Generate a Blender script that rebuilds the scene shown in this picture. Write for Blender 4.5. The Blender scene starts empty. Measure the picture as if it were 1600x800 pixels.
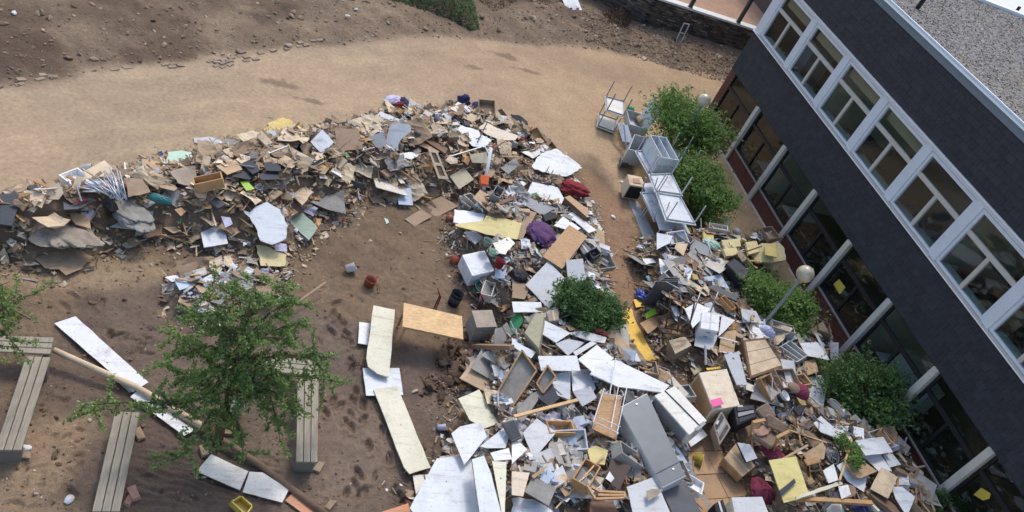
import bpy, bmesh, math, random
import numpy as np
from mathutils import Vector, Matrix

random.seed(11)
RG = np.random.default_rng(11)
sc = bpy.context.scene
COL = sc.collection
rad = math.radians

# ------------------------------------------------------------------ camera
CP = np.array([-18.3253, -26.3778, 13.32])
YAW, PIT, ROL, FPX = 0.4613, 0.6463, 0.4652, 1259.74      # heading, downward pitch, roll, focal length (1600 px wide)
fw = np.array([math.sin(YAW)*math.cos(PIT), math.cos(YAW)*math.cos(PIT), -math.sin(PIT)])
r0 = np.cross(fw, [0, 0, 1.]); r0 /= np.linalg.norm(r0); u0 = np.cross(r0, fw)
rt = math.cos(ROL)*r0 + math.sin(ROL)*u0
up = -math.sin(ROL)*r0 + math.cos(ROL)*u0
cd = bpy.data.cameras.new('camera'); cam = bpy.data.objects.new('camera', cd); COL.objects.link(cam)
cd.sensor_width = 36.0; cd.lens = FPX/1600*36.0; cd.clip_start = .1; cd.clip_end = 2000
cam.matrix_world = Matrix(((rt[0], up[0], -fw[0], CP[0]), (rt[1], up[1], -fw[1], CP[1]), (rt[2], up[2], -fw[2], CP[2]), (0, 0, 0, 1)))
sc.camera = cam

# ------------------------------------------------------------------ sky, sun, exposure
SUN_EL, SUN_AZ = rad(54), math.atan2(.30, 1.0)             # azimuth from +y towards +x
w = bpy.data.worlds.new('World'); sc.world = w; w.use_nodes = True
nt = w.node_tree; bg = nt.nodes['Background']
sky = nt.nodes.new('ShaderNodeTexSky'); sky.sky_type = 'NISHITA'; sky.sun_disc = False
sky.sun_elevation = SUN_EL; sky.sun_rotation = SUN_AZ; sky.air_density = 1.0; sky.dust_density = 2.5; sky.ozone_density = 1.0
nt.links.new(sky.outputs[0], bg.inputs[0]); bg.inputs[1].default_value = 0.15
sl = bpy.data.lights.new('sun', 'SUN'); sl.energy = 0.85; sl.angle = rad(10.0); sl.color = (1, .96, .9)
sun = bpy.data.objects.new('sun', sl); COL.objects.link(sun)
sd = Vector((math.sin(SUN_AZ)*math.cos(SUN_EL), math.cos(SUN_AZ)*math.cos(SUN_EL), math.sin(SUN_EL)))
sun.rotation_euler = sd.to_track_quat('Z', 'Y').to_euler(); sun.location = (10, 40, 50)
sc.view_settings.view_transform = 'Standard'; sc.view_settings.look = 'None'
sc.view_settings.exposure = 0.74; sc.view_settings.gamma = 1.0; sc.view_settings.use_curve_mapping = False

# ------------------------------------------------------------------ numeric helpers
def lin(r, g, b):
    f = lambda c: (c/255/12.92) if c/255 <= .04045 else ((c/255+.055)/1.055)**2.4
    return (f(r), f(g), f(b))
def ray(px, py):
    return fw + (px-800)/FPX*rt - (py-400)/FPX*up
def G(px, py, z=0.0):
    d = ray(px, py); return CP + (z-CP[2])/d[2]*d
_perm = RG.random((256, 256))
def vnoise(x, y):
    x = np.asarray(x, float); y = np.asarray(y, float)
    xi = np.floor(x).astype(int); yi = np.floor(y).astype(int); fx = x-xi; fy = y-yi
    fx = fx*fx*(3-2*fx); fy = fy*fy*(3-2*fy)
    a = _perm[xi & 255, yi & 255]; b = _perm[(xi+1) & 255, yi & 255]; c = _perm[xi & 255, (yi+1) & 255]; d = _perm[(xi+1) & 255, (yi+1) & 255]
    return (a*(1-fx)+b*fx)*(1-fy)+(c*(1-fx)+d*fx)*fy
def fbm(x, y, s=1.0, o=4):
    t = 0; a = .5; n = 0
    for i in range(o):
        t = t + a*vnoise(np.asarray(x)*s*2**i+17.3*i, np.asarray(y)*s*2**i+9.1*i); n += a; a *= .5
    return t/n-.5
def inpoly(x, y, P):
    x = np.asarray(x, float); y = np.asarray(y, float); c = np.zeros(x.shape, bool); n = len(P)
    for i in range(n):
        x1, y1 = P[i]; x2, y2 = P[(i+1) % n]
        c ^= ((y1 > y) != (y2 > y)) & (x < (x2-x1)*(y-y1)/((y2-y1) or 1e-9)+x1)
    return c
def sdist(x, y, P):                                         # signed distance, positive inside
    x = np.asarray(x, float); y = np.asarray(y, float); d = np.full(x.shape, 1e9)
    for i in range(len(P)):
        ax, ay = P[i]; bx, by = P[(i+1) % len(P)]
        dx, dy = bx-ax, by-ay; t = np.clip(((x-ax)*dx+(y-ay)*dy)/(dx*dx+dy*dy+1e-9), 0, 1)
        d = np.minimum(d, np.hypot(x-ax-t*dx, y-ay-t*dy))
    return np.where(inpoly(x, y, P), d, -d)
def sstep(a, b, x):
    t = np.clip((x-a)/(b-a), 0, 1); return t*t*(3-2*t)
def wpoly(pts, z=0.0): return [tuple(G(px, py, z)[:2]) for px, py in pts]

# ------------------------------------------------------------------ terrain and heap heights
EX = [-200, -60, -23.5, -21, -17.8, -12.6, -9.4, -5.8, -3.6, -1, 6, 200]; EY = [-140, -40, -7.7, -5.6, -3.1, .6, 2.1, 3.3, 4.2, 4.7, 5.2, 5.2]
def edge_y(x): return np.interp(x, EX, EY)                  # far edge of the dusty road
HEAPS = [
 ([(-160, 330), (0, 300), (120, 275), (200, 258), (300, 228), (400, 208), (470, 197), (560, 190), (600, 168), (740, 168), (830, 203), (880, 248), (915, 300), (925, 335), (880, 345), (780, 340), (740, 310), (690, 305), (640, 308), (570, 303), (545, 335), (500, 342), (485, 372), (450, 412), (390, 417), (370, 387), (310, 387), (240, 370), (140, 392), (90, 424), (0, 404), (-160, 430)], .95, 1.25),
 ([(255, 432), (290, 415), (330, 400), (430, 395), (462, 422), (430, 452), (345, 472), (335, 520), (310, 515), (300, 482), (255, 472)], .22, .4),
 ([(740, 305), (925, 315), (945, 400), (950, 450), (958, 520), (975, 560), (1050, 605), (1085, 655), (1085, 740), (1100, 830), (640, 840), (650, 775), (690, 722), (700, 662), (725, 620), (740, 590), (735, 560), (760, 530), (790, 505), (735, 452), (720, 412), (702, 372), (705, 340)], .75, .7),
 ([(1000, 372), (1090, 355), (1130, 372), (1225, 377), (1215, 412), (1180, 432), (1170, 505), (1290, 515), (1310, 545), (1290, 575), (1290, 645), (1360, 685), (1400, 705), (1450, 765), (1490, 840), (1180, 840), (1172, 765), (1130, 725), (1112, 645), (1090, 585), (1050, 562), (1030, 547), (1000, 485), (1010, 432), (990, 402)], .75, .7)]
HEAPS = [(wpoly(p, .2), h, wd) for p, h, wd in HEAPS]
def heap_z(x, y, lump=True):
    x = np.asarray(x, float); y = np.asarray(y, float); z = np.zeros(x.shape)
    for P, h, wd in HEAPS:
        b = np.array(P); m = (x > b[:, 0].min()-.1) & (x < b[:, 0].max()+.1) & (y > b[:, 1].min()-.1) & (y < b[:, 1].max()+.1)
        if m.any():
            s = sdist(x[m], y[m], P) if x.ndim else sdist(x, y, P)
            v = h*sstep(-.05, wd, s)
            if x.ndim: z[m] = np.maximum(z[m], v)
            else: z = np.maximum(z, v)
    if lump: z = z*(1+.9*fbm(x, y, .9, 3))
    return z
def ground_z(x, y):
    x = np.asarray(x, float); y = np.asarray(y, float)
    s = sstep(-.2, 1.6, y-edge_y(x))*(1-.55*sstep(-3.5, 0, x))
    z = s*(.16+.55*fbm(x, y, .35, 4)+.16*fbm(x, y, 1.7, 3))
    z = z+.25*sstep(5.6, 8.2, y)*sstep(-3, 2, x)
    low = 1-sstep(-11.5, -8.5, y-.25*(x+18))
    z = z+low*(.12*fbm(x, y, .5, 3)+.09*(.2-np.abs(fbm(x+5, y, 1.3, 3)))+.06*fbm(x, y, 4.2, 3)+.05*(.2-np.abs(fbm(x, y+9, 2.6, 3))))+(1-low)*(1-s)*.03*fbm(x, y, .6, 3)
    return z*sstep(120, 60, np.hypot(x+8, y+5))
def surf(px, py, heap=True):
    z = 0.3 if heap else 0.0
    for _ in range(12):
        p = G(px, py, z); zn = float(ground_z(p[0], p[1])) + (float(heap_z(p[0], p[1])) if heap else 0)
        z = .5*z+.5*zn
    return z

# ------------------------------------------------------------------ objects
def mesh(name, V, F, m=None, parent=None, smooth=False, origin=None, color=None):
    V = np.asarray(V, float)
    if origin is None:
        origin = np.array([(V[:, 0].min()+V[:, 0].max())/2, (V[:, 1].min()+V[:, 1].max())/2, V[:, 2].min()])
    origin = np.asarray(origin, float)
    me = bpy.data.meshes.new(name); me.from_pydata((V-origin).tolist(), [], [list(map(int, f)) for f in F]); me.update()
    if smooth: me.polygons.foreach_set('use_smooth', [True]*len(me.polygons))
    o = bpy.data.objects.new(name, me); COL.objects.link(o)
    if m: me.materials.append(m)
    o.location = origin
    if parent:
        o.parent = parent; pw = parent_origin(parent); o.location = Vector(origin)-pw
    if color: o.color = (*color, 1)
    return o
def parent_origin(p):
    v = Vector((0, 0, 0))
    while p: v += Vector(p.location); p = p.parent
    return v
def tag(o, label, cat, group=None, kind=None):
    if label: o['label'] = label
    if cat: o['category'] = cat
    if group: o['group'] = group
    if kind: o['kind'] = kind
    return o
def thing(name, label, cat, loc, group=None):
    o = bpy.data.objects.new(name, None); COL.objects.link(o); o.location = Vector([float(c) for c in loc]); o.empty_display_size = .2
    return tag(o, label, cat, group)
class MB:                                                   # collects shapes for one mesh
    def __init__(s): s.V = []; s.F = []
    def add(s, V, F):
        n = len(s.V); s.V += [tuple(v) for v in V]; s.F += [[i+n for i in f] for f in F]; return s
    def box(s, a, b):
        (x0, y0, z0), (x1, y1, z1) = a, b
        return s.add([(x0, y0, z0), (x1, y0, z0), (x1, y1, z0), (x0, y1, z0), (x0, y0, z1), (x1, y0, z1), (x1, y1, z1), (x0, y1, z1)],
                     [(0, 3, 2, 1), (4, 5, 6, 7), (0, 1, 5, 4), (1, 2, 6, 5), (2, 3, 7, 6), (3, 0, 4, 7)])
    def tube(s, pts, rs, n=8, cap=True):
        pts = [np.asarray(p, float) for p in pts]; rs = rs if hasattr(rs, '__len__') else [rs]*len(pts)
        V = []; F = []; ref = None
        for i, p in enumerate(pts):
            t = pts[min(i+1, len(pts)-1)]-pts[max(i-1, 0)]; t = t/(np.linalg.norm(t)+1e-9)
            if ref is None:
                ref = np.cross(t, [0, 0, 1.] if abs(t[2]) < .9 else [1., 0, 0])
            ref = ref-t*(ref@t); ref /= np.linalg.norm(ref)+1e-9; b = np.cross(t, ref)
            V += [p+rs[i]*(math.cos(2*math.pi*k/n)*ref+math.sin(2*math.pi*k/n)*b) for k in range(n)]
        for i in range(len(pts)-1):
            for k in range(n):
                F.append((i*n+k, i*n+(k+1) % n, (i+1)*n+(k+1) % n, (i+1)*n+k))
        if cap: F += [tuple(range(n))[::-1], tuple(range((len(pts)-1)*n, len(pts)*n))]
        return s.add(V, F)
    def bar(s, a, b, wx, wz, upv=(0, 0, 1)):                 # square bar a-b
        a = np.asarray(a, float); b = np.asarray(b, float); t = (b-a)/np.linalg.norm(b-a)
        e = np.cross(t, upv)
        if np.linalg.norm(e) < 1e-3: e = np.cross(t, (1, 0, 0))
        e /= np.linalg.norm(e); n = np.cross(e, t); V = []
        for p in (a, b):
            V += [p-e*wx/2-n*wz/2, p+e*wx/2-n*wz/2, p+e*wx/2+n*wz/2, p-e*wx/2+n*wz/2]
        return s.add(V, [(0, 3, 2, 1), (4, 5, 6, 7), (0, 1, 5, 4), (1, 2, 6, 5), (2, 3, 7, 6), (3, 0, 4, 7)])
    def lathe(s, c, axis, prof, n=16):                      # prof: (radius, along)
        axis = np.asarray(axis, float); axis /= np.linalg.norm(axis); e = np.cross(axis, (0, 0, 1) if abs(axis[2]) < .9 else (1, 0, 0)); e /= np.linalg.norm(e); b = np.cross(axis, e)
        V = []; F = []
        for r, h in prof: V += [np.asarray(c)+axis*h+r*(math.cos(2*math.pi*k/n)*e+math.sin(2*math.pi*k/n)*b) for k in range(n)]
        for i in range(len(prof)-1):
            for k in range(n): F.append((i*n+k, i*n+(k+1) % n, (i+1)*n+(k+1) % n, (i+1)*n+k))
        return s.add(V, F)
    def build(s, name, m, parent=None, smooth=False): return mesh(name, s.V, s.F, m, parent, smooth)

# ------------------------------------------------------------------ materials
_mats = {}
def newmat(name):
    m = bpy.data.materials.new(name); m.use_nodes = True; t = m.node_tree
    return m, t, t.nodes['Principled BSDF']
def N(t, k, **kw):
    n = t.nodes.new(k)
    for a, v in kw.items():
        if a.startswith('i_'):
            key = a[2:]; n.inputs[int(key) if key.isdigit() else key.replace('_', ' ')].default_value = v
        else: setattr(n, a, v)
    return n
def mixc(t, a, b, f, mode='MIX'):
    n = t.nodes.new('ShaderNodeMix'); n.data_type = 'RGBA'; n.blend_type = mode
    for k, v in ((0, f), (6, a), (7, b)):
        if hasattr(v, 'links') or hasattr(v, 'is_linked'): t.links.new(v, n.inputs[k])
        else: n.inputs[k].default_value = v if k == 0 else (*v[:3], 1)
    return n.outputs[2]
def rng(t, src, a, b, c=0, d=1):
    n = N(t, 'ShaderNodeMapRange', clamp=True); n.inputs[1].default_value = a; n.inputs[2].default_value = b; n.inputs[3].default_value = c; n.inputs[4].default_value = d
    t.links.new(src, n.inputs[0]); return n.outputs[0]
MUDC = lin(124, 104, 84)
def surfmat(name, base=None, rough=.6, dirt=.3, scale=1.6, var=.12, bump=.15, grain=None, metal=0.0, dirtc=MUDC, spec=.4, speck=.25, holes=0):
    """painted, wooden, plastic or cardboard surface; base None = the object's own colour"""
    key = name
    if key in _mats: return _mats[key]
    m, t, b = newmat(name); L = t.links.new
    geo = N(t, 'ShaderNodeNewGeometry'); tc = N(t, 'ShaderNodeTexCoord')
    if base is None:
        oi = N(t, 'ShaderNodeObjectInfo'); bc = oi.outputs['Color']
    else:
        rgb = N(t, 'ShaderNodeRGB'); rgb.outputs[0].default_value = (*base, 1); bc = rgb.outputs[0]
    n1 = N(t, 'ShaderNodeTexNoise', i_Scale=3.2, i_Detail=5.0, i_Roughness=.62); L(geo.outputs['Position'], n1.inputs[0])
    v = rng(t, n1.outputs[0], .25, .75, 1-var, 1+var)
    c = mixc(t, bc, v, 1.0, 'MULTIPLY')
    if grain:
        mp = N(t, 'ShaderNodeMapping'); mp.inputs['Scale'].default_value = grain; L(tc.outputs['Object'], mp.inputs[0])
        ng = N(t, 'ShaderNodeTexNoise', i_Scale=6.0, i_Detail=4.0, i_Distortion=.6); L(mp.outputs[0], ng.inputs[0])
        c = mixc(t, c, rng(t, ng.outputs[0], .3, .7, .72, 1.15), 1.0, 'MULTIPLY')
    n2 = N(t, 'ShaderNodeTexNoise', i_Scale=scale, i_Detail=7.0, i_Roughness=.68); L(geo.outputs['Position'], n2.inputs[0])
    c = mixc(t, c, dirtc, rng(t, n2.outputs[0], .72-.42*dirt, .86-.3*dirt, 0, min(1, .35+.7*dirt)))
    n3 = N(t, 'ShaderNodeTexNoise', i_Scale=22.0, i_Detail=3.0, i_Roughness=.7); L(geo.outputs['Position'], n3.inputs[0])
    c = mixc(t, c, tuple(.55*k for k in dirtc), rng(t, n3.outputs[0], .62-.06*speck, .74, 0, .85*min(1, speck*2)))
    if holes:                                               # long mud smears and a few screw holes
        mp2 = N(t, 'ShaderNodeMapping'); mp2.inputs['Rotation'].default_value = (0, 0, .8); mp2.inputs['Scale'].default_value = (.7, 5, 3); L(geo.outputs['Position'], mp2.inputs[0])
        n5 = N(t, 'ShaderNodeTexNoise', i_Scale=1.6, i_Detail=6.0, i_Roughness=.7); L(mp2.outputs[0], n5.inputs[0]); c = mixc(t, c, dirtc, rng(t, n5.outputs[0], .54, .72, 0, .55))
        vo = N(t, 'ShaderNodeTexVoronoi', i_Scale=2.6); L(geo.outputs['Position'], vo.inputs[0]); c = mixc(t, c, lin(70, 58, 48), rng(t, vo.outputs['Distance'], .035, .055, .9, 0))
    L(c, b.inputs['Base Color']); b.inputs['Roughness'].default_value = rough; b.inputs['Metallic'].default_value = metal
    b.inputs['Specular IOR Level'].default_value = spec
    n4 = N(t, 'ShaderNodeTexNoise', i_Scale=14.0, i_Detail=5.0); L(geo.outputs['Position'], n4.inputs[0])
    bp = N(t, 'ShaderNodeBump', i_Strength=bump, i_Distance=.03); L(n4.outputs[0], bp.inputs['Height']); L(bp.outputs[0], b.inputs['Normal'])
    _mats[key] = m; return m
def C(key):                                                 # palette: key -> material
    r, g, bl, kind = PAL[key]
    kw = dict(slat=dict(rough=.75, dirt=.2, grain=(9, .7, 9), speck=.1, bump=.1), paint=dict(rough=.5, dirt=.37, speck=.4, bump=.03, holes=1), wood=dict(rough=.6, dirt=.25, grain=(1.5, 6, 6), speck=.2, bump=.06), card=dict(rough=.9, dirt=.4, var=.22, bump=.4, scale=2.5, speck=.4),
              foam=dict(rough=.95, dirt=.3, var=.2, bump=.6), cloth=dict(rough=.95, dirt=.2, bump=.5, var=.25), metal=dict(rough=.38, dirt=.3, metal=.55, bump=.03), plastic=dict(rough=.35, dirt=.2), rubber=dict(rough=.75, dirt=.35))[kind]
    return surfmat(key, lin(r, g, bl), **kw)
PAL = dict(
 white=(220, 221, 221, 'paint'), offwhite=(220, 216, 204, 'paint'), paleblue=(206, 211, 214, 'paint'), bluegrey=(174, 179, 184, 'paint'), lightgrey=(190, 192, 192, 'paint'), grey=(140, 143, 146, 'paint'),
 darkgrey=(84, 86, 90, 'paint'), charcoal=(62, 64, 70, 'rubber'), black=(36, 36, 40, 'rubber'), cream=(206, 202, 178, 'paint'), beige=(214, 198, 172, 'paint'), khaki=(168, 160, 130, 'paint'),
 olive=(192, 178, 116, 'paint'), yellow=(212, 198, 128, 'paint'), mint=(172, 200, 178, 'paint'), sage=(132, 156, 140, 'paint'), teal=(50, 116, 114, 'plastic'), green=(60, 138, 84, 'plastic'), lime=(150, 190, 60, 'plastic'),
 orange=(224, 104, 48, 'plastic'), terracotta=(196, 128, 88, 'paint'), red=(132, 44, 48, 'cloth'), redframe=(112, 44, 44, 'metal'), pink=(124, 52, 72, 'cloth'), magenta=(228, 84, 150, 'paint'), purple=(94, 64, 100, 'cloth'), lavender=(196, 192, 214, 'card'),
 blue=(60, 80, 160, 'plastic'), navy=(50, 54, 90, 'cloth'), pine=(210, 172, 120, 'wood'), oak=(182, 142, 98, 'wood'), tan=(176, 142, 104, 'wood'), walnut=(112, 82, 60, 'wood'), darkwood=(66, 48, 40, 'wood'), greywood=(150, 140, 122, 'wood'), benchwood=(152, 142, 124, 'slat'), driftwood=(150, 122, 96, 'wood'),
 card=(184, 156, 122, 'card'), cardpale=(206, 184, 152, 'card'), cardgrey=(160, 147, 130, 'card'), carddark=(122, 100, 80, 'card'), mudcard=(154, 132, 108, 'card'), stonegrey=(146, 142, 134, 'card'), paper=(218, 216, 212, 'card'),
 foam=(206, 182, 116, 'foam'), foampale=(206, 192, 144, 'foam'), foambright=(232, 190, 92, 'foam'), carpet=(104, 98, 88, 'cloth'), cushion=(138, 116, 98, 'cloth'), steel=(150, 156, 162, 'metal'), chrome=(186, 190, 196, 'metal'), rust=(104, 78, 60, 'metal'), clay=(150, 84, 62, 'paint'), ball=(172, 84, 60, 'plastic'), tubyellow=(196, 172, 76, 'plastic'), brick=(176, 138, 118, 'card'))
# ================================================================== GROUND
def axis(segs):
    out = []
    for a, b, s in segs: out += list(np.arange(a, b-1e-6, s))
    return np.array(out+[segs[-1][1]])
gx = axis([(-160, -60, 12), (-60, -27, 1.5), (-27, -22, .12), (-22, -11.5, .032), (-11.5, 6, .085), (6, 30, 1.2), (30, 160, 12)])
gy = axis([(-120, -40, 10), (-40, -20.5, .9), (-20.5, -12, .032), (-12, 9.6, .085), (9.6, 30, 1.2), (30, 160, 12)])
XX, YY = np.meshgrid(gx, gy, indexing='ij'); X = XX.ravel(); Y = YY.ravel()
Z = ground_z(X, Y)
def dent(px, py, L=.30, Wd=.12, ang=None, depth=.06):
    c = G(px, py, 0); m = (abs(X-c[0]) < .5) & (abs(Y-c[1]) < .5)
    a = random.uniform(0, 6.28) if ang is None else ang
    dx = X[m]-c[0]; dy = Y[m]-c[1]; q = np.sqrt(((dx*math.cos(a)+dy*math.sin(a))/(L/2))**2+((-dx*math.sin(a)+dy*math.cos(a))/(Wd/2))**2)
    q = q*(1+.9*fbm(X[m], Y[m], 6, 3))
    Z[m] += -depth*(1-sstep(.55, 1.05, q))+.35*depth*np.exp(-((q-1.25)/.22)**2)
for zx, zy in [(435, 180), (480, 105), (530, 140), (590, 190), (670, 130), (625, 45), (672, 225), (705, 390), (835, 465), (640, 560), (745, 575), (620, 650), (660, 690), (580, 260), (605, 100), (900, 700), (870, 655), (785, 295), (920, 740), (560, 690)]:
    dent(400+zx/4, 600+zy/4, random.uniform(.26, .36), random.uniform(.12, .16), rad(random.uniform(60, 120)), random.uniform(.06, .10))
for zx, zy in [(570, 520), (600, 660), (600, 700), (560, 480), (545, 430), (480, 370), (470, 470), (520, 400), (500, 300)]:
    dent(400+zx/4, 400+zy/4, .34, .15, rad(random.uniform(40, 140)), .07)
for zx, zy in [(345, 460), (370, 405), (450, 400), (495, 460), (440, 550), (325, 605), (455, 680), (260, 650), (160, 630), (490, 525), (275, 525), (120, 760), (210, 770), (340, 330), (500, 290), (420, 340)]:
    dent(zx/4, 600+zy/4, random.uniform(.12, .26), random.uniform(.06, .12), None, random.uniform(.02, .06))
for zx, zy in [(790, 500), (830, 520), (740, 490), (640, 290), (400, 310), (450, 240), (840, 620), (920, 520), (880, 560), (950, 460), (930, 610), (860, 590), (690, 490), (900, 500)]:
    dent(zx/4, 400+zy/4, random.uniform(.2, .4), random.uniform(.07, .16), None, random.uniform(.02, .05))
for i in range(70):                                        # trodden mud
    dent(random.uniform(0, 620), random.uniform(440, 800), random.uniform(.12, .32), random.uniform(.06, .14), None, random.uniform(.01, .035))
for i in range(60):
    dent(random.uniform(480, 740), random.uniform(310, 480), random.uniform(.15, .4), random.uniform(.08, .2), None, random.uniform(.01, .035))
# ripples left by the water in the mud round the bench
rm = sstep(-.2, .5, sdist(X, Y, wpoly([(215, 690), (300, 680), (350, 720), (440, 690), (455, 745), (380, 800), (200, 830), (190, 760)])))
ph = (Y+.25*X)*42+6*fbm(X, Y, 1.4, 3)*2.2
Z += rm*.017*np.sin(ph+4*fbm(X, Y, 4, 2))*(.6+.8*fbm(X, Y, 1.0, 2)+.4)
# colours of the ground itself: dust, soil, wet mud, sand
def zone(pts, soft=.5, wob=.7):
    return sstep(-soft, soft, sdist(X, Y, wpoly(pts))+wob*fbm(X, Y, .9, 4)*2)
c = np.tile(np.array(lin(170, 147, 119)), (len(X), 1))
def lay(col, m):
    global c
    c = c*(1-m[:, None])+np.array(lin(*col))*m[:, None]
nb = fbm(X, Y, .25, 4)
lay((158, 138, 113), sstep(-.05, .25, nb)*.8)
smear = fbm(X*.35+Y*.25, Y*1.6-X*1.0, .7, 4)
lay((152, 130, 108), sstep(.02, .25, smear)*.5)
lay((184, 160, 127), sstep(.04, .25, -smear)*.4)
lay((180, 150, 114), sstep(-14, -4, X)*.6)
dm = Y-edge_y(X)
soil = sstep(-.25, .35, dm+.8*fbm(X, Y, 1.1, 4))
lay((136, 116, 95), soil)
lay((110, 91, 74), soil*sstep(.0, .22, fbm(X+9, Y, .45, 5)))
lay((154, 133, 109), soil*sstep(.08, .3, fbm(X-30, Y+7, .8, 4))*.8)
lay((100, 82, 68), zone([(-60, 60), (60, 45), (100, 80), (90, 115), (0, 130), (-60, 135)], .5, .9))
lay((96, 82, 70), zone([(395, 30), (440, 10), (470, 15), (430, 40), (400, 50)], .3, .5)*.8)
low = zone([(-200, 330), (0, 330), (200, 300), (420, 260), (600, 240), (800, 250), (930, 250), (1000, 360), (1100, 330), (1150, 420), (1700, 900), (-300, 1000)], .6, .8)
lay((130, 109, 87), low)
lay((110, 91, 73), low*sstep(-.02, .25, fbm(X, Y+40, .7, 4))*.8)
lay((152, 122, 94), zone([(905, 260), (985, 330), (1005, 400), (1000, 480), (1030, 560), (980, 540), (950, 450), (935, 380), (925, 320)], .3, .3))
wet = zone([(140, 450), (260, 432), (330, 500), (480, 470), (560, 490), (640, 545), (760, 600), (760, 900), (-300, 1000), (-200, 640), (60, 545)], .4, .7)
lay((112, 94, 78), wet)
lay((92, 76, 63), wet*sstep(.0, .3, fbm(X+3, Y-3, 1.1, 4))*.8)
lay((172, 146, 114), zone([(-60, 400), (240, 400), (270, 425), (190, 440), (60, 455), (-60, 455)], .3, .5)*.75)
lay((158, 132, 102), zone([(50, 625), (145, 630), (150, 690), (100, 760), (60, 830), (-60, 830), (-30, 740)], .4, .9)*.85)
lay((140, 119, 100), zone([(400, 640), (640, 620), (640, 760), (480, 800), (400, 760)], .4, .6)*.45)
for sx, sy, L, Wd in [(438, 132, .55, .2), (485, 158, .55, .13), (742, 105, .5, .18), (790, 88, .7, .22), (828, 112, .6, .12)]:
    p = G(sx, sy); q = np.hypot((X-p[0])/L, (Y-p[1])/Wd)*(1+1.6*fbm(X, Y, 3.5, 4)); lay((112, 92, 74), (1-sstep(.5, 1.1, q))*.7)
n0 = len(gx); n1 = len(gy)
ii, jj = np.meshgrid(np.arange(n0-1), np.arange(n1-1), indexing='ij'); a = (ii*n1+jj).ravel()
F4 = np.stack([a, a+n1, a+n1+1, a+1], 1)
me = bpy.data.meshes.new('ground'); me.vertices.add(len(X)); me.vertices.foreach_set('co', np.stack([X, Y, Z], 1).ravel())
me.loops.add(F4.size); me.loops.foreach_set('vertex_index', F4.ravel()); me.polygons.add(len(F4)); me.polygons.foreach_set('loop_start', np.arange(0, F4.size, 4)); me.polygons.foreach_set('loop_total', np.full(len(F4), 4))
me.update(calc_edges=True); me.polygons.foreach_set('use_smooth', np.ones(len(F4), bool))
at = me.attributes.new('soil_colour', 'FLOAT_COLOR', 'POINT'); at.data.foreach_set('color', np.concatenate([c, np.ones((len(c), 1))], 1).ravel())
at = me.attributes.new('wetness', 'FLOAT', 'POINT'); at.data.foreach_set('value', wet)
at = me.attributes.new('rough_soil', 'FLOAT', 'POINT'); at.data.foreach_set('value', np.clip(soil+low*.7, 0, 1))
ground = bpy.data.objects.new('ground', me); COL.objects.link(ground); tag(ground, 'dusty tan road, dark churned soil and wet brown mud of the yard', 'ground', kind='structure')
m, t, b = newmat('ground'); L = t.links.new
ac = N(t, 'ShaderNodeAttribute', attribute_name='soil_colour'); aw = N(t, 'ShaderNodeAttribute', attribute_name='wetness'); ar = N(t, 'ShaderNodeAttribute', attribute_name='rough_soil')
geo = N(t, 'ShaderNodeNewGeometry')
nA = N(t, 'ShaderNodeTexNoise', i_Scale=1.3, i_Detail=8.0, i_Roughness=.65); L(geo.outputs[0], nA.inputs[0])
nB = N(t, 'ShaderNodeTexNoise', i_Scale=9.0, i_Detail=7.0, i_Roughness=.7); L(geo.outputs[0], nB.inputs[0])
nC = N(t, 'ShaderNodeTexNoise', i_Scale=45.0, i_Detail=4.0, i_Roughness=.7); L(geo.outputs[0], nC.inputs[0])
# faint courses of the buried paving showing through the dust
mpb = N(t, 'ShaderNodeMapping'); mpb.inputs['Rotation'].default_value = (0, 0, rad(58)); L(geo.outputs[0], mpb.inputs[0])
bk = N(t, 'ShaderNodeTexBrick', i_Scale=1.0); bk.inputs['Mortar Size'].default_value = .018; bk.inputs['Brick Width'].default_value = .24; bk.inputs['Row Height'].default_value = .13; bk.inputs['Mortar Smooth'].default_value = .6; L(mpb.outputs[0], bk.inputs[0])
nM = N(t, 'ShaderNodeTexNoise', i_Scale=.42, i_Detail=5.0, i_Roughness=.6); L(geo.outputs[0], nM.inputs[0])
pm1 = N(t, 'ShaderNodeMath', operation='MULTIPLY'); L(rng(t, nM.outputs[0], .52, .7, 0, .3), pm1.inputs[0]); L(bk.outputs['Fac'], pm1.inputs[1])
pm2 = N(t, 'ShaderNodeMath', operation='MULTIPLY'); L(pm1.outputs[0], pm2.inputs[0]); L(rng(t, ar.outputs['Fac'], 0, .3, 1, 0), pm2.inputs[1])
acm = mixc(t, ac.outputs[0], lin(104, 88, 72), pm2.outputs[0])
c1 = mixc(t, acm, rng(t, nA.outputs[0], .3, .7, .86, 1.12), 1.0, 'MULTIPLY')
c1 = mixc(t, c1, rng(t, nB.outputs[0], .28, .72, .72, 1.24), 1.0, 'MULTIPLY')
sp = rng(t, nC.outputs[0], .35, .68, .62, 1.22)
mm = N(t, 'ShaderNodeMath', operation='MULTIPLY'); mm.inputs[1].default_value = .75; L(ar.outputs['Fac'], mm.inputs[0])
ma = N(t, 'ShaderNodeMath', operation='ADD'); ma.inputs[1].default_value = .08; L(mm.outputs[0], ma.inputs[0])
c1 = mixc(t, c1, mixc(t, c1, sp, 1.0, 'MULTIPLY'), ma.outputs[0])
L(c1, b.inputs['Base Color'])
L(rng(t, aw.outputs['Fac'], 0, 1, .95, .5), b.inputs['Roughness']); b.inputs['Specular IOR Level'].default_value = .3
bp1 = N(t, 'ShaderNodeBump', i_Strength=.9, i_Distance=.05); L(nB.outputs[0], bp1.inputs['Height'])
bp2 = N(t, 'ShaderNodeBump', i_Distance=.02); L(nC.outputs[0], bp2.inputs['Height']); L(bp1.outputs[0], bp2.inputs['Normal']); L(rng(t, ar.outputs['Fac'], 0, 1, .35, .8), bp2.inputs['Strength'])
L(rng(t, ar.outputs['Fac'], 0, 1, .3, 1.0), bp1.inputs['Strength'])
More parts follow.
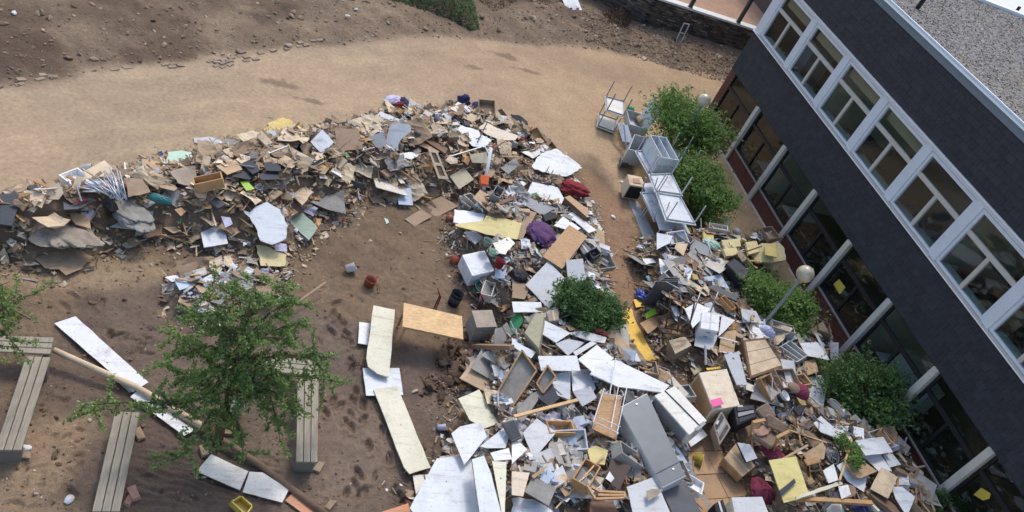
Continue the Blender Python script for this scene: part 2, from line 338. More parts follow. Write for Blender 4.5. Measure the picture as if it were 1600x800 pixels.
L(bp2.outputs[0], b.inputs['Normal']); me.materials.append(m)

# loose clods and stones on the churned soil, one uncountable mass
def rock_template(k):
    r = np.random.default_rng(k); bm = bmesh.new(); bmesh.ops.create_icosphere(bm, subdivisions=1, radius=1)
    V = np.array([v.co[:] for v in bm.verts]); F = [[v.index for v in f.verts] for f in bm.faces]; bm.free()
    return V*(1+.45*(r.random((len(V), 1))-.5))*np.array([1, .8, .6]), F
ROCKS = [rock_template(k) for k in range(6)]
def rotm(r, flat=.4):
    n = np.array([r.normal(0, flat), r.normal(0, flat), 1.]); n /= np.linalg.norm(n); a = r.uniform(0, 6.283)
    e = np.array([math.cos(a), math.sin(a), 0]); e -= n*(e@n); e /= np.linalg.norm(e); return np.stack([e, np.cross(n, e), n], 1)
def scatter(name, items, mat, label, cat, parent=None, smooth=False):
    """items: (template V, F, size3, rotation, position, colour) joined into one uncountable mass"""
    Vs = []; Fs = []; Cs = []; n = 0
    for V, F, s, Rm, p, colr in items:
        W = (V*np.asarray(s))@Rm.T+p; Vs.append(W); Cs.append(np.concatenate([np.asarray(colr)[None, :]*RG.uniform(.78, 1.16, (len(V), 1)), np.ones((len(V), 1))], 1))
        Fs += [[i+n for i in f] for f in F]; n += len(V)
    me = bpy.data.meshes.new(name); me.from_pydata(np.concatenate(Vs).tolist(), [], Fs); me.update()
    at = me.attributes.new('piece_colour', 'FLOAT_COLOR', 'POINT'); at.data.foreach_set('color', np.concatenate(Cs).ravel())
    if smooth: me.polygons.foreach_set('use_smooth', [True]*len(me.polygons))
    o = bpy.data.objects.new(name, me); COL.objects.link(o); me.materials.append(mat)
    if parent: o.parent = parent; o['kind'] = 'stuff'
    else: tag(o, label, cat, kind='stuff')
    return o
def piece_mat(name, rough=.85, spec=.3, bump=.4):
    m, t, b = newmat(name); L = t.links.new
    a = N(t, 'ShaderNodeAttribute', attribute_name='piece_colour'); geo = N(t, 'ShaderNodeNewGeometry')
    n1 = N(t, 'ShaderNodeTexNoise', i_Scale=9.0, i_Detail=6.0, i_Roughness=.7); L(geo.outputs[0], n1.inputs[0])
    n2 = N(t, 'ShaderNodeTexNoise', i_Scale=3.0, i_Detail=6.0, i_Roughness=.65); L(geo.outputs[0], n2.inputs[0])
    c = mixc(t, a.outputs[0], rng(t, n1.outputs[0], .25, .75, .75, 1.2), 1.0, 'MULTIPLY')
    c = mixc(t, c, MUDC, rng(t, n2.outputs[0], .48, .66, 0, .75))
    L(c, b.inputs['Base Color']); b.inputs['Roughness'].default_value = rough; b.inputs['Specular IOR Level'].default_value = spec
    bp = N(t, 'ShaderNodeBump', i_Strength=bump, i_Distance=.02); L(n1.outputs[0], bp.inputs['Height']); L(bp.outputs[0], b.inputs['Normal'])
    return m
M_PIECE = piece_mat('rubbish_pieces'); M_CLOD = piece_mat('clods', .95, .2, .6)
it = []; GX = []
for i in range(8000):
    k = RG.random()
    if k < .22:  x = RG.uniform(-26, -3); y = float(edge_y(x))+abs(RG.normal(0, 3.0))
    elif k < .8: x = RG.uniform(-4.5, 5.5); y = RG.uniform(4.4, 7.9)
    else:
        p = G(RG.uniform(0, 740), RG.uniform(310, 800)); x, y = p[0], p[1]
    GX.append((x, y, k))
GX = np.array(GX); GZ = ground_z(GX[:, 0], GX[:, 1])
for i, (x, y, k) in enumerate(GX):
    s = min(.16, .022+RG.exponential(.022))
    if .45 <= k < .8: s *= 1.0
    if k >= .8: s *= .6
    g = RG.uniform(.7, 1.15); base = np.array(lin(150, 130, 108)) if k < .8 else np.array(lin(126, 102, 84))
    if RG.random() < .12: base = np.array(lin(186, 172, 150))
    V, F = ROCKS[i % 6]
    it.append((V, F, (s, s*RG.uniform(.7, 1), s*RG.uniform(.5, .9)), rotm(RG, .5), np.array([x, y, GZ[i]+s*.15]), base*g))
scatter('gravel', it, M_CLOD, 'loose clods and stones strewn over the churned soil', 'stones')
# ================================================================== SLATE BUILDING (facade on the plane x = 0, facing -x)
def flatmat(name, rgb, rough=.6, var=.1, bump=.1, spec=.4, scale=3.0, dirt=.15, dirtc=MUDC, metal=0): return surfmat(name, lin(*rgb), rough=rough, dirt=dirt, var=var, bump=bump, spec=spec, scale=scale, dirtc=dirtc, speck=.1, metal=metal)
M_FRAME = flatmat('white_window_frame', (206, 212, 220), .45, .06, .05, dirt=.25)
M_FRAME2 = flatmat('greyed_window_frame', (186, 182, 174), .5, .1, .05, dirt=.3)
M_BLACKF = flatmat('black_window_frame', (34, 33, 36), .45, .1, .05, dirt=.1)
M_CONC = flatmat('pale_concrete', (192, 186, 174), .85, .12, .3, dirt=.2)
M_SLATE = surfmat('slate', None, rough=.62, dirt=.16, scale=2.2, var=.26, bump=.25, spec=.35, dirtc=lin(92, 90, 82), speck=.12)
M_BRICK = surfmat('red_brown_brick', None, rough=.9, dirt=.15, var=.2, bump=.4, speck=.1)
M_MORTAR = flatmat('mortar', (104, 92, 84), .95, .12, .4)
M_INT = flatmat('interior_plaster', (176, 178, 168), .9, .08, .05)
M_INTF = flatmat('muddy_interior_floor', (96, 92, 80), .8, .2, .3, dirt=.4)
M_FASC = flatmat('grey_metal_fascia', (112, 125, 135), .42, .08, .05, dirt=.08)
M_EDGE = flatmat('white_metal_edge', (226, 228, 230), .4, .05, .03, dirt=.08)
def glassmat(name, tint, gloss=1.0):
    m, t, b = newmat(name); L = t.links.new; t.nodes.remove(b)
    tr = N(t, 'ShaderNodeBsdfTransparent'); tr.inputs[0].default_value = (*tint, 1)
    gl = N(t, 'ShaderNodeBsdfGlossy', i_Roughness=.03); gl.inputs[0].default_value = (gloss, gloss, gloss, 1)
    fr = N(t, 'ShaderNodeFresnel', i_IOR=1.5); geo = N(t, 'ShaderNodeNewGeometry'); ns = N(t, 'ShaderNodeTexNoise', i_Scale=.9, i_Detail=1.0)
    L(geo.outputs[0], ns.inputs[0]); bp = N(t, 'ShaderNodeBump', i_Strength=.05, i_Distance=.05); L(ns.outputs[0], bp.inputs['Height']); L(bp.outputs[0], gl.inputs['Normal'])
    bfm = N(t, 'ShaderNodeMath', operation='SUBTRACT'); bfm.inputs[0].default_value = 1.0; L(geo.outputs['Backfacing'], bfm.inputs[1]); ffm = N(t, 'ShaderNodeMath', operation='MULTIPLY'); L(bfm.outputs[0], ffm.inputs[0]); L(fr.outputs[0], ffm.inputs[1])
    mx = N(t, 'ShaderNodeMixShader'); L(ffm.outputs[0], mx.inputs[0]); L(tr.outputs[0], mx.inputs[1]); L(gl.outputs[0], mx.inputs[2]); L(mx.outputs[0], t.nodes['Material Output'].inputs[0])
    return m
M_GLASS = glassmat('window_glass', (.80, .85, .83))
YN, YS, BX = .40, -23.4, 12.0
bld = thing('school_building', 'two-storey building with dark slate bands, white upper windows and flat gravel roof', 'building', (0, -11, 0))
def bpart(name, mb, m, parent=bld): return mb.build(name, m, parent)
# carcass: end walls, slabs, interior; unseen rear left open on pillars to admit daylight
bpart('end_wall', MB().box((.25, YN-.25, -.2), (BX, YN, 7.7)), M_MORTAR); bpart('end_wall', MB().box((.25, YS-.25, -.2), (BX, YS, 7.7)), M_MORTAR)
for yy in np.arange(YS, YN-.5, 3.4): bpart('rear_pillar', MB().box((BX-.3, yy, -.2), (BX, yy+.3, 7.62)), M_CONC)
bpart('floor_slab', MB().box((.2, YS+.01, -.15), (BX-.31, YN-.26, .12)), M_INTF)
bpart('floor_slab', MB().box((.2, YS+.01, 2.6), (BX-.31, YN-.26, 3.38)), M_INT)
bpart('floor_covering', MB().box((.2, YS+.01, 3.381), (BX-.31, YN-.26, 3.4)), flatmat('dusty_lino', (120, 124, 114), .5, .1, .05))
bpart('floor_slab', MB().box((.2, YS+.01, 6.3), (BX-.31, YN-.26, 7.62)), M_INT)
ubrk, t_, b_ = newmat('interior_brick'); bt = N(t_, 'ShaderNodeTexBrick', i_Scale=5.0); bt.inputs['Color1'].default_value = (*lin(150, 120, 92), 1); bt.inputs['Color2'].default_value = (*lin(128, 100, 78), 1); bt.inputs['Mortar'].default_value = (*lin(80, 70, 60), 1)
tcx = N(t_, 'ShaderNodeTexCoord'); mpx = N(t_, 'ShaderNodeMapping'); mpx.inputs['Rotation'].default_value = (rad(90), 0, rad(90)); t_.links.new(tcx.outputs['Object'], mpx.inputs[0]); t_.links.new(mpx.outputs[0], bt.inputs[0]); t_.links.new(bt.outputs[0], b_.inputs['Base Color']); b_.inputs['Roughness'].default_value = .9
bpart('interior_wall', MB().box((3.2, -15.0, 3.401), (3.4, -10.0, 5.6)), ubrk)
for yy in (-5.0, -12.5):                                     # partitions between the rooms
    bpart('partition', MB().box((.32, yy-.06, .121), (8.2, yy+.06, 2.6)), M_INT); bpart('partition', MB().box((.32, yy-.06, 3.401), (8.6, yy+.06, 6.3)), M_INT)
# brick parapet under the ground-floor windows, every brick proud of the mortar
back = bpart('brick_wall', MB().box((.012, YS, -.3), (.24, -.02, .60)), M_MORTAR)
bpart('brick_pier', MB().box((.012, -.02, -.3), (.24, YN-.002, 2.6)), M_MORTAR)
bricks = []
bl, bh = .24, .075
for r_ in range(8):
    z0 = .585-(r_+1)*bh; y = YN-.02-(r_ % 2)*bl/2
    while y-bl > YS: bricks.append((y, z0)); y -= bl
for r_ in range(8, 36):
    z0 = .585+(r_-8)*bh
    if z0 > 2.4: break
    bricks += [(YN-.02, z0), (YN-.02-bl*.72, z0)] if r_ % 2 else [(YN-.02-bl*.3, z0)]
def brick_vf(y, z0): 
    return MB().box((.0, y-bl+.012, z0+.006), (.03, y, z0+bh-.006))
bricks.sort(key=lambda q: abs(q[0]+14))
bm0 = None; rest = MB()
shade = lambda: tuple(np.array(lin(104, 62, 52))*random.uniform(.6, 1.25))
for i, (y, z0) in enumerate(bricks):
    if i < 300:
        o = mesh('brick', [(-.001, -bl+.012, 0), (.03, -bl+.012, 0), (.03, 0, 0), (-.001, 0, 0), (-.001, -bl+.012, bh-.012), (.03, -bl+.012, bh-.012), (.03, 0, bh-.012), (-.001, 0, bh-.012)], [(0, 3, 2, 1), (4, 5, 6, 7), (0, 1, 5, 4), (1, 2, 6, 5), (2, 3, 7, 6), (3, 0, 4, 7)], M_BRICK, None, origin=(0, 0, 0)) if bm0 is None else bm0.copy()
        if bm0 is None: bm0 = o
        else: COL.objects.link(o)
        o.parent = back; o.location = Vector((random.uniform(-.003, .003), y, z0+.006))-parent_origin(back); o.color = (*shade(), 1)
    else: rest.box((random.uniform(-.003, .002), y-bl+.012, z0+.006), (.03, y, z0+bh-.006))
o = rest.build('brick_courses', M_BRICK, back); o['kind'] = 'stuff'; o.color = (*lin(100, 60, 50), 1)
NB = 9
ys = [0.0]+[-2.5*i for i in range(1, NB+1)]
for i in range(1, NB+1):                                    # pale posts in front of the ground floor
    y = -2.5*i
    bpart('column', MB().box((-.09, y-.10, -.2), (.05, y+.10, 2.44)), M_CONC)
bpart('plinth', MB().box((-.10, YS, -.3), (.01, YN, .04)), M_CONC)
# ground-floor windows: black frames, transom light over two lower lights
for i in range(NB):
    y1, y0 = ys[i]-(.12 if i else .0), ys[i+1]+.12
    f = MB(); zb, zt, ztr = .62, 2.46, 1.82; ym = (y0+y1)/2
    f.box((.04, y0, zb), (.12, y0+.07, zt)).box((.04, y1-.07, zb), (.12, y1, zt)).box((.04, y0+.07, zt-.08), (.12, y1-.07, zt)).box((.04, y0+.07, zb), (.12, y1-.07, zb+.08)).box((.03, y0+.07, ztr-.06), (.12, y1-.07, ztr+.06)).box((.035, ym-.045, zb+.08), (.12, ym+.045, ztr-.06))
    wn = bpart('window', f, M_BLACKF)
    lean = random.uniform(.0, .012)
    for (a, b2, c1_, d1) in ((y0+.07, ym-.045, zb+.08, ztr-.06), (ym+.045, y1-.07, zb+.08, ztr-.06), (y0+.07, y1-.07, ztr+.06, zt-.08)):
        x0 = .078+random.uniform(-.004, .004)
        mesh('pane', [(x0, a, c1_), (x0+lean, b2, c1_), (x0+lean, b2, d1), (x0, a, d1), (x0+.006, a, c1_), (x0+lean+.006, b2, c1_), (x0+lean+.006, b2, d1), (x0+.006, a, d1)], [(0, 3, 2, 1), (4, 5, 6, 7), (0, 1, 5, 4), (1, 2, 6, 5), (2, 3, 7, 6), (3, 0, 4, 7)], M_GLASS, wn)
    MB().box((-.04, y0+.02, .602), (.035, y1-.02, .64)).build('sill', flatmat('grey_sill', (138, 132, 126), .6), wn)
# upper windows: white posts, transom light over two casements
for i in range(NB):
    y1, y0 = ys[i]-(.145 if i else .12), ys[i+1]+.145
    zb, zt, ztr = 4.2, 6.08, 5.38; ym = (y0+y1)/2; f = MB()
    f.box((-.02, y0, zb), (.08, y0+.1, zt)).box((-.02, y1-.1, zb), (.08, y1, zt)).box((-.02, y0+.1, zt-.1), (.08, y1-.1, zt)).box((-.02, y0+.1, zb), (.08, y1-.1, zb+.07))
    wn = bpart('window', f, M_FRAME)
    MB().box((-.012, y0+.1, ztr-.065), (.078, y1-.1, ztr+.065)).build('transom', M_FRAME2, wn)
    MB().box((-.010, ym-.06, zb+.07), (.078, ym+.06, ztr-.065)).build('mullion', M_FRAME2, wn)
    for (a, b2, c1_, d1) in ((y0+.1, ym-.06, zb+.07, ztr-.065), (ym+.06, y1-.1, zb+.07, ztr-.065), (y0+.1, y1-.1, ztr+.065, zt-.1)):
        x0 = .04+random.uniform(-.004, .004); mesh('pane', MB().box((x0, a, c1_), (x0+.006, b2, d1)).V, MB().box((0, 0, 0), (1, 1, 1)).F, M_GLASS, wn)
    MB().box((-.10, y0-.135, zb-.05), (-.002, y1+.135, zb-.012)).build('sill', M_FRAME2, wn)
    MB().box((.12, y0+.05, zb-.02), (.42, y1-.05, zb+.05)).build('window_board', flatmat('pale_teal_board', (164, 184, 184), .6), wn)
for i in range(4):                                          # tan panels set behind the transom lights
    bpart('transom_panel', MB().box((.16, ys[i+1]+.22, 5.62), (.18, ys[i]-.3, 6.2)), flatmat('tan_panel', (170, 156, 134), .9, .08, .1))
for i in range(NB+1):
    y = -2.5*i; a, b2 = (y-.145, y+.145) if i else (-.12, YN-.003)
    bpart('post', MB().box((-.045, a+.004, 4.155), (.1, b2-.004, 6.12)), M_FRAME)
bpart('head_rail', MB().box((-.05, YS, 6.1), (.1, YN-.001, 6.2)), M_FRAME)
bpart('drip_edge', MB().box((-.09, YS, 6.2), (.0, YN+.01, 6.235)), M_EDGE)
bpart('drip_edge', MB().box((-.11, YS, 4.115), (.0, YN+.01, 4.148)), M_EDGE)
# slate bands, shingle by shingle
clad = {}
for nm, z0, z1 in (('slate_band', 2.44, 4.11), ('slate_band', 6.24, 7.84)):
    clad[z0] = bpart(nm, MB().box((.0, YS, z0), (.24, YN, z1)), flatmat('dark_backing', (30, 31, 34), .8))
M_SLATE2 = surfmat('slate_courses', None, rough=.62, dirt=.16, scale=2.2, var=.26, bump=.25, spec=.35, dirtc=lin(92, 90, 82), speck=.12)
t_ = M_SLATE2.node_tree; b_ = t_.nodes['Principled BSDF']; lk = b_.inputs['Base Color'].links[0].from_socket; gg = N(t_, 'ShaderNodeNewGeometry'); t_.links.new(mixc(t_, lk, rng(t_, gg.outputs['Random Per Island'], 0, 1, .84, 1.18), 1.0, 'MULTIPLY'), b_.inputs['Base Color'])
sh = []
sw, shh = .30, .205
for z0, z1 in ((2.44, 4.11), (6.24, 7.84)):
    k = 0; z = z0
    while z < z1-.05:
        y = YN-.002-(k % 2)*sw/2
        if k % 2: sh.append((z0, z, YN-.002, sw/2, min(shh+.03, z1-z)))
        while y-sw > YS: sh.append((z0, z, y, sw, min(shh+.03, z1-z))); y -= sw
        z += shh; k += 1
def px_of(p):
    v = np.asarray(p)-CP; z = v@fw; return 800+FPX*(v@rt)/z, 400-FPX*(v@up)/z, z
def area_key(q):
    x, y, z = px_of((0, q[2]-.15, q[1]+.1)); return (0 if -20 < x < 1620 and -20 < y < 820 else 100)+z
sh.sort(key=area_key)
meshes = {}; restm = {z: MB() for z in clad}; cnt = 0
def shv(w_, h_): return [(-.023, -w_+.006, 0), (-.023, 0, 0), (-.002, 0, h_), (-.002, -w_+.006, h_), (-.016, -w_+.006, 0), (-.016, 0, 0), (.004, 0, h_), (.004, -w_+.006, h_)]
SHF = [(3, 2, 1, 0), (4, 5, 6, 7), (0, 1, 5, 4), (1, 2, 6, 5), (2, 3, 7, 6), (3, 0, 4, 7)]
for (z0, z, y, w_, h_) in sh:
    bandp = clad[z0]
    if cnt < 300 and w_ == sw and h_ > .2:
        if 's' not in meshes:
            o = mesh('shingle', shv(w_, h_), SHF, M_SLATE, None, origin=(0, 0, 0)); meshes['s'] = o
        else: o = meshes['s'].copy(); COL.objects.link(o)
        o.parent = bandp; o.location = Vector((random.uniform(-.002, .0), y, z+random.uniform(-.004, .004)))-parent_origin(bandp)
        o.color = (*(np.array(lin(44, 46, 53))*random.uniform(.84, 1.18)), 1); cnt += 1
    else:
        V = np.array(shv(w_, h_))+np.array([random.uniform(-.002, 0), y, z+random.uniform(-.004, .004)]); restm[z0].add(V, SHF)
for z0, mb in restm.items():
    o = mb.build('shingle_courses', M_SLATE2, clad[z0]); o['kind'] = 'stuff'; o.color = (*lin(44, 46, 53), 1)
# roof: metal fascia, white edge, gravel
bpart('fascia', MB().box((-.06, YS, 7.84), (.20, YN+.05, 8.02)), M_FASC)
bpart('roof_edge', MB().box((-.085, YS, 8.02), (.24, YN+.06, 8.05)), M_FASC)
bpart('roof_edge', MB().box((.22, YS, 8.052), (.27, YN-.1, 8.10)), M_EDGE)
bpart('coping', MB().box((.28, YN-.18, 7.7), (BX, YN+.12, 8.08)), M_EDGE)
gm, t_, b_ = newmat('roof_gravel'); geo = N(t_, 'ShaderNodeNewGeometry'); vo = N(t_, 'ShaderNodeTexVoronoi', i_Scale=17.0); t_.links.new(geo.outputs[0], vo.inputs[0])
ns = N(t_, 'ShaderNodeTexNoise', i_Scale=.8, i_Detail=6.0); t_.links.new(geo.outputs[0], ns.inputs[0])
sep = N(t_, 'ShaderNodeSeparateColor'); t_.links.new(vo.outputs['Color'], sep.inputs[0])
cg = mixc(t_, lin(70, 66, 62), lin(158, 153, 146), rng(t_, sep.outputs[0], 0, 1)); cg = mixc(t_, cg, lin(128, 116, 98), rng(t_, ns.outputs[0], .52, .7, 0, .7))
t_.links.new(cg, b_.inputs['Base Color']); b_.inputs['Roughness'].default_value = .95; bpn = N(t_, 'ShaderNodeBump', i_Strength=1.0, i_Distance=.05); t_.links.new(vo.outputs['Distance'], bpn.inputs['Height']); bpn.invert = True; t_.links.new(bpn.outputs[0], b_.inputs['Normal'])
roof = bpart('roof', MB().box((.0, YS, 7.63), (BX, YN-.19, 7.97)), gm)
it = []
for i in range(5200):
    x = RG.uniform(.3, 11); y = RG.uniform(-14, YN-.25); s = RG.uniform(.022, .045); V, F = ROCKS[i % 6]
    it.append((V, F, (s, s, s*.8), rotm(RG, .6), np.array([x, y, 7.975]), np.array(lin(150, 145, 138))*RG.uniform(.25, 1.3)))
scatter('gravel', it, M_CLOD, None, None, parent=roof); o = roof.children[-1]; o.location = -parent_origin(roof)
vp = G(1437, 8, 8.1)
MB().lathe((vp[0], vp[1], 7.96), (0, 0, 1), [(.075, 0), (.075, .5), (.06, .5), (.06, .42)], 12).build('vent_pipe', C('black'), bld)
# white-roofed neighbour seen over the far roof edge
nbr = thing('neighbouring_building', 'pale flat-roofed building beyond the far edge of the gravel roof', 'building', (18, 12, 0))
MB().box((7.2, YN+.5, 0), (30, 26, 7.35)).build('wall', flatmat('dark_render', (88, 76, 72), .9), nbr)
MB().box((7.1, YN+.42, 7.35), (30.1, 26.1, 7.5)).build('roof', flatmat('pale_roof_membrane', (206, 208, 206), .7, .05, .05, dirt=.12), nbr)
vp = G(1586, 20, 7.6); MB().lathe((vp[0], vp[1], 7.49), (0, 0, 1), [(.07, 0), (.07, .4), (.05, .4), (.05, .3)], 12).build('vent_pipe', C('black'), nbr)

# ================================================================== RETAINING WALL, POSTS, UPPER TERRACE
rw = thing('retaining_wall', 'dark rubble stone retaining wall with white coping beyond the road', 'wall', (2, 8.3, 0))
pl = [(-9, 13.0), (-3.6, 9.75), (-.6, 8.15), (12, 8.1)]
stm = piece_mat('dark_stone', .9, .3, .5); 
core = MB()
for (a, b2) in zip(pl[:-1], pl[1:]): core.add([(a[0], a[1]+.04, -.5), (b2[0], b2[1]+.04, -.5), (b2[0], b2[1]+.5, -.5), (a[0], a[1]+.5, -.5), (a[0], a[1]+.04, 1.46), (b2[0], b2[1]+.04, 1.46), (b2[0], b2[1]+.5, 1.46), (a[0], a[1]+.5, 1.46)], [(0, 3, 2, 1), (4, 5, 6, 7), (0, 1, 5, 4), (1, 2, 6, 5), (2, 3, 7, 6), (3, 0, 4, 7)])
core.build('wall_core', flatmat('dark_joint', (46, 42, 40), .95), rw)
it = []; UB = MB().box((-.5, -.5, -.5), (.5, .5, .5)); UBV = np.array(UB.V); UBF = UB.F
for (a, b2) in zip(pl[:-1], pl[1:]):
    a = np.array(a); b2 = np.array(b2); Ln = np.linalg.norm(b2-a); d = (b2-a)/Ln; nrm = np.array([d[1], -d[0]]); z = -.1
    while z < 1.42:
        h_ = RG.uniform(.045, .085); s = RG.uniform(0, .2)
        while s < Ln:
            l_ = RG.uniform(.14, .46); q = a+d*(s+l_/2)+nrm*(-.05+RG.uniform(0, .05)); g = RG.uniform(.5, 1.5)
            colr = np.array(lin(82, 78, 74) if RG.random() < .85 else lin(132, 124, 114))*g
            it.append((UBV*(1+.1*(RG.random((8, 1))-.5)), UBF, (l_-.015, .22, min(h_, 1.455-z)-.012), np.array([[d[0], -d[1], 0], [d[1], d[0], 0], [0, 0, 1]]), np.array([q[0], q[1], z+h_/2]), colr)); s += l_
        z += h_
scatter('stone_courses', it, stm, None, None, parent=rw).location = -Vector(rw.location)
cpg = MB()
for (a, b2) in zip(pl[:-1], pl[1:]): cpg.add([(a[0], a[1]-.08, 1.461), (b2[0], b2[1]-.08, 1.461), (b2[0], b2[1]+.42, 1.461), (a[0], a[1]+.42, 1.461), (a[0], a[1]-.08, 1.56), (b2[0], b2[1]-.08, 1.56), (b2[0], b2[1]+.42, 1.56), (a[0], a[1]+.42, 1.56)], [(0, 3, 2, 1), (4, 5, 6, 7), (0, 1, 5, 4), (1, 2, 6, 5), (2, 3, 7, 6), (3, 0, 4, 7)])
cpg.build('coping', flatmat('pale_coping', (214, 212, 206), .8, .1, .2), rw)
tag(MB().add([(-9, 13.45, 1.45), (-3.6, 10.2, 1.45), (-.6, 8.6, 1.45), (12, 8.55, 1.45), (40, 9, 1.45), (40, 60, 1.45), (-30, 60, 1.45)], [(0, 1, 2, 3, 4, 5, 6)]).build('terrace', flatmat('terrace_soil', (168, 136, 112), .95, .2, .4, dirt=.3)), 'brown dirt terrace above the stone wall', 'terrace', kind='structure')
M_POST = flatmat('charcoal_post', (60, 60, 66), .45, .08, .05)
canopy = thing('canopy', 'tall dark round posts standing on the white coping', 'canopy', (1.4, 8.2, 1.56))
for x in (-4.2, -1.4, 1.43, 4.24, 7.05): MB().tube([(x, 8.22, 1.55), (x, 8.22, 8.6)], .11, 16).build('post', M_POST, canopy); MB().lathe((x, 8.22, 1.56), (0, 0, 1), [(.15, 0), (.15, .02), (.11, .021)], 16).build('base_plate', C('steel'), canopy)
MB().box((-7, 8.1, 8.6), (9, 8.5, 9.0)).build('beam', M_POST, canopy)
# ================================================================== LAMPS, TREES, SHRUBS
def lampglobe():
    m, t, b = newmat('globe_glass'); L = t.links.new; geo = N(t, 'ShaderNodeNewGeometry'); ns = N(t, 'ShaderNodeTexNoise', i_Scale=3.0, i_Detail=5.0); L(geo.outputs[0], ns.inputs[0])
    L(mixc(t, lin(226, 216, 188), lin(150, 132, 104), rng(t, ns.outputs[0], .45, .75, 0, .8)), b.inputs['Base Color']); b.inputs['Roughness'].default_value = .12; b.inputs['Transmission Weight'].default_value = .35; b.inputs['Subsurface Weight'].default_value = .2
    return m
M_GLOBE = lampglobe()
def lamp(px, py, H, r, label):
    top = G(px, py, H); x, y = top[0], top[1]; z0 = float(ground_z(x, y))-.1
    t = thing('street_lamp', label, 'lamp', (x, y, z0), 'globe lamps beside the building')
    MB().tube([(x, y, z0), (x, y, H-r*.9)], [.055, .045], 12).build('post', C('steel'), t)
    MB().lathe((x, y, H-r*1.15), (0, 0, 1), [(.05, 0), (.09, .03), (.10, r*.3), (.07, r*.34)], 14).build('collar', C('steel'), t)
    bm = bmesh.new(); bmesh.ops.create_uvsphere(bm, u_segments=28, v_segments=18, radius=r); V = [tuple(np.array(v.co)+np.array([x, y, H])) for v in bm.verts]; F = [[v.index for v in f.verts] for f in bm.faces]; bm.free()
    mesh('globe', V, F, M_GLOBE, t, True)
    MB().lathe((x, y, H-r*.75), (0, 0, 1), [(.03, 0), (.07, .1), (.085, .2), (.06, .29), (.0, .32)], 14).build('bulb', C('paper'), t, True)
lamp(1258, 428, 2.75, .24, 'muddy globe lamp on a grey post standing in the shrub by the yellow note')
lamp(1100, 157, 2.75, .235, 'globe lamp half hidden in the large shrub nearest the road')

def leafmat(name, c1, c2, c3):
    m, t, b = newmat(name); L = t.links.new; geo = N(t, 'ShaderNodeNewGeometry')
    ns = N(t, 'ShaderNodeTexNoise', i_Scale=2.2, i_Detail=3.0); L(geo.outputs[0], ns.inputs[0])
    c = mixc(t, lin(*c1), lin(*c2), geo.outputs['Random Per Island']); c = mixc(t, c, lin(*c3), rng(t, ns.outputs[0], .48, .7, 0, .7))
    L(c, b.inputs['Base Color']); b.inputs['Roughness'].default_value = .5; b.inputs['Specular IOR Level'].default_value = .3
    tr = N(t, 'ShaderNodeBsdfTranslucent'); L(c, tr.inputs[0]); mx = N(t, 'ShaderNodeMixShader', i_0=.4); L(b.outputs[0], mx.inputs[1]); L(tr.outputs[0], mx.inputs[2]); L(mx.outputs[0], t.nodes['Material Output'].inputs[0])
    return m
M_LEAF = leafmat('shrub_leaves', (94, 130, 62), (144, 170, 92), (68, 104, 52)); M_LEAFD = leafmat('dark_shrub_leaves', (70, 104, 56), (112, 142, 82), (58, 90, 50)); M_LEAFT = leafmat('tree_leaves', (102, 130, 70), (156, 174, 106), (84, 114, 66)); M_LEAFG = leafmat('dusty_leaves', (84, 108, 70), (124, 144, 100), (66, 92, 58))
M_BARK = surfmat('bark', lin(84, 66, 52), rough=.95, dirt=.4, bump=.6, grain=(9, 9, 1))
def leaves(P, S, r, upb=.5, w_=.5, name='crown', m=M_LEAF, parent=None):
    """P: leaf centres, S: leaf lengths; folded four-cornered leaves"""
    n = len(P); d = r.normal(size=(n, 3)); d[:, 2] *= .6; d /= np.linalg.norm(d, axis=1)[:, None]
    nn = r.normal(size=(n, 3)); nn[:, 2] = abs(nn[:, 2])+upb; nn -= d*(nn*d).sum(1)[:, None]; nn /= np.linalg.norm(nn, axis=1)[:, None]; e = np.cross(d, nn); S = S[:, None]
    V = np.stack([P-d*S/2, P+e*S*w_/2+nn*S*.10, P+d*S/2, P-e*S*w_/2+nn*S*.10], 1).reshape(-1, 3)
    F = np.arange(4*n).reshape(-1, 4); F = np.concatenate([F[:, [0, 1, 2]], F[:, [0, 2, 3]]], 1).reshape(-1, 3)
    o = mesh(name, V, F.tolist(), m, parent); return o
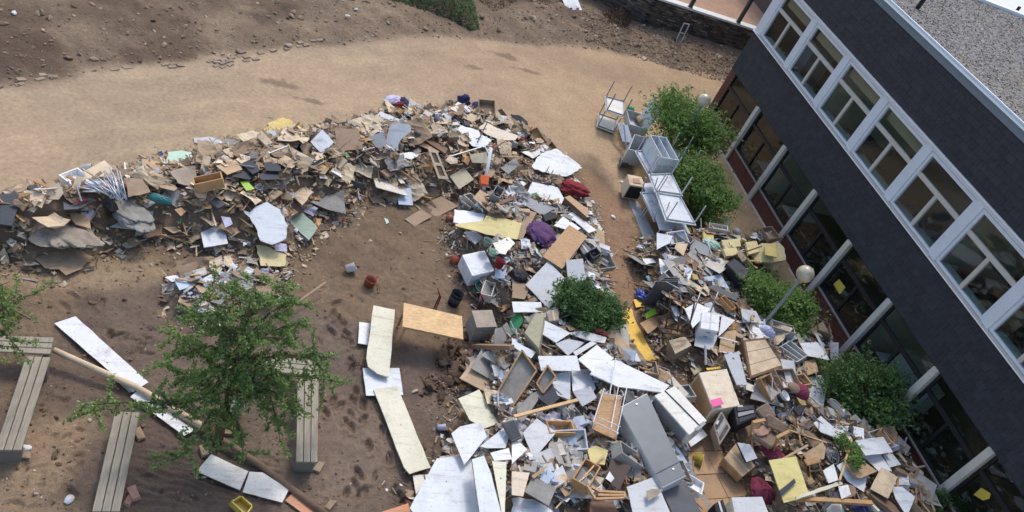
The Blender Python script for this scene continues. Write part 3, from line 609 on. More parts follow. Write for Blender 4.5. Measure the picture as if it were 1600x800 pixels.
def shrub(px, py, label, rx, ry, h, n, m=M_LEAF, leaf=.07, z0=None, seed=1, rot=0, lumps=16, group='shrubs growing along the building', name='shrub'):
    r = np.random.default_rng(seed); c = G(px, py, (z0 or 0)+h*.55); x, y = c[0], c[1]; z0 = float(ground_z(x, y)) if z0 is None else z0
    t = thing(name, label, 'shrub', (x, y, z0), group)
    L = []
    for k in range(lumps):
        a = r.uniform(0, 6.28); q = math.sqrt(r.uniform(0, 1))*.72; zz = r.uniform(.3, .85)*(1-.35*q)
        L.append((np.array([rx*q*math.cos(a), ry*q*math.sin(a), zz*h]), r.uniform(.25, .46)))
    P = []
    stems = MB()
    for k, (lc, lr) in enumerate(L):
        nk = int(n/lumps*lr/.36); v = r.normal(size=(nk, 3)); v /= np.linalg.norm(v, axis=1)[:, None]; rr = r.uniform(.25, 1.12, nk)**.65
        P.append(lc+v*rr[:, None]*lr*np.array([rx, ry, h*.62])*1.05)
        stems.tube([(0, 0, 0), lc*np.array([.35, .35, .5]), lc], [.025, .016, .006], 5)
        for s in range(9):                                  # twigs that break the outline
            d = r.normal(size=3); d[2] = abs(d[2])*.7+.2; d /= np.linalg.norm(d); e = lc+d*lr*np.array([rx, ry, h*.6])*r.uniform(1.1, 1.9)
            stems.tube([lc, e], [.008, .003], 4); tt = r.uniform(.35, 1.02, 16)[:, None]; P.append(lc+(e-lc)*tt+r.normal(0, .035, (16, 3)))
    P = np.concatenate(P); ca, sa = math.cos(rot), math.sin(rot)
    P = P@np.array([[ca, sa, 0], [-sa, ca, 0], [0, 0, 1]]); P = P[P[:, 2] > .04]
    sv = (np.array(stems.V)@np.array([[ca, sa, 0], [-sa, ca, 0], [0, 0, 1]]))+np.array([x, y, z0-.05]); stems.V = [tuple(v) for v in sv]
    stems.build('stems', M_BARK, t); leaves(P+np.array([x, y, z0]), r.uniform(.5, 1.45, len(P))*leaf, r, name='foliage', m=m, parent=t)
    return t
shrub(1074, 192, 'large bright green shrub beside the upturned school tables', 1.65, 1.75, 2.7, 12000, M_LEAF, .10, seed=3, lumps=34)
shrub(1102, 288, 'lower green shrub between the upturned tables and the brick wall', 1.15, 1.5, 1.8, 8000, M_LEAF, .10, seed=13, lumps=26)
shrub(921, 475, 'small dark green shrub rising from the heap beside the yellow foam strip', 1.0, .9, 1.2, 9000, M_LEAFD, .075, z0=.45, seed=4, lumps=32)
shrub(1223, 470, 'bright green shrub around the globe lamp post', 1.2, 1.3, 1.4, 9000, M_LEAF, .09, z0=.2, seed=5, lumps=28)
shrub(1350, 607, 'dark green shrub overhanging pale boards in front of the fifth pale column', 1.5, 1.3, 1.9, 9000, M_LEAFD, .085, seed=6, lumps=40)
shrub(1470, 787, 'sparse green shrub at the foot of the wall in the lower corner', .85, .7, .85, 2600, M_LEAFD, .07, seed=7, lumps=12)

def tree(bx, by, label, limbs, trunk, n, m, leaf, seed, extra=()):
    r = np.random.default_rng(seed); z0 = float(ground_z(bx, by))-.05
    t = thing('tree', label, 'tree', (bx, by, z0)); O = np.array([bx, by, 0])
    MB().tube([np.array(p)+O for p, _ in trunk], [q for _, q in trunk], 9).build('trunk', M_BARK, t, True)
    lm = MB(); P = []
    for pts in limbs:
        pts = [np.array(p, float) for p in pts]; k = len(pts); lm.tube([p+O for p in pts], np.linspace(.022, .005, k), 6)
        tot = 0
        for a, b2 in zip(pts[:-1], pts[1:]):
            Ls = np.linalg.norm(b2-a)
            for j in range(max(2, int(Ls*17))):
                s = a+(b2-a)*r.uniform(0, 1); d = r.normal(size=3); d[2] = d[2]*.5-.05; d /= np.linalg.norm(d); ln = r.uniform(.12, .55)
                e = s+d*ln; e[2] -= .25*ln; lm.tube([s+O, (s+e)/2+O+r.normal(0, .02, 3), e+O], [.006, .004, .002], 4, False)
                nn = int(ln*n); q = r.uniform(.1, 1.05, nn)[:, None]; P.append(s+(e-s)*q+r.normal(0, .028, (nn, 3)))
    lm.build('limbs', M_BARK, t); P = np.concatenate(P)+O
    leaves(P, r.uniform(.6, 1.3, len(P))*leaf, r, upb=.4, w_=.6, name='crown', m=m, parent=t); return t
TB = G(340, 690, 0)
def tp(px, py, z): p = G(px, py, z)-np.array([TB[0], TB[1], 0]); return p
trunk = [((0, 0, -.1), .10), (tp(347, 662, .55), .08), (tp(354, 636, 1.05), .07), (tp(362, 600, 1.7), .058), (tp(372, 560, 2.3), .045), (tp(384, 510, 3.0), .022), (tp(392, 465, 3.7), .01)]
limbs = []
A = [tp(354, 640, 1.0), tp(360, 610, 1.5), tp(364, 590, 1.85), tp(370, 565, 2.2), tp(378, 535, 2.7), tp(386, 500, 3.2)]
for (i, mid, end) in [(1, (310, 600, 1.6), (255, 570, 1.5)), (1, (280, 630, 1.5), (125, 633, 1.3)), (0, (330, 645, 1.3), (282, 722, .9)), (0, (370, 655, 1.2), (380, 712, .7)), (1, (420, 610, 1.6), (438, 690, 1.1)),
                      (2, (430, 585, 1.9), (536, 598, 1.6)), (2, (320, 560, 2.1), (265, 520, 2.0)), (3, (440, 555, 2.3), (520, 560, 2.1)), (3, (420, 520, 2.5), (480, 500, 2.4)), (3, (330, 540, 2.4), (275, 560, 2.2)),
                      (4, (340, 510, 2.8), (290, 480, 2.6)), (4, (420, 490, 2.9), (470, 465, 2.8)), (5, (370, 470, 3.3), (330, 440, 3.3)), (5, (400, 465, 3.4), (395, 438, 3.5)), (5, (430, 460, 3.3), (450, 440, 3.2)),
                      (2, (400, 600, 1.8), (475, 640, 1.4)), (3, (380, 580, 2.1), (400, 625, 1.7)), (2, (345, 590, 1.9), (310, 640, 1.6)), (4, (380, 500, 3.0), (365, 440, 3.2)), (3, (410, 570, 2.2), (450, 600, 1.9)), (3, (350, 570, 2.2), (320, 600, 1.9)), (4, (400, 530, 2.6), (445, 530, 2.5)), (4, (355, 525, 2.6), (315, 510, 2.5))]:
    limbs.append([A[i], tp(*mid), (tp(*mid)+tp(*end))/2+np.array([0, 0, .05]), tp(*end)])
tree(TB[0], TB[1], 'young small-leaved tree with drooping branches standing in the mud between the benches', limbs, trunk, 175, M_LEAFT, .06, 21)
# tree beside the frame whose twigs hang over the bench
TB = G(-90, 640, 0)
l2 = [[tp(-80, 580, 1.5), tp(-30, 500, 2.0), tp(20, 465, 2.0), tp(58, 460, 1.9)], [tp(-80, 560, 1.7), tp(-20, 490, 2.2), tp(10, 478, 2.1), tp(48, 500, 1.7)], [tp(-80, 580, 1.5), tp(-40, 540, 1.8), tp(0, 515, 1.8), tp(30, 545, 1.4)], [tp(-80, 560, 1.7), tp(-40, 470, 2.4), tp(-5, 448, 2.3), tp(15, 440, 2.2)], [tp(-80, 540, 2), tp(-120, 500, 2.3), tp(-150, 520, 2.2)]]
tree(TB[0], TB[1], 'tree whose leafy twigs reach over the L-shaped benches from outside', l2, [((0, 0, -.1), .08), (tp(-80, 580, 1.5), .05), (tp(-80, 540, 2.0), .03)], 110, M_LEAFT, .058, 23)
# ivy and scrub swept against the bank beyond the road
def scrub(label, pts, h, n, m, leaf, seed, name, cat, mn=0.0, twigs=0):
    r = np.random.default_rng(seed); poly = wpoly(pts); b = np.array(poly); P = []
    xs = r.uniform(b[:, 0].min(), b[:, 0].max(), n*6); ys_ = r.uniform(b[:, 1].min(), b[:, 1].max(), n*6); sd_ = sdist(xs, ys_, poly); k = np.where(sd_ > 0)[0][:n]; xs, ys_, sd_ = xs[k], ys_[k], sd_[k]; n = len(k)
    P = np.stack([xs, ys_, ground_z(xs, ys_)+np.minimum(1, sd_/.6)*h*r.uniform(.2, 1, n)*(1+.8*fbm(xs, ys_, 1.5, 2))], 1)
    P = np.array(P); t = thing(name, label, cat, (P[:, 0].mean(), P[:, 1].mean(), 0)); tw = MB()
    for k in range(max(twigs, 60)):
        p = P[r.integers(len(P))]; d = r.normal(size=3); d[2] = abs(d[2])*.4; d /= np.linalg.norm(d); q = np.array(p)+d*r.uniform(.2, .7); tw.tube([np.array(p)-[0, 0, .15], p, q], [.012, .009, .003], 4, False)
    tw.build('stems', M_BARK, t); leaves(P, r.uniform(.6, 1.3, n)*leaf, r, name='foliage', m=m, parent=t)
scrub('green leafy branches heaped on the churned soil beyond the road', [(575, -25), (720, -25), (735, 10), (748, 48), (735, 52), (690, 32), (640, 16), (590, 8)], .7, 5200, M_LEAFG, .13, 31, 'cut_branches', 'branches')
scrub('brown dead brush on the bank beside the white sheet', [(735, -30), (900, -30), (885, 12), (800, 12), (770, 28), (745, 10)], .5, 1500, leafmat('dead_leaves', (96, 80, 62), (70, 58, 46), (112, 96, 74)), .1, 32, 'brushwood', 'brushwood', twigs=260)
scrub('reddish brown root heap at the foot of the stone wall', [(935, 25), (965, 15), (985, 38), (975, 52), (945, 45)], .55, 500, leafmat('root_brown', (92, 66, 50), (66, 48, 38), (110, 84, 64)), .09, 33, 'root_heap', 'roots', twigs=240)
# ================================================================== THINGS: shared builders
COVLAB = []; COVER = []                                                  # footprints (x, y outline, z) of the laid things, so that loose scraps stay below them
def plane_pts(pts, z, tilt):
    d_, az = tilt; n = np.array([math.sin(rad(d_))*math.cos(rad(az)), math.sin(rad(d_))*math.sin(rad(az)), math.cos(rad(d_))])
    c = np.mean(np.array(pts, float), 0); p0 = G(c[0], c[1], z); out = []
    for px, py in pts:
        d = ray(px, py); out.append(CP+d*((p0-CP)@n)/(d@n))
    return np.array(out), n
def T4(ox, oy, s): return [(ox+a/4, oy+b/4) for a, b in s]
def prism(P, n, th):
    k = len(P); P = np.asarray(P)
    ar = sum(np.cross(P[i]-P[0], P[(i+1) % k]-P[0]) for i in range(1, k-1))
    if ar@n < 0: P = P[::-1]
    return np.concatenate([P, P-n*th]), [list(range(k)), list(range(2*k-1, k-1, -1))]+[[i, k+i, k+(i+1) % k, (i+1) % k] for i in range(k)]
def ragged(P, n, amp, step=.12):
    out = []
    for i in range(len(P)):
        a, b = P[i], P[(i+1) % len(P)]; L = np.linalg.norm(b-a); k = max(1, int(L/step)); e = np.cross(n, (b-a)/(L+1e-9)); out.append(a)
        for j in range(1, k): out.append(a+(b-a)*j/k+e*random.uniform(-amp, amp))
    return np.array(out)
def place(pts, lift, z, heap=True):
    c = np.mean(np.array(pts, float), 0); return surf(c[0], c[1], heap)+lift if z is None else z
def slab(name, cat, label, pts, col, lift=.07, tilt=None, th=.02, z=None, torn=0, group=None, parent=None, bend=0):
    z = place(pts, lift, z); tilt = tilt or (random.uniform(2, 9), random.uniform(0, 360))
    P, n = plane_pts(pts, z, tilt)
    P = ragged(P, n, torn) if torn else ragged(P, n, .007, .22)
    COVER.append((P[:, :2].copy(), P[:, 2].mean())); COVLAB.append((P.mean(0), label))
    if bend:                                                # sagging sheet: a grid is not needed, its outline lifts along the long way
        c = P.mean(0); ax = P[1]-P[0]; ax /= np.linalg.norm(ax); s = (P-c)@ax; P = P+np.outer((s/abs(s).max())**2*bend, [0, 0, 1])
    V, F = prism(P, n, th); o = mesh(name, V, F, C(col) if isinstance(col, str) else col, parent)
    if isinstance(col, str) and PAL[col][3] == 'paint' and random.random() < .7:    # raw chipboard shows on the edges and the back
        o.data.materials.append(C('card'))
        for k_, f_ in enumerate(o.data.polygons):
            if k_ == 1 or (k_ > 1 and random.random() < .55): f_.material_index = 1
    if parent is None: tag(o, label, cat, group)
    return o
def bevel_box(P, n, depth, name, m, parent, off=.012, taper=1.0):
    """box whose top outline is P, growing down along -n by depth"""
    c = P.mean(0); B = c+(P-c)*taper-n*depth; k = len(P); V = np.concatenate([P, B]); F = [list(range(k)), list(range(2*k-1, k-1, -1))]+[[i, k+i, k+(i+1) % k, (i+1) % k] for i in range(k)]
    ar = sum(np.cross(P[i]-P[0], P[(i+1) % k]-P[0]) for i in range(1, k-1))
    if ar@n < 0: F = [f[::-1] for f in F]
    bm = bmesh.new(); vs = [bm.verts.new(v) for v in V]
    for f in F: bm.faces.new([vs[i] for i in f])
    bmesh.ops.bevel(bm, geom=list(bm.edges), offset=off, segments=1, affect='EDGES'); bm.verts.index_update()
    V2 = [tuple(v.co) for v in bm.verts]; F2 = [[v.index for v in f.verts] for f in bm.faces]; bm.free()
    return mesh(name, V2, F2, m, parent)
def box(name, cat, label, pts, col, depth, lift=.3, tilt=(0, 0), z=None, side=None, sidecol=None, rim=None, group=None, lines=0, handle=False, topcol=None, open_top=None):
    """cabinet, carton or appliance from its upper face; optional door panel (with handle) on side face number `side`"""
    z = place(pts, lift, z); P, n = plane_pts(pts, z, tilt); c = P.mean(0)
    if len(P) == 4: P = np.array([c+((P[0]-P[2])+(P[1]-P[3]))/4+0*c, c+(-(P[0]-P[2])+(P[1]-P[3]))/4*1, c, c])*0+P
    COVER.append((P[:, :2].copy(), P[:, 2].mean())); COVLAB.append((c, label)); t = thing(name, label, cat, (c-n*depth).tolist(), group)
    ar = sum(np.cross(P[i]-P[0], P[(i+1) % len(P)]-P[0]) for i in range(1, len(P)-1))
    if ar@n < 0: P = P[::-1]
    k = len(P); mt = C(col)
    if open_top is None: bevel_box(P, n, depth, 'body', mt, t)
    else:                                                   # open box: four sides, a bottom and dividers
        th = .022; cc = P-n*depth
        for i in range(k):
            a, b = P[i], P[(i+1) % k]; inn = np.cross(n, (b-a)/np.linalg.norm(b-a)); a2, b2 = a+inn*.002*i, b+inn*.002*i
            V = [a2, b2, b2+inn*th, a2+inn*th]; V = np.array(V+[v-n*depth for v in V]); mesh('side_panel', V, [(0, 1, 2, 3), (7, 6, 5, 4), (0, 4, 5, 1), (1, 5, 6, 2), (2, 6, 7, 3), (3, 7, 4, 0)], mt, t)
        cin = c+(P-c)*.97-n*(depth-.004); V, F = prism(cin, n, .02); mesh('bottom_panel', V, F, mt, t)
        for f in open_top:
            a = P[0]+(P[1]-P[0])*f; b = P[3]+(P[2]-P[3])*f; d = (b-a); a = a+d*.03-n*.004; b = b-d*.03-n*.004; e = np.cross(n, d/np.linalg.norm(d))*.01
            V = np.array([a-e, a+e, b+e, b-e]); V = np.concatenate([V, V-n*(depth-.03)]); mesh('divider', V, [(0, 1, 2, 3), (7, 6, 5, 4), (0, 4, 5, 1), (1, 5, 6, 2), (2, 6, 7, 3), (3, 7, 4, 0)], mt, t)
    if topcol:
        Q = c+(P-c)*1.015+n*.015; V, F = prism(Q, n, .013); mesh('top_panel', V, F, C(topcol), t)
    if rim:
        Q = c+(P-c)*.86+n*.006; V, F = prism(Q, n, .0055); mesh('front_panel', V, F, C(rim), t)
    if side is not None:
        a, b = P[side], P[(side+1) % k]; out = np.cross((b-a)/np.linalg.norm(b-a), n); m4 = (a+b)/2-n*depth/2+out*.004
        e = (b-a)*.44; h = n*depth*.42; Q = np.array([m4-e-h, m4+e-h, m4+e+h, m4-e+h]); V, F = prism(Q+out*.008, out, .0078); dr = mesh('door', V, F, C(sidecol or col), t)
        if handle:
            MB().bar(m4+out*.02-e*.25+h*.6, m4+out*.02+e*.25+h*.6, .015, .015, upv=tuple(n)).build('handle', C('steel'), dr)
    if open_top is None and depth > .3 and k == 4 and name not in ('monitor', 'oven', 'printer', 'steel_cabinet', 'fridge'):
        best = max(range(4), key=lambda i: (CP-c)@np.cross((P[(i+1) % 4]-P[i])/np.linalg.norm(P[(i+1) % 4]-P[i]), n))
        if side is None or best != side:
            a, b = P[best], P[(best+1) % 4]; out = np.cross((b-a)/np.linalg.norm(b-a), n); nd = 1 if name == 'carton' else 2
            for q in range(nd):
                h0 = depth*(.06+.9*q/nd); h1 = depth*(.06+.9*(q+1)/nd)-.015; Q = np.array([a+(b-a)*.05-n*h1, b-(b-a)*.05-n*h1, b-(b-a)*.05-n*h0, a+(b-a)*.05-n*h0])+out*.010; V, F = prism(Q, out, .0095); dd_ = mesh('carton_flap' if nd == 1 else 'drawer', V, F, mt, t)
                if nd == 2: m4 = Q.mean(0); MB().bar(m4+out*.014-(b-a)*.12, m4+out*.014+(b-a)*.12, .014, .02, upv=tuple(n)).build('handle', C('steel'), dd_)
    if name in ('carton', 'box', 'white_box') and k == 4:      # flap joint and tape
        a = (P[0]+P[1])/2; b = (P[2]+P[3])/2; MB().bar(a+n*.003, b+n*.003, .05, .008, upv=tuple(n)).build('tape', C('cardpale' if 'card' in col else 'lightgrey'), t)
    for q in range(lines):                                  # drawer joints across the upper face
        f = (q+1)/(lines+1); a = P[0]+(P[3]-P[0])*f; b = P[1]+(P[2]-P[1])*f; d = (b-a); MB().bar(a+d*.02+n*.004, b-d*.02+n*.004, .012, .01, upv=tuple(n)).build('rail', C(topcol or 'darkgrey'), t)
    return t
def stick(name, cat, label, a, za, b, zb, w_, h_, col, group=None, round_=False, lift=True):
    A = G(*a, (surf(*a)+za) if lift else za); B = G(*b, (surf(*b)+zb) if lift else zb)
    o = (MB().tube([A, B], w_/2, 10) if round_ else MB().bar(A, B, w_, h_)).build(name, C(col)); return tag(o, label, cat, group)
def frame_thing(name, cat, label, segs, r, col, group=None, part='tube'):
    """welded tube frame: segs of (px, py, height above the ground)"""
    pts = [[G(p[0], p[1], p[2]) for p in s] for s in segs]; allp = np.concatenate([np.array(s) for s in pts]); c = allp.mean(0); c[2] = allp[:, 2].min()
    t = thing(name, label, cat, c, group)
    for s in pts: MB().tube(s, r, 8).build(part, C(col), t, True)
    return t
def table(label, pts, z, tilt, leg, updown, topcol='lightgrey', legcol='steel', th=.03, group=None, legr=.024, name='school_table', square=False, apron=True, splay=0, drop=0.0):
    """table from the outline of its top; updown +1 = lying upside down (legs up), -1 = standing"""
    P, n = plane_pts(pts, z, tilt); P = P-np.array([0, 0, drop]); c = P.mean(0); COVER.append((P[:, :2].copy(), z-.05)); t = thing(name, label, 'table', c-np.array([0, 0, leg if updown < 0 else th]), group)
    V, F = prism(P, n, th); mesh('table_top', V, F, C(topcol), t)
    s = n*updown; base = P-n*(th if updown < 0 else 0); ins = [c+(q-c)*.9-n*(th if updown < 0 else -.001) for q in P]
    for q in ins:
        q = np.asarray(q); e = q+s*leg+(q-c)*splay
        (MB().bar(q, e, legr*2, legr*2, upv=tuple((P[1]-P[0]))) if square else MB().tube([q, e], legr, 8)).build('leg', C(legcol), t)
    if apron:
        for i in range(len(P)):
            a, b = ins[i]+s*.025, ins[(i+1) % len(P)]+s*.025; MB().bar(a, b, .02, .045, upv=tuple(n)).build('apron', C(legcol), t)
    return t
def blob(name, cat, label, px, py, size, col, lift=.1, seed=0, rough=.35, parent=None, sub=2):
    """crumpled cloth, foam or clay lump"""
    r = np.random.default_rng(seed); z = surf(px, py)+lift; p = G(px, py, z); bm = bmesh.new(); bmesh.ops.create_icosphere(bm, subdivisions=5 if max(size) > .15 else 4, radius=1)
    V = np.array([v.co[:] for v in bm.verts]); F = [[v.index for v in f.verts] for f in bm.faces]; bm.free()
    if sub == 9: q8 = MB().box((-1, -1, -.7), (1, 1, 1)); V = np.array(q8.V)*(1+.5*(r.random((8, 1))-.5)); F = q8.F; rough = 0
    ox = r.uniform(0, 50, 3); q1 = V[:, 0]*1.6+ox[0]+V[:, 2]*1.3; q2 = V[:, 1]*1.6+ox[1]-V[:, 2]; k = 1+rough*(1.6*fbm(q1, q2, 1.0, 3)+1.5*(.22-np.abs(fbm(q1+9, q2, 2.2, 4)))); V[:, 2] = np.where(V[:, 2] < 0, V[:, 2]*.3, V[:, 2]); a = r.uniform(0, 6.28)
    V = V*k[:, None]*np.array(size); V = V@np.array([[math.cos(a), math.sin(a), 0], [-math.sin(a), math.cos(a), 0], [0, 0, 1]]); o = mesh(name, V+p, F, C(col), parent, sub != 9)
    COVLAB.append((p, label)); COVER.append((np.array([[p[0]-size[0], p[1]-size[1]], [p[0]+size[0], p[1]-size[1]], [p[0]+size[0], p[1]+size[1]], [p[0]-size[0], p[1]+size[1]]])*1.0, z-.1))
    if parent is None: tag(o, label, cat)
    return o
def pail(name, cat, label, px, py, r, h, axis, col, lift=.05, band=None, inner='carddark', handle=False):
    z = surf(px, py)+lift; p = G(px, py, z); t = thing(name, label, cat, p)
    ax = np.array(axis, float); ax /= np.linalg.norm(ax)
    MB().lathe(p, ax, [(.0, 0), (r*.82, 0), (r*.9, h*.5), (r, h), (r*1.06, h), (r*1.06, h*.95), (r*.97, h*.93), (r*.86, h*.1), (0, h*.1)], 18).build('body', C(col), t, True)
    if band: MB().lathe(p, ax, [(r*.88, h*.3), (r*.935, h*.3), (r*.975, h*.7), (r*.95, h*.7)], 18).build('label_band', C(band), t, True)
    if handle:
        e = np.cross(ax, (0, 0, 1) if abs(ax[2]) < .9 else (1, 0, 0)); e /= np.linalg.norm(e); f = np.cross(ax, e)
        MB().tube([p+ax*h+e*r*1.05*math.cos(a)+f*r*1.05*math.sin(a)*.6+ax*math.sin(a)*r*.4 for a in np.linspace(0, math.pi, 9)], .006, 5).build('handle', C('steel'), t)
    return t

# ================================================================== BENCHES AND POLE
def bench(label, pts, nx, group='slatted benches in the mud'):
    """pts: far-left, far-right, near-right, near-left corners of the seat; slats run between the two ends"""
    Q = np.array([G(*p, .46) for p in pts]); c = Q.mean(0); t = thing('bench', label, 'bench', (c[0], c[1], float(ground_z(c[0], c[1]))), group)
    a, b, c2, d = Q; W_ = (b-a); k = 3; wv = 1.0/k
    for i in range(k):
        f0, f1 = i*wv+.018*(i > 0), (i+1)*wv-.018*(i < k-1); P = np.array([a+(b-a)*f0, a+(b-a)*f1, d+(c2-d)*f1, d+(c2-d)*f0]); bevel_box(P, np.array([0, 0, 1.]), .045, 'slat', C('benchwood'), t, off=.006)
    for f in (.03, .9):
        q0 = a+(d-a)*f; q1 = b+(c2-b)*f; q2 = b+(c2-b)*(f+.07); q3 = a+(d-a)*(f+.07); P = np.array([q0, q1, q2, q3])-np.array([0, 0, .047]); cc = P.mean(0); P = cc+(P-cc)*np.array([.94, .94, 1]); bevel_box(P, np.array([0, 0, 1.]), .5, 'leg', flatmat('bench_concrete', (118, 112, 100), .9), t, off=.01)
bench('weathered three-slat bench standing between the sandy mud and the young tree', [(180, 643), (218.5, 644), (187, 799), (144, 799)], 3)
bench('weathered slatted bench half under the young tree, beside the footprints', [(465, 592), (498, 592), (496, 722), (463, 721)], 3)
bench('short slatted bench at the frame edge forming the top of the L', [(-40, 547), (-38, 523), (84, 527), (78, 553)], 3)
bench('long slatted bench at the frame edge forming the stem of the L', [(41, 556), (79, 558), (33, 703), (-8, 703)], 3)
bench('slatted bench crossing behind the young tree, mostly hidden by leaves', [(500, 564), (497, 588), (404, 578), (408, 555)], 3)
P_ = [G(84, 547, .3), G(215, 606, .17), G(326, 672, .14)]
t = thing('pole', 'long pale wooden pole with a red band lying across white boards below the tree', 'pole', (G(200, 600, 0)).tolist())
MB().tube(P_, [.055, .06, .062], 12).build('shaft', C('cardpale'), t, True); MB().tube([G(320, 668.5, .142), G(333, 676.5, .138)], .068, 12).build('band', C('red'), t, True)
o = MB().tube([G(331, 677, .11), G(400, 722, .09), G(512, 806, .1)], [.055, .06, .065], 12).build('pipe', C('carddark'), smooth=True); tag(o, 'muddy brown pipe running on from the red-banded pole past the tree foot', 'pipe')

# ================================================================== TABLE AND FURNITURE ON THE MUD
table('light wooden table standing alone on the mud', [(631, 473), (722, 494), (724, 530), (629, 510)], .73, (0, 0), .68, -1, 'pine', 'oak', .035, legr=.025, name='table', square=True)
for lab, q in (('pair of dark red chair legs sticking up behind the wooden table', [(684, 450, 688, 466), (687, 462, 678, 482), (689, 463, 681, 483)]), ('dark red upright of a toppled chair beside the grey cabinet', [(750, 456, 755, 470), (754, 466, 745, 484), (756, 468, 748, 485)])):
    segs = [[(a, b, .62), (c_, d_, .5)] for a, b, c_, d_ in q[:1]]+[[(a, b, .5), (c_, d_, .02)] for a, b, c_, d_ in q[1:]]
    frame_thing('broken_chair', 'chair', lab, segs, .018, 'redframe', part='leg')
# ================================================================== LAID BOARDS, SHEETS AND PANELS (outline as seen, own height and tilt)
def S(tile, pts, col, name, cat, label, **kw): slab(name, cat, label, T4(*tile, pts), col, **kw)
A0, B0, C0, D0 = (0, 200), (400, 200), (800, 200), (0, 400)
E0, F0, G0, H0, I0, J0, K0 = (400, 400), (800, 400), (1200, 400), (0, 600), (400, 600), (800, 600), (1200, 600)
# --- long heap
S(A0, [(1050, 150), (1130, 140), (1195, 152), (1200, 190), (1255, 230), (1040, 250)], 'mint', 'board', 'board', 'mint green torn board lying on the long heap', torn=.02)
S(A0, [(0, 410), (135, 415), (75, 610), (0, 600)], 'charcoal', 'mat', 'mat', 'dark rubber mat at the frame edge of the long heap', th=.03)
S(A0, [(890, 190), (1005, 215), (1000, 265), (940, 330), (890, 260)], 'card', 'cardboard_sheet', 'cardboard', 'bent brown cardboard between the chrome chair legs and the mint board', torn=.03)
S(A0, [(785, 310), (890, 320), (940, 400), (800, 432)], 'mudcard', 'cardboard_sheet', 'cardboard', 'muddy flat cardboard right beside the chrome chair legs', torn=.02)
S(A0, [(1065, 275), (1120, 255), (1215, 260), (1230, 365), (1110, 365)], 'cardgrey', 'carpet_piece', 'carpet', 'grey brown carpet piece below the mint board', torn=.03, bend=.12)
S(A0, [(1350, 235), (1470, 195), (1515, 258), (1420, 292)], 'card', 'cardboard_sheet', 'cardboard', 'square brown cardboard beside the charcoal boards of the long heap', torn=.01)
S(A0, [(1512, 225), (1600, 192), (1620, 270), (1580, 288)], 'charcoal', 'board', 'board', 'charcoal board leaning over another above the lime folder')
S(A0, [(1445, 302), (1520, 265), (1592, 300), (1560, 322)], 'charcoal', 'board', 'board', 'low charcoal board just above the lime folder')
S(A0, [(395, 460), (520, 420), (600, 450), (480, 505), (400, 510)], 'darkgrey', 'board', 'board', 'dark grey board with a red sticker beside the chrome chair legs')
S(A0, [(458, 462), (545, 436), (552, 450), (466, 474)], 'red', 'sticker', 'sticker', 'red and white strip lying on the dark grey board', lift=.115, th=.006)
S(A0, [(690, 615), (760, 580), (960, 515), (955, 600), (850, 632)], 'white', 'board', 'board', 'white board jutting from under the grey carpet roll', lift=.05)
S(A0, [(200, 580), (340, 535), (440, 590), (400, 612), (300, 630)], 'cardpale', 'cardboard_sheet', 'cardboard', 'pale crushed cardboard near the dark rubber mat', torn=.03, bend=.1)
S(A0, [(430, 520), (560, 560), (570, 630), (470, 600)], 'card', 'cardboard_sheet', 'cardboard', 'brown cardboard flap below the dark grey board', torn=.02)
S(A0, [(870, 650), (960, 600), (1020, 600), (1010, 670), (930, 685)], 'carddark', 'board', 'board', 'dark brown chipboard at the front foot of the long heap', torn=.03)
slab('board', 'board', 'torn muddy chipboard lying on the sand in front of the long heap', [(55, 404), (78, 392), (106, 386), (130, 392), (146, 401), (128, 420), (103, 430), (92, 420), (70, 418)], 'mudcard', torn=.03, z=.10, tilt=(2, 0))
S(A0, [(1255, 652), (1390, 590), (1425, 722), (1275, 746)], 'paleblue', 'panel', 'panel', 'pale blue square panel at the front of the long heap')
slab('panel', 'panel', 'large pale blue torn panel with a brown scar in the long heap', [(379, 328), (390, 332), (400, 322), (417, 315), (437, 327), (450, 352), (447, 372), (425, 382), (407, 376), (398, 352)], 'paleblue', torn=.025, tilt=(14, 250))
S(A0, [(1380, 550), (1440, 560), (1455, 600), (1410, 622)], 'lavender', 'paper_sheet', 'paper', 'lavender sheet above the pale blue square panel', th=.006)
S(A0, [(1500, 335), (1545, 330), (1592, 380), (1540, 392)], 'lime', 'folder', 'folder', 'lime yellow folder between charcoal and blue pieces of the long heap', th=.012)
S(A0, [(1210, 60), (1320, 55), (1390, 85), (1300, 110), (1215, 90)], 'lightgrey', 'board', 'board', 'light grey board among thin wood scraps at the back of the long heap', torn=.02)
S(A0, [(1090, 510), (1130, 495), (1165, 520), (1130, 550)], 'tan', 'offcut', 'offcut', 'light brown offcut in the front slope below the teal rag')
S(B0, [(415, 8), (485, 90), (415, 165), (340, 85)], 'white', 'tile_panel', 'panel', 'clean white square panel standing on its corner in the long heap', tilt=(24, 255))
S(B0, [(490, 0), (640, 5), (670, 130), (510, 146)], 'driftwood', 'board', 'board', 'brown weathered board beside the white square panel', tilt=(18, 260))
S(B0, [(700, 60), (800, 18), (818, 95), (770, 137)], 'grey', 'panel', 'panel', 'mid grey panel leaning on the pale torn sheet', tilt=(25, 250))
S(B0, [(808, 130), (830, 0), (850, -30), (965, -20), (972, 20), (940, 45), (900, 80), (890, 140)], 'bluegrey', 'sheet', 'sheet', 'pale grey torn sheet standing at the crest of the long heap', tilt=(28, 255), torn=.03, lift=.15)
S(B0, [(860, 165), (960, 150), (1050, 160), (970, 196)], 'white', 'board', 'board', 'narrow white board under the pale torn sheet')
S(B0, [(1300, 245), (1362, 320), (1270, 382), (1210, 300)], 'khaki', 'board', 'board', 'grey green square board below the framed door', tilt=(15, 240))
S(B0, [(1335, 165), (1440, 150), (1450, 220), (1350, 215)], 'khaki', 'board', 'board', 'khaki board beside the white and orange tube', tilt=(20, 260))
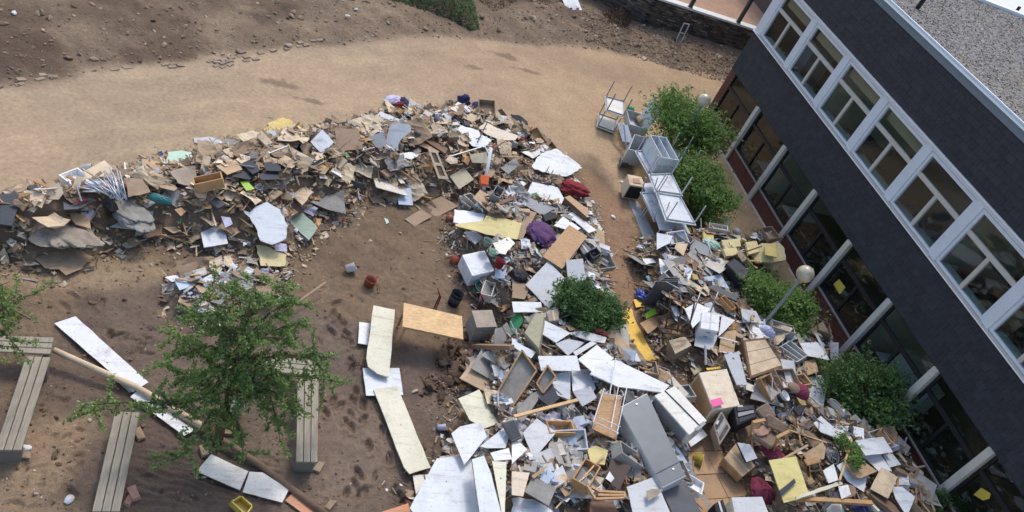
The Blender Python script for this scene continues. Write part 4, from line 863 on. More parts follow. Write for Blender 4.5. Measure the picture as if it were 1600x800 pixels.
S(B0, [(50, 215), (150, 205), (158, 270), (62, 266)], 'charcoal', 'tile_panel', 'panel', 'upper of the charcoal carpet tiles on the long heap')
S(B0, [(15, 286), (138, 270), (148, 320), (32, 324)], 'charcoal', 'tile_panel', 'panel', 'lower of the charcoal carpet tiles on the long heap')
S(B0, [(330, 490), (425, 425), (540, 420), (562, 537)], 'stonegrey', 'metal_sheet', 'sheet', 'grey curled roofing sheet at the front foot of the long heap', bend=.18, lift=.04)
S(B0, [(205, 585), (290, 525), (385, 620), (330, 702)], 'sage', 'board', 'board', 'sage green board at the end of the long heap, beside the trodden yard', torn=.015)
S(B0, [(220, 420), (300, 360), (360, 400), (290, 482)], 'cardpale', 'cardboard_sheet', 'cardboard', 'tan cardboard above the sage green board', torn=.03)
S(B0, [(115, 715), (190, 725), (195, 772), (120, 766)], 'lavender', 'paper_sheet', 'paper', 'small lavender sheet by the foot of the pale blue panel', th=.008)
S(B0, [(0, 730), (60, 735), (190, 790), (180, 860), (30, 860)], 'foampale', 'board', 'board', 'yellowish chipboard lying before the young tree crown', torn=.03)
S(B0, [(1025, 490), (1160, 425), (1265, 487), (1120, 562)], 'driftwood', 'board', 'board', 'brown paint-spotted board flat on the trodden yard', lift=.03)
S(B0, [(930, 570), (1035, 508), (1102, 552), (990, 616)], 'driftwood', 'board', 'board', 'smaller brown board touching the paint-spotted board on the yard', lift=.035)
S(B0, [(800, 560), (825, 572), (832, 590), (815, 600)], 'mint', 'paper_scrap', 'paper', 'single pale green scrap alone on the trodden yard', lift=.012, th=.004)
slab('board', 'board', 'long white board at the crest near the blue box, orange label beside it', [(589, 180), (594, 174), (638, 192), (636, 198)], 'white', tilt=(20, 260), lift=.12)
slab('carton', 'carton', 'white carton face with an orange print at the heap crest', [(590, 185), (608, 180), (612, 194), (590, 194)], 'offwhite', tilt=(30, 255), lift=.1); slab('sticker', 'sticker', 'orange print on the white carton face', [(596, 187), (606, 184), (608, 191), (597, 192)], 'orange', tilt=(30, 255), lift=.112, th=.008)
slab('board', 'board', 'pale cream veneered board on the far shoulder of the long heap', [(748, 200), (758, 191), (782, 202), (810, 212), (805, 219), (780, 218), (760, 210)], 'beige', torn=.02, tilt=(14, 240)); slab('board', 'board', 'flat square plywood with holes at the heap crest', [(722, 183), (736, 177), (752, 184), (737, 191)], 'cardpale', tilt=(10, 250))
slab('board', 'board', 'white torn board on the crest between dark stakes', [(700, 205), (722, 196), (748, 204), (752, 214), (730, 220), (712, 212)], 'white', torn=.03, tilt=(12, 250)); slab('board', 'board', 'second white torn board below the dark stakes', [(728, 218), (752, 210), (768, 218), (758, 230), (738, 228)], 'paleblue', torn=.03)
slab('board', 'board', 'long brown strip board leaning below the pale torn sheet', [(650, 224), (658, 218), (690, 232), (684, 240)], 'tan'); slab('board', 'board', 'reddish brown strip board beside the framed door', [(662, 218), (668, 214), (700, 232), (696, 240)], 'walnut')
slab('board', 'board', 'grey weathered board in the shoulder above the white torn panels', [(782, 262), (806, 246), (812, 258), (794, 272)], 'stonegrey', tilt=(14, 200)); slab('board', 'board', 'dark board standing on the far shoulder of the heap', [(778, 172), (784, 170), (800, 190), (794, 194)], 'darkwood', tilt=(35, 250), lift=.2)
slab('plastic_sheet', 'sheet', 'black plastic sheet hanging over the far shoulder of the heap', [(798, 178), (815, 182), (824, 190), (824, 205), (808, 208), (800, 195)], 'black', tilt=(20, 230), torn=.04, lift=.15)
# --- middle heap, upper part
S(B0, [(1240, 508), (1440, 538), (1395, 620), (1235, 588)], 'white', 'board', 'board', 'white torn board above the long olive panel, beside the brown ball', torn=.02, lift=.12)
slab('panel', 'panel', 'long olive yellow panel lying across white boards', [(712, 350), (755, 345), (760, 337), (816, 346), (808, 374), (760, 366), (745, 361), (712, 353)], 'olive', lift=.10, tilt=(6, 90))
S(B0, [(1390, 440), (1490, 392), (1582, 430), (1490, 476)], 'white', 'board', 'board', 'white board above the torn one, beside the orange tube foot')
S(B0, [(1495, 462), (1600, 430), (1640, 440), (1510, 482)], 'walnut', 'plank', 'plank', 'brown plank resting on the white boards')
S(B0, [(1300, 650), (1370, 640), (1422, 682), (1370, 726)], 'white', 'board', 'board', 'white square board below the long olive panel')
S(B0, [(1480, 720), (1580, 680), (1620, 720), (1560, 790), (1500, 780)], 'offwhite', 'paper_sheet', 'paper', 'crumpled off-white sheet below the olive panel', torn=.05)
S(B0, [(1290, 800), (1430, 762), (1440, 790), (1340, 830)], 'paleblue', 'board', 'board', 'pale strip above the white cabinet')
S(C0, [(125, 240), (180, 160), (280, 128), (330, 170), (440, 250), (390, 275), (340, 302), (240, 285), (140, 256)], 'white', 'board', 'board', 'biggest white torn board at the outer bend of the heap', torn=.03, lift=.12, tilt=(8, 300))
S(C0, [(310, 145), (430, 235), (415, 240), (300, 160)], 'paleblue', 'board', 'board', 'narrow white strip at the rim of the biggest torn board', lift=.18)
S(C0, [(98, 400), (125, 335), (285, 370), (325, 440), (300, 502), (200, 465)], 'white', 'board', 'board', 'white desk top tilted over the grey drawer at the bend', tilt=(12, 250), lift=.15)
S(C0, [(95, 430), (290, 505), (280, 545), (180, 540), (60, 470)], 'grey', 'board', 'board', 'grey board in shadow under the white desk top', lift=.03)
S(C0, [(380, 302), (425, 335), (482, 512), (440, 470)], 'offwhite', 'board', 'board', 'narrow white door standing against red cloth', tilt=(30, 180), lift=.2)
S(C0, [(345, 540), (380, 525), (530, 638), (480, 656)], 'white', 'board', 'board', 'white shelf lying above the wooden cabinet lid', lift=.15)
S(C0, [(262, 610), (322, 550), (430, 628), (388, 652)], 'white', 'board', 'board', 'white square board beside the purple cloth', lift=.10)
S(C0, [(95, 510), (155, 530), (60, 702), (25, 690)], 'driftwood', 'plank', 'plank', 'grey brown plank between the olive panel and the purple cloth', lift=.12)
S(C0, [(170, 770), (290, 670), (310, 680), (190, 790)], 'greywood', 'plank', 'plank', 'narrow grey plank beside the wooden cabinet lid', lift=.1)
S(C0, [(0, 360), (60, 330), (95, 345), (40, 390)], 'offwhite', 'board', 'board', 'off-white offcut left of the white desk top')
S(C0, [(60, 150), (170, 130), (180, 160), (130, 190)], 'offwhite', 'board', 'board', 'cream torn offcut behind the biggest white board', torn=.03); S(C0, [(150, 120), (200, 95), (230, 120), (190, 160)], 'paper', 'paper_sheet', 'paper', 'white paper beside the red cloth at the crest', th=.006)
S(F0, [(85, 180), (225, 30), (350, 160), (232, 332)], 'bluegrey', 'panel', 'panel', 'large blue grey square panel beside the small dark shrub', lift=.15, tilt=(8, 250))
S(F0, [(338, 25), (442, 16), (470, 185), (400, 240), (350, 152)], 'bluegrey', 'panel', 'panel', 'narrow blue grey panel standing behind the small dark shrub', lift=.2, tilt=(14, 250))
S(F0, [(0, 285), (182, 288), (192, 350), (10, 352)], 'paleblue', 'board', 'board', 'pale rectangular board above the green tub', lift=.15)
S(F0, [(215, 350), (290, 300), (300, 330), (290, 400), (225, 380)], 'offwhite', 'board', 'board', 'off-white board peeping out below the small dark shrub')
S(F0, [(160, 470), (205, 402), (368, 482), (275, 542)], 'paleblue', 'board', 'board', 'white board right beside the beige upright cabinet', lift=.2)
S(F0, [(340, 480), (450, 468), (592, 508), (580, 545), (470, 525)], 'lightgrey', 'board', 'board', 'long light grey board under the small dark shrub', lift=.22)
S(F0, [(272, 548), (350, 518), (455, 540), (350, 622)], 'bluegrey', 'board', 'board', 'blue grey board between two white ones in the middle heap', lift=.15)
S(F0, [(380, 600), (500, 530), (530, 545), (400, 625)], 'lightgrey', 'board', 'board', 'narrow light grey shelf between the white boards', lift=.2)
S(F0, [(162, 625), (405, 622), (428, 716), (182, 716)], 'paleblue', 'board', 'board', 'wide pale board lying level above two pale blue ones', lift=.2)
S(F0, [(412, 645), (530, 555), (638, 640), (500, 722)], 'white', 'board', 'board', 'white board reaching under the long white worktop', lift=.18)
slab('board', 'board', 'left of the two pale blue boards below the wide pale board', [(861, 584), (892, 580), (891, 626), (866, 618)], 'paleblue', lift=.1); slab('board', 'board', 'right of the two pale blue boards below the wide pale board', [(893, 579), (920, 576), (931, 607), (908, 633), (895, 612)], 'paleblue', lift=.12)
slab('worktop', 'board', 'long white worktop pointing to the steel cabinet top', [(922, 584), (935, 568), (962, 562), (1046, 602), (1036, 613), (965, 604)], 'white', lift=.25, tilt=(6, 250), th=.04)
S(F0, [(820, 740), (910, 702), (985, 800), (930, 790)], 'white', 'board', 'board', 'white board with an orange red sticker at the worktop end', lift=.25)
S(F0, [(872, 718), (912, 714), (925, 768), (885, 765)], 'orange', 'sticker', 'sticker', 'orange red sticker on the white board at the worktop end', lift=.27, th=.01)
S(F0, [(530, 450), (600, 425), (740, 490), (735, 545), (640, 520)], 'grey', 'metal_sheet', 'sheet', 'grey metal tray beside the yellow foam strip', lift=.1)
S(F0, [(512, 470), (545, 440), (605, 485), (598, 502)], 'red', 'folder', 'folder', 'dark red folder peeping out below the small dark shrub', lift=.22)
S(F0, [(660, 330), (745, 325), (790, 440), (900, 648), (790, 657), (735, 520), (690, 410)], 'foambright', 'foam_strip', 'foam', 'long bright yellow foam strip lying in the lane', lift=.05, th=.08, torn=.03, tilt=(2, 0))
S(F0, [(5, 140), (70, 165), (105, 210), (80, 270), (0, 260)], 'mudcard', 'board', 'board', 'brown chipboard left of the large blue grey panel')
S(F0, [(0, 95), (60, 110), (50, 150), (0, 160)], 'white', 'board', 'board', 'small white board beside the black bag')
S(F0, [(0, 510), (40, 545), (150, 600), (120, 640), (0, 560)], 'paleblue', 'board', 'board', 'pale blue board below the green tub', lift=.15)
# --- mud yard
slab('board', 'board', 'long white board lying on the mud towards the L-shaped benches', [(85, 505), (118, 494), (232, 597), (208, 612)], 'white', lift=.10, tilt=(3, 200)); slab('board', 'board', 'second white board edge showing under the long one', [(178, 590), (190, 585), (215, 606), (203, 613)], 'paleblue', lift=.06, tilt=(1, 0))
S(H0, [(815, 80), (862, 38), (1218, 288), (1150, 322)], 'white', 'board', 'board', 'white board continuing under the pole to the tree foot', lift=.09, tilt=(1, 0))
S(H0, [(1228, 545), (1320, 438), (1552, 545), (1500, 662)], 'offwhite', 'board', 'board', 'white rectangle board at the tree foot', lift=.10, tilt=(1, 0)); slab('board', 'board', 'white rounded board next to the one at the tree foot', [(379, 769), (390, 737), (410, 738), (452, 764), (441, 785)], 'offwhite', lift=.10, tilt=(1, 0))
S(I0, [(183, 727), (236, 674), (400, 808), (310, 820)], 'terracotta', 'plank', 'plank', 'orange brown plank along the muddy pipe', lift=.07, tilt=(1, 0)); S(I0, [(740, 812), (950, 745), (975, 830), (760, 850)], 'terracotta', 'plank', 'plank', 'orange brown plank at the frame edge beside the white table tops', lift=.08, tilt=(1, 0))
S(E0, [(735, 308), (868, 335), (832, 756), (760, 735), (700, 690), (690, 640)], 'cream', 'panel', 'panel', 'upper cream desk panel with a rounded corner beside the wooden table', lift=.28, tilt=(4, 300), th=.03)
S(E0, [(645, 412), (715, 420), (702, 556), (638, 545)], 'white', 'board', 'board', 'small white board under the upper cream panel', lift=.08, tilt=(1, 0))
slab('board', 'board', 'white board bridging the two cream panels', [(567, 575), (624, 575), (630, 617), (572, 618)], 'paleblue', lift=.10, tilt=(1, 0)); S(I0, [(735, 35), (880, 10), (1092, 522), (960, 562), (925, 520)], 'cream', 'panel', 'panel', 'lower cream desk panel among the footprints', lift=.14, th=.03, tilt=(3, 30))
S(I0, [(1265, 90), (1395, 33), (1515, 245), (1430, 278), (1335, 225)], 'cream', 'panel', 'panel', 'cream board left of the pile, near the tin can', lift=.12)
S(I0, [(1222, 308), (1275, 265), (1412, 238), (1442, 330), (1302, 505)], 'white', 'board', 'board', 'white board with a cut corner over the large white tops', lift=.40, tilt=(8, 240))
S(I0, [(962, 775), (1130, 465), (1280, 448), (1345, 470), (1395, 830), (1000, 830)], 'paleblue', 'desk_board', 'table top', 'left half of the large white table tops at the bottom edge', lift=.28, th=.035, tilt=(3, 250))
S(I0, [(1350, 470), (1425, 448), (1470, 560), (1540, 830), (1400, 830)], 'paleblue', 'desk_board', 'table top', 'right half of the large white table tops at the bottom edge', lift=.28, th=.035, tilt=(3, 250))
S(I0, [(1475, 480), (1565, 488), (1556, 820), (1540, 830)], 'cream', 'board', 'board', 'narrow cream board along the large white table tops', lift=.2); S(I0, [(980, 570), (1078, 563), (1110, 540), (1000, 690)], 'offwhite', 'board', 'board', 'white scrap board peeping out under the large table tops', lift=.06)
S(I0, [(1400, 390), (1550, 270), (1580, 330), (1560, 400), (1440, 400)], 'paleblue', 'board', 'board', 'pale board behind the one with a cut corner', lift=.2); S(I0, [(1465, 430), (1580, 400), (1600, 470), (1490, 480)], 'white', 'board', 'board', 'small white board with a brown ring beside the cut-corner board', lift=.22)
# --- middle heap, lower part
S(J0, [(68, 305), (155, 215), (278, 300), (135, 468)], 'lightgrey', 'panel', 'panel', 'speckled light grey square panel in the lower middle heap', lift=.22, tilt=(8, 200))
S(J0, [(0, 365), (45, 360), (95, 410), (0, 500)], 'white', 'board', 'board', 'white board corner left of the speckled grey panel', lift=.2)
S(J0, [(130, 440), (240, 400), (272, 470), (130, 532)], 'lightgrey', 'board', 'board', 'light grey board below the speckled panel', lift=.1)
S(J0, [(78, 672), (132, 578), (278, 650), (230, 762)], 'stonegrey', 'sheet', 'sheet', 'dusty grey sheet in the bottom of the middle heap', lift=.2); S(J0, [(0, 545), (110, 555), (70, 702), (0, 692)], 'beige', 'board', 'board', 'stained beige board left of the dusty grey sheet', lift=.18)
S(J0, [(0, 712), (130, 720), (255, 795), (240, 830), (0, 830)], 'white', 'board', 'board', 'white torn board at the bottom edge below the dusty grey sheet', lift=.2, torn=.03)
S(J0, [(380, 45), (490, 15), (530, 85), (440, 140)], 'bluegrey', 'board', 'board', 'blue grey square shelf beside the wooden chair', lift=.25, tilt=(12, 230)); S(J0, [(255, 0), (362, -5), (362, 98), (285, 70)], 'bluegrey', 'board', 'board', 'pale shelf next to the dark screen', lift=.25)
S(J0, [(620, 468), (742, 512), (672, 662), (578, 602)], 'darkwood', 'board', 'board', 'dark brown board beside the steel cabinet', lift=.25, tilt=(12, 200))
S(J0, [(718, 642), (890, 578), (995, 815), (760, 830)], 'lightgrey', 'panel', 'panel', 'white panel with a torn brown patch below the steel cabinet', lift=.30, tilt=(6, 200))
S(J0, [(840, 668), (880, 655), (945, 660), (910, 695), (850, 732)], 'cardgrey', 'torn_patch', 'patch', 'torn brown patch on the white panel below the steel cabinet', lift=.315, th=.008, tilt=(6, 200))
S(J0, [(940, 672), (1080, 598), (1190, 815), (1010, 820)], 'darkgrey', 'panel', 'panel', 'dark grey panel under the foot of the steel cabinet', lift=.15)
S(J0, [(1090, 570), (1130, 600), (1290, 800), (1190, 810)], 'greywood', 'board', 'board', 'grey worn plank beside the paving slabs', lift=.08)
S(J0, [(1060, 350), (1180, 270), (1222, 320), (1080, 420)], 'paleblue', 'board', 'board', 'pale blue board under the white fridge', lift=.3)
S(J0, [(470, 405), (520, 385), (600, 415), (580, 505), (490, 485)], 'olive', 'bag', 'bag', 'dull yellow bag in the lower middle heap', lift=.25, torn=.03); S(J0, [(585, 590), (610, 545), (640, 590), (620, 615)], 'paper', 'paper_sheet', 'paper', 'white paper with pink print on the dark brown board', lift=.3, th=.006)
S(J0, [(30, 160), (120, 60), (215, 20), (150, 120), (50, 270)], 'stonegrey', 'plank', 'plank', 'flaking grey plank leaning beside the dark screen', lift=.1); S(J0, [(120, 575), (215, 510), (220, 520), (140, 590)], 'tan', 'plank', 'plank', 'short tan plank over the dusty grey sheet', lift=.2)
# --- heap along the building
S(F0, [(830, 362), (892, 322), (906, 358), (840, 392)], 'lime', 'folder', 'folder', 'lime green folder beside the lane', lift=.06, th=.015); S(F0, [(760, 272), (828, 264), (836, 312), (776, 320)], 'foambright', 'folder', 'folder', 'orange yellow folder beside the lane', lift=.06, th=.03)
S(F0, [(800, 420), (920, 358), (962, 400), (850, 486)], 'tan', 'board', 'board', 'light brown board below the lime green folder', lift=.08)
S(F0, [(1430, 188), (1470, 184), (1502, 350), (1452, 362), (1404, 338)], 'lavender', 'board', 'board', 'lilac white board leaning at the lamp shrub', lift=.15, tilt=(12, 200)); S(F0, [(1290, 602), (1310, 478), (1402, 462), (1388, 602)], 'card', 'board', 'board', 'brown board right of the white box', lift=.15)
S(F0, [(1290, 505), (1312, 368), (1395, 402)], 'white', 'board', 'board', 'white triangular board beside the white box', lift=.3); S(F0, [(1080, 330), (1150, 290), (1240, 330), (1180, 400), (1130, 450)], 'white', 'board', 'board', 'white board behind the white box', lift=.15)
S(F0, [(1325, 616), (1415, 600), (1470, 805), (1405, 805)], 'bluegrey', 'panel', 'panel', 'blue grey panel beside the brown drawer chest', lift=.2); S(F0, [(1115, 700), (1160, 668), (1190, 712), (1140, 745)], 'khaki', 'board', 'board', 'khaki scrap board beside the brown carton')
S(F0, [(1215, 700), (1300, 690), (1310, 702), (1220, 712)], 'foambright', 'strip', 'strip', 'yellow strip above the beige cabinet', lift=.2); S(F0, [(1090, 170), (1120, 145), (1235, 240), (1210, 250)], 'cardpale', 'board', 'board', 'tan board behind the rusty chair frame')
S(F0, [(980, 30), (1060, 0), (1110, 20), (1060, 85)], 'darkgrey', 'board', 'board', 'dark slab at the top of the heap along the building', lift=.15); S(F0, [(815, 15), (880, 15), (900, 40), (840, 52)], 'white', 'paper_sheet', 'paper', 'white crumpled sheet at the edge of the lane', lift=.06, th=.008, torn=.03)
S(F0, [(1230, 190), (1260, 180), (1412, 248), (1405, 282), (1330, 250)], 'darkgrey', 'metal_bar', 'bar', 'dark metal rail behind the white box', lift=.2, th=.05)
S(C0, [(905, 655), (1005, 675), (985, 720), (905, 760)], 'paleblue', 'board', 'board', 'pale square board below the upturned tables', lift=.15, tilt=(14, 230)); S(C0, [(1030, 720), (1100, 722), (1072, 798), (1015, 750)], 'cardpale', 'carton_flap', 'cardboard', 'pale carton flap beside the dark box at the lane', lift=.2)
S(C0, [(1130, 690), (1240, 745), (1225, 800), (1110, 760)], 'grey', 'board', 'board', 'grey board amid the pale foam blocks', lift=.15)
S(C0, [(1270, 568), (1378, 558), (1362, 668), (1252, 660)], 'foampale', 'foam_sheet', 'foam', 'upright folded foam sheet beside the brick wall', lift=.3, tilt=(35, 240), th=.06); S(C0, [(1255, 662), (1362, 670), (1345, 692), (1260, 690)], 'foampale', 'foam_sheet', 'foam', 'folded foot of the upright foam sheet', lift=.1, th=.06)
S(C0, [(1310, 700), (1422, 690), (1432, 738), (1322, 752)], 'foampale', 'foam_block', 'foam', 'flat pale foam block in front of the upright foam sheet', lift=.2, th=.1); S(C0, [(1195, 645), (1262, 655), (1262, 702), (1200, 700)], 'foam', 'foam_block', 'foam', 'small yellow foam block beside the upright foam sheet', lift=.15, th=.1)
S(C0, [(1000, 620), (1120, 622), (1100, 685), (1010, 690)], 'foam', 'foam_block', 'foam', 'yellow foam block under the end of the upturned tables', lift=.1, th=.15); S(C0, [(1425, 690), (1480, 678), (1590, 682), (1595, 705), (1440, 712)], 'foam', 'foam_roll', 'foam', 'long yellow foam strip beside the crumpled foam', lift=.25, th=.09)
S(C0, [(1320, 755), (1400, 745), (1420, 790), (1340, 800)], 'foampale', 'foam_block', 'foam', 'pale foam block near the green cloth', lift=.15, th=.09); S(C0, [(1460, 712), (1530, 705), (1550, 770), (1480, 790)], 'foampale', 'foam_block', 'foam', 'square foam block below the long foam strip', lift=.2, th=.08)
slab('foam_sheet', 'foam', 'crumpled pale foam sheet against the brick wall', [(1172, 393), (1190, 380), (1216, 378), (1226, 388), (1228, 406), (1205, 410), (1182, 410)], 'foampale', lift=.35, tilt=(18, 220), th=.07, torn=.03); slab('foam_sheet', 'foam', 'foam flap hanging below the crumpled foam sheet', [(1190, 410), (1218, 408), (1216, 422), (1196, 420)], 'foampale', lift=.2, tilt=(35, 230), th=.05)
slab('foam_sheet', 'foam', 'foam sheet on top of the crumpled one', [(1194, 384), (1212, 380), (1214, 402), (1196, 398)], 'foam', lift=.43, tilt=(14, 200), th=.05)
slab('foam_sheet', 'foam', 'foam piece beside the lamp shrub', [(1164, 428), (1178, 425), (1182, 442), (1168, 448)], 'foampale', lift=.2, th=.06)
S(G0, [(20, 440), (70, 428), (152, 482), (150, 522), (30, 482)], 'white', 'board', 'board', 'white board with corner cut below the lamp shrub', lift=.2); S(G0, [(198, 545), (310, 540), (388, 652), (240, 622)], 'white', 'board', 'board', 'white board with two dark holes near the pale column', lift=.2)
S(G0, [(385, 540), (442, 540), (436, 652), (392, 662)], 'paleblue', 'board', 'board', 'white board standing near the pale column', lift=.3, tilt=(20, 180)); S(G0, [(285, 470), (312, 490), (380, 640), (355, 620)], 'lightgrey', 'board', 'board', 'narrow grey board leaning before the brick wall', lift=.3, tilt=(25, 200))
S(G0, [(215, 660), (290, 640), (318, 720), (235, 750)], 'card', 'board', 'board', 'brown board below the grey compartment tray', lift=.15); S(G0, [(230, 790), (260, 750), (330, 745), (365, 800), (340, 990), (240, 940), (225, 860)], 'paleblue', 'panel', 'panel', 'large pale panel beside the dark shrub', lift=.12)
S(G0, [(80, 432), (180, 440), (230, 480), (300, 520), (190, 530), (160, 480)], 'carddark', 'board', 'board', 'splintered brown chipboard before the brick wall', lift=.12, torn=.03); S(G0, [(240, 450), (340, 448), (350, 475), (260, 478)], 'stonegrey', 'board', 'board', 'grey slab resting before the brick wall', lift=.12)
S(K0, [(285, 245), (330, 198), (442, 300), (455, 345), (330, 300)], 'paleblue', 'board', 'board', 'pale board sloping below the dark shrub', lift=.2); S(K0, [(412, 212), (520, 232), (552, 312), (500, 332)], 'paleblue', 'board', 'board', 'pale board directly under the dark shrub', lift=.2)
S(K0, [(545, 352), (720, 330), (782, 426), (610, 447)], 'paleblue', 'board', 'board', 'upper of the stacked pale boards against the brick wall', lift=.35); S(K0, [(600, 452), (705, 440), (775, 545), (690, 545)], 'white', 'board', 'board', 'middle of the stacked pale boards against the brick wall', lift=.22); S(K0, [(722, 440), (782, 440), (832, 502), (760, 522)], 'paleblue', 'board', 'board', 'pale board wedged behind the stack at the brick wall', lift=.2)
S(K0, [(482, 500), (590, 478), (684, 545), (580, 588), (540, 580)], 'card', 'board', 'board', 'light brown board below the green sprig', lift=.3); S(K0, [(640, 655), (710, 518), (810, 580), (752, 715)], 'cardpale', 'board', 'board', 'peeling beige board with white flakes', lift=.3, tilt=(10, 220))
S(K0, [(770, 640), (840, 642), (920, 705), (870, 830), (800, 720)], 'paleblue', 'board', 'board', 'pale board at the bottom beside the corner shrub', lift=.15); S(K0, [(430, 510), (480, 480), (620, 580), (600, 675), (500, 610)], 'white', 'board', 'board', 'white board under the light brown one', lift=.2)
S(K0, [(345, 540), (410, 500), (440, 600), (380, 620)], 'white', 'board', 'board', 'white board between the wooden chair and the pine stick', lift=.25); S(K0, [(5, 476), (175, 453), (262, 702), (100, 742)], 'yellow', 'panel', 'panel', 'pale yellow cupboard door with a dark strip', lift=.35, tilt=(10, 230), th=.03)
S(K0, [(70, 665), (165, 590), (175, 615), (82, 702)], 'charcoal', 'strip', 'strip', 'dark strip lying across the pale yellow cupboard door', lift=.40, tilt=(10, 230)); S(K0, [(175, 702), (450, 605), (470, 625), (180, 722)], 'cream', 'plank', 'plank', 'pale plank across the foot of the yellow door', lift=.42, th=.04)
S(K0, [(335, 770), (440, 660), (450, 700), (350, 800)], 'charcoal', 'strip', 'strip', 'dark strip beside the long beam', lift=.38); S(K0, [(640, 690), (700, 680), (860, 810), (800, 815)], 'carddark', 'log', 'timber', 'dark rough timber at the bottom beside the peeling board', lift=.15, th=.12, torn=.02)
S(K0, [(220, 440), (340, 360), (362, 400), (350, 470), (240, 470)], 'card', 'cardboard_sheet', 'cardboard', 'brown cardboard box side behind the yellow door', lift=.3, tilt=(15, 240)); S(K0, [(440, 640), (500, 630), (520, 690), (460, 720)], 'paper', 'paper_sheet', 'paper', 'white sheet beside the pale plank end', lift=.3, th=.008)
S(K0, [(360, 735), (460, 720), (470, 800), (370, 810)], 'offwhite', 'board', 'board', 'off-white board under the long beam', lift=.12); S(K0, [(690, 760), (770, 750), (800, 830), (700, 830)], 'lightgrey', 'board', 'board', 'light board at the bottom edge beside the dark timber', lift=.12)
slab('stained_sheet', 'sheet', 'white sheet with brown smears lying on the bank', [(874, -12), (897, -14), (916, 31), (890, 26)], 'paleblue', lift=.1, tilt=(8, 270))
slab('board', 'board', 'grey sheet lying flat along the upturned tables', [(981, 311), (997, 315), (1026, 372), (1006, 372)], 'lightgrey', lift=.04, tilt=(1, 0))
# ================================================================== UPTURNED SCHOOL TABLES BY THE LARGE SHRUB
gt = 'metal school tables thrown in a row'
def zq(s): return [(900+a/3.2, 130+b/3.2) for a, b in s]
table('white school table lying upside down on another at the far end of the row', zq([(145, 65), (242, 90), (240, 168), (150, 138)]), .78, (2, 40), .72, 1, 'offwhite', 'steel', group=gt)
table('white school table lying upside down underneath the far one', zq([(112, 150), (206, 182), (192, 250), (104, 216)]), .1, (0, 0), .66, 1, 'offwhite', 'steel', group=gt)
t1 = [(1024, 300), (1063, 306), (1088, 352), (1040, 345)]; t2 = [(1013, 272), (1050, 271), (1067, 306), (1023, 300)]; t3 = [(992, 236), (1020, 232), (1048, 270), (1012, 272)]
kw_ = dict(topcol='paleblue', legcol='lightgrey', group=gt, legr=.02)
table('school table lying upside down at the near end of the row, legs in the air', t1, 1.1, (0, 0), .72, 1, **kw_); table('standing school table under the near upturned one', t1, 1.1, (0, 0), .69, -1, drop=.36, **kw_)
table('second upturned school table from the near end of the row', t2, 1.12, (0, 0), .72, 1, **kw_); table('standing school table under the second upturned one', t2, 1.12, (0, 0), .69, -1, drop=.38, **kw_)
table('upturned school table under the compartment shelf', t3, .84, (0, 0), .72, 1, **kw_)
table('upturned school table leaning over the grey sheet beside the row', [(1000, 300), (1020, 300), (1040, 342), (1022, 346)], .7, (18, 200), .7, 1, **kw_)
table('upturned school table behind the compartment shelf, half in the shrub', [(1046, 232), (1070, 238), (1082, 262), (1058, 258)], .95, (4, 200), .72, 1, **kw_)
table('school table tipped on its side between the shelf and the far tables', zq([(205, 195), (258, 210), (285, 300), (232, 290)]), .55, (55, 200), .5, -1, **kw_)
box('shelf_unit', 'shelf', 'grey open shelf unit with two compartments on the upturned tables', zq([(370, 258), (452, 270), (516, 386), (430, 370)]), 'paleblue', .62, z=1.5, open_top=[.5])
box('shelf_unit', 'shelf', 'smaller open grey shelf unit next to the compartment shelf', zq([(292, 255), (358, 272), (340, 345), (262, 330)]), 'lightgrey', .6, z=.85, open_top=[])
box('drawer_unit', 'drawer', 'open white drawer full of rubbish between the upturned tables and the shrub', zq([(250, 128), (325, 150), (362, 232), (270, 205)]), 'lightgrey', .3, z=.75, open_top=[])
slab('board', 'board', 'grey board standing beside the open white drawer', zq([(325, 158), (385, 70), (420, 152), (356, 232)]), 'bluegrey', z=1.05, tilt=(50, 200))
stick('post', 'post', 'pale post leaning at the compartment shelf', zq([(238, 205)])[0], 1.1, zq([(258, 362)])[0], .05, .05, .05, 'lightgrey'); blob('bag', 'bag', 'dark green bag in the open white drawer', 985, 171, (.14, .13, .12), 'green', .62, 41); blob('plant_remains', 'plants', 'dried brown plants in the open white drawer', 1002, 186, (.35, .2, .12), 'card', .6, 42, .5)
box('cabinet', 'cabinet', 'small cabinet with a black front and papers on top beside the tables', [(980, 273), (1002, 277), (1008, 293), (984, 289)], 'beige', .55, z=.68, side=0, sidecol='black', topcol='cardpale')
slab('paper_sheet', 'paper', 'reddish print lying on the small black-fronted cabinet', [(989, 278), (998, 279), (1002, 287), (990, 285)], 'brick', z=.72, tilt=(0, 0), th=.006); box('tub', 'tub', 'dark grey tub beside the far upturned tables', zq([(225, 365), (272, 362), (275, 400), (228, 402)]), 'darkgrey', .2, z=.3)
# ================================================================== CABINETS, CARTONS, APPLIANCES
box('cabinet', 'cabinet', 'white cabinet lying at the edge of the trodden yard', [(722, 398), (757, 391), (773, 423), (738, 431)], 'white', .42, z=.62, side=2, handle=False, rim='paleblue', tilt=(4, 250))
box('cabinet', 'cabinet', 'small muddy grey cabinet beside the wooden table', [(737, 486), (768, 485), (776, 511), (745, 512)], 'stonegrey', .5, z=.62, side=2, sidecol='khaki', topcol='cardgrey')
box('wooden_cabinet', 'cabinet', 'cabinet with a light wooden lid above the large blue grey panel', [(889, 352), (917, 370), (878, 420), (848, 401)], 'stonegrey', .45, lift=.4, topcol='oak', tilt=(8, 250), handle=True, side=1)
box('cabinet', 'cabinet', 'brown low cabinet behind the red cloth', [(882, 309), (890, 306), (921, 330), (917, 340)], 'walnut', .4, lift=.25, topcol='tan'); box('cabinet', 'cabinet', 'beige tall cabinet leaning beside the green tub', [(819, 520), (836, 490), (851, 489), (842, 545)], 'khaki', .5, lift=.5, tilt=(25, 190), side=1, sidecol='mudcard')
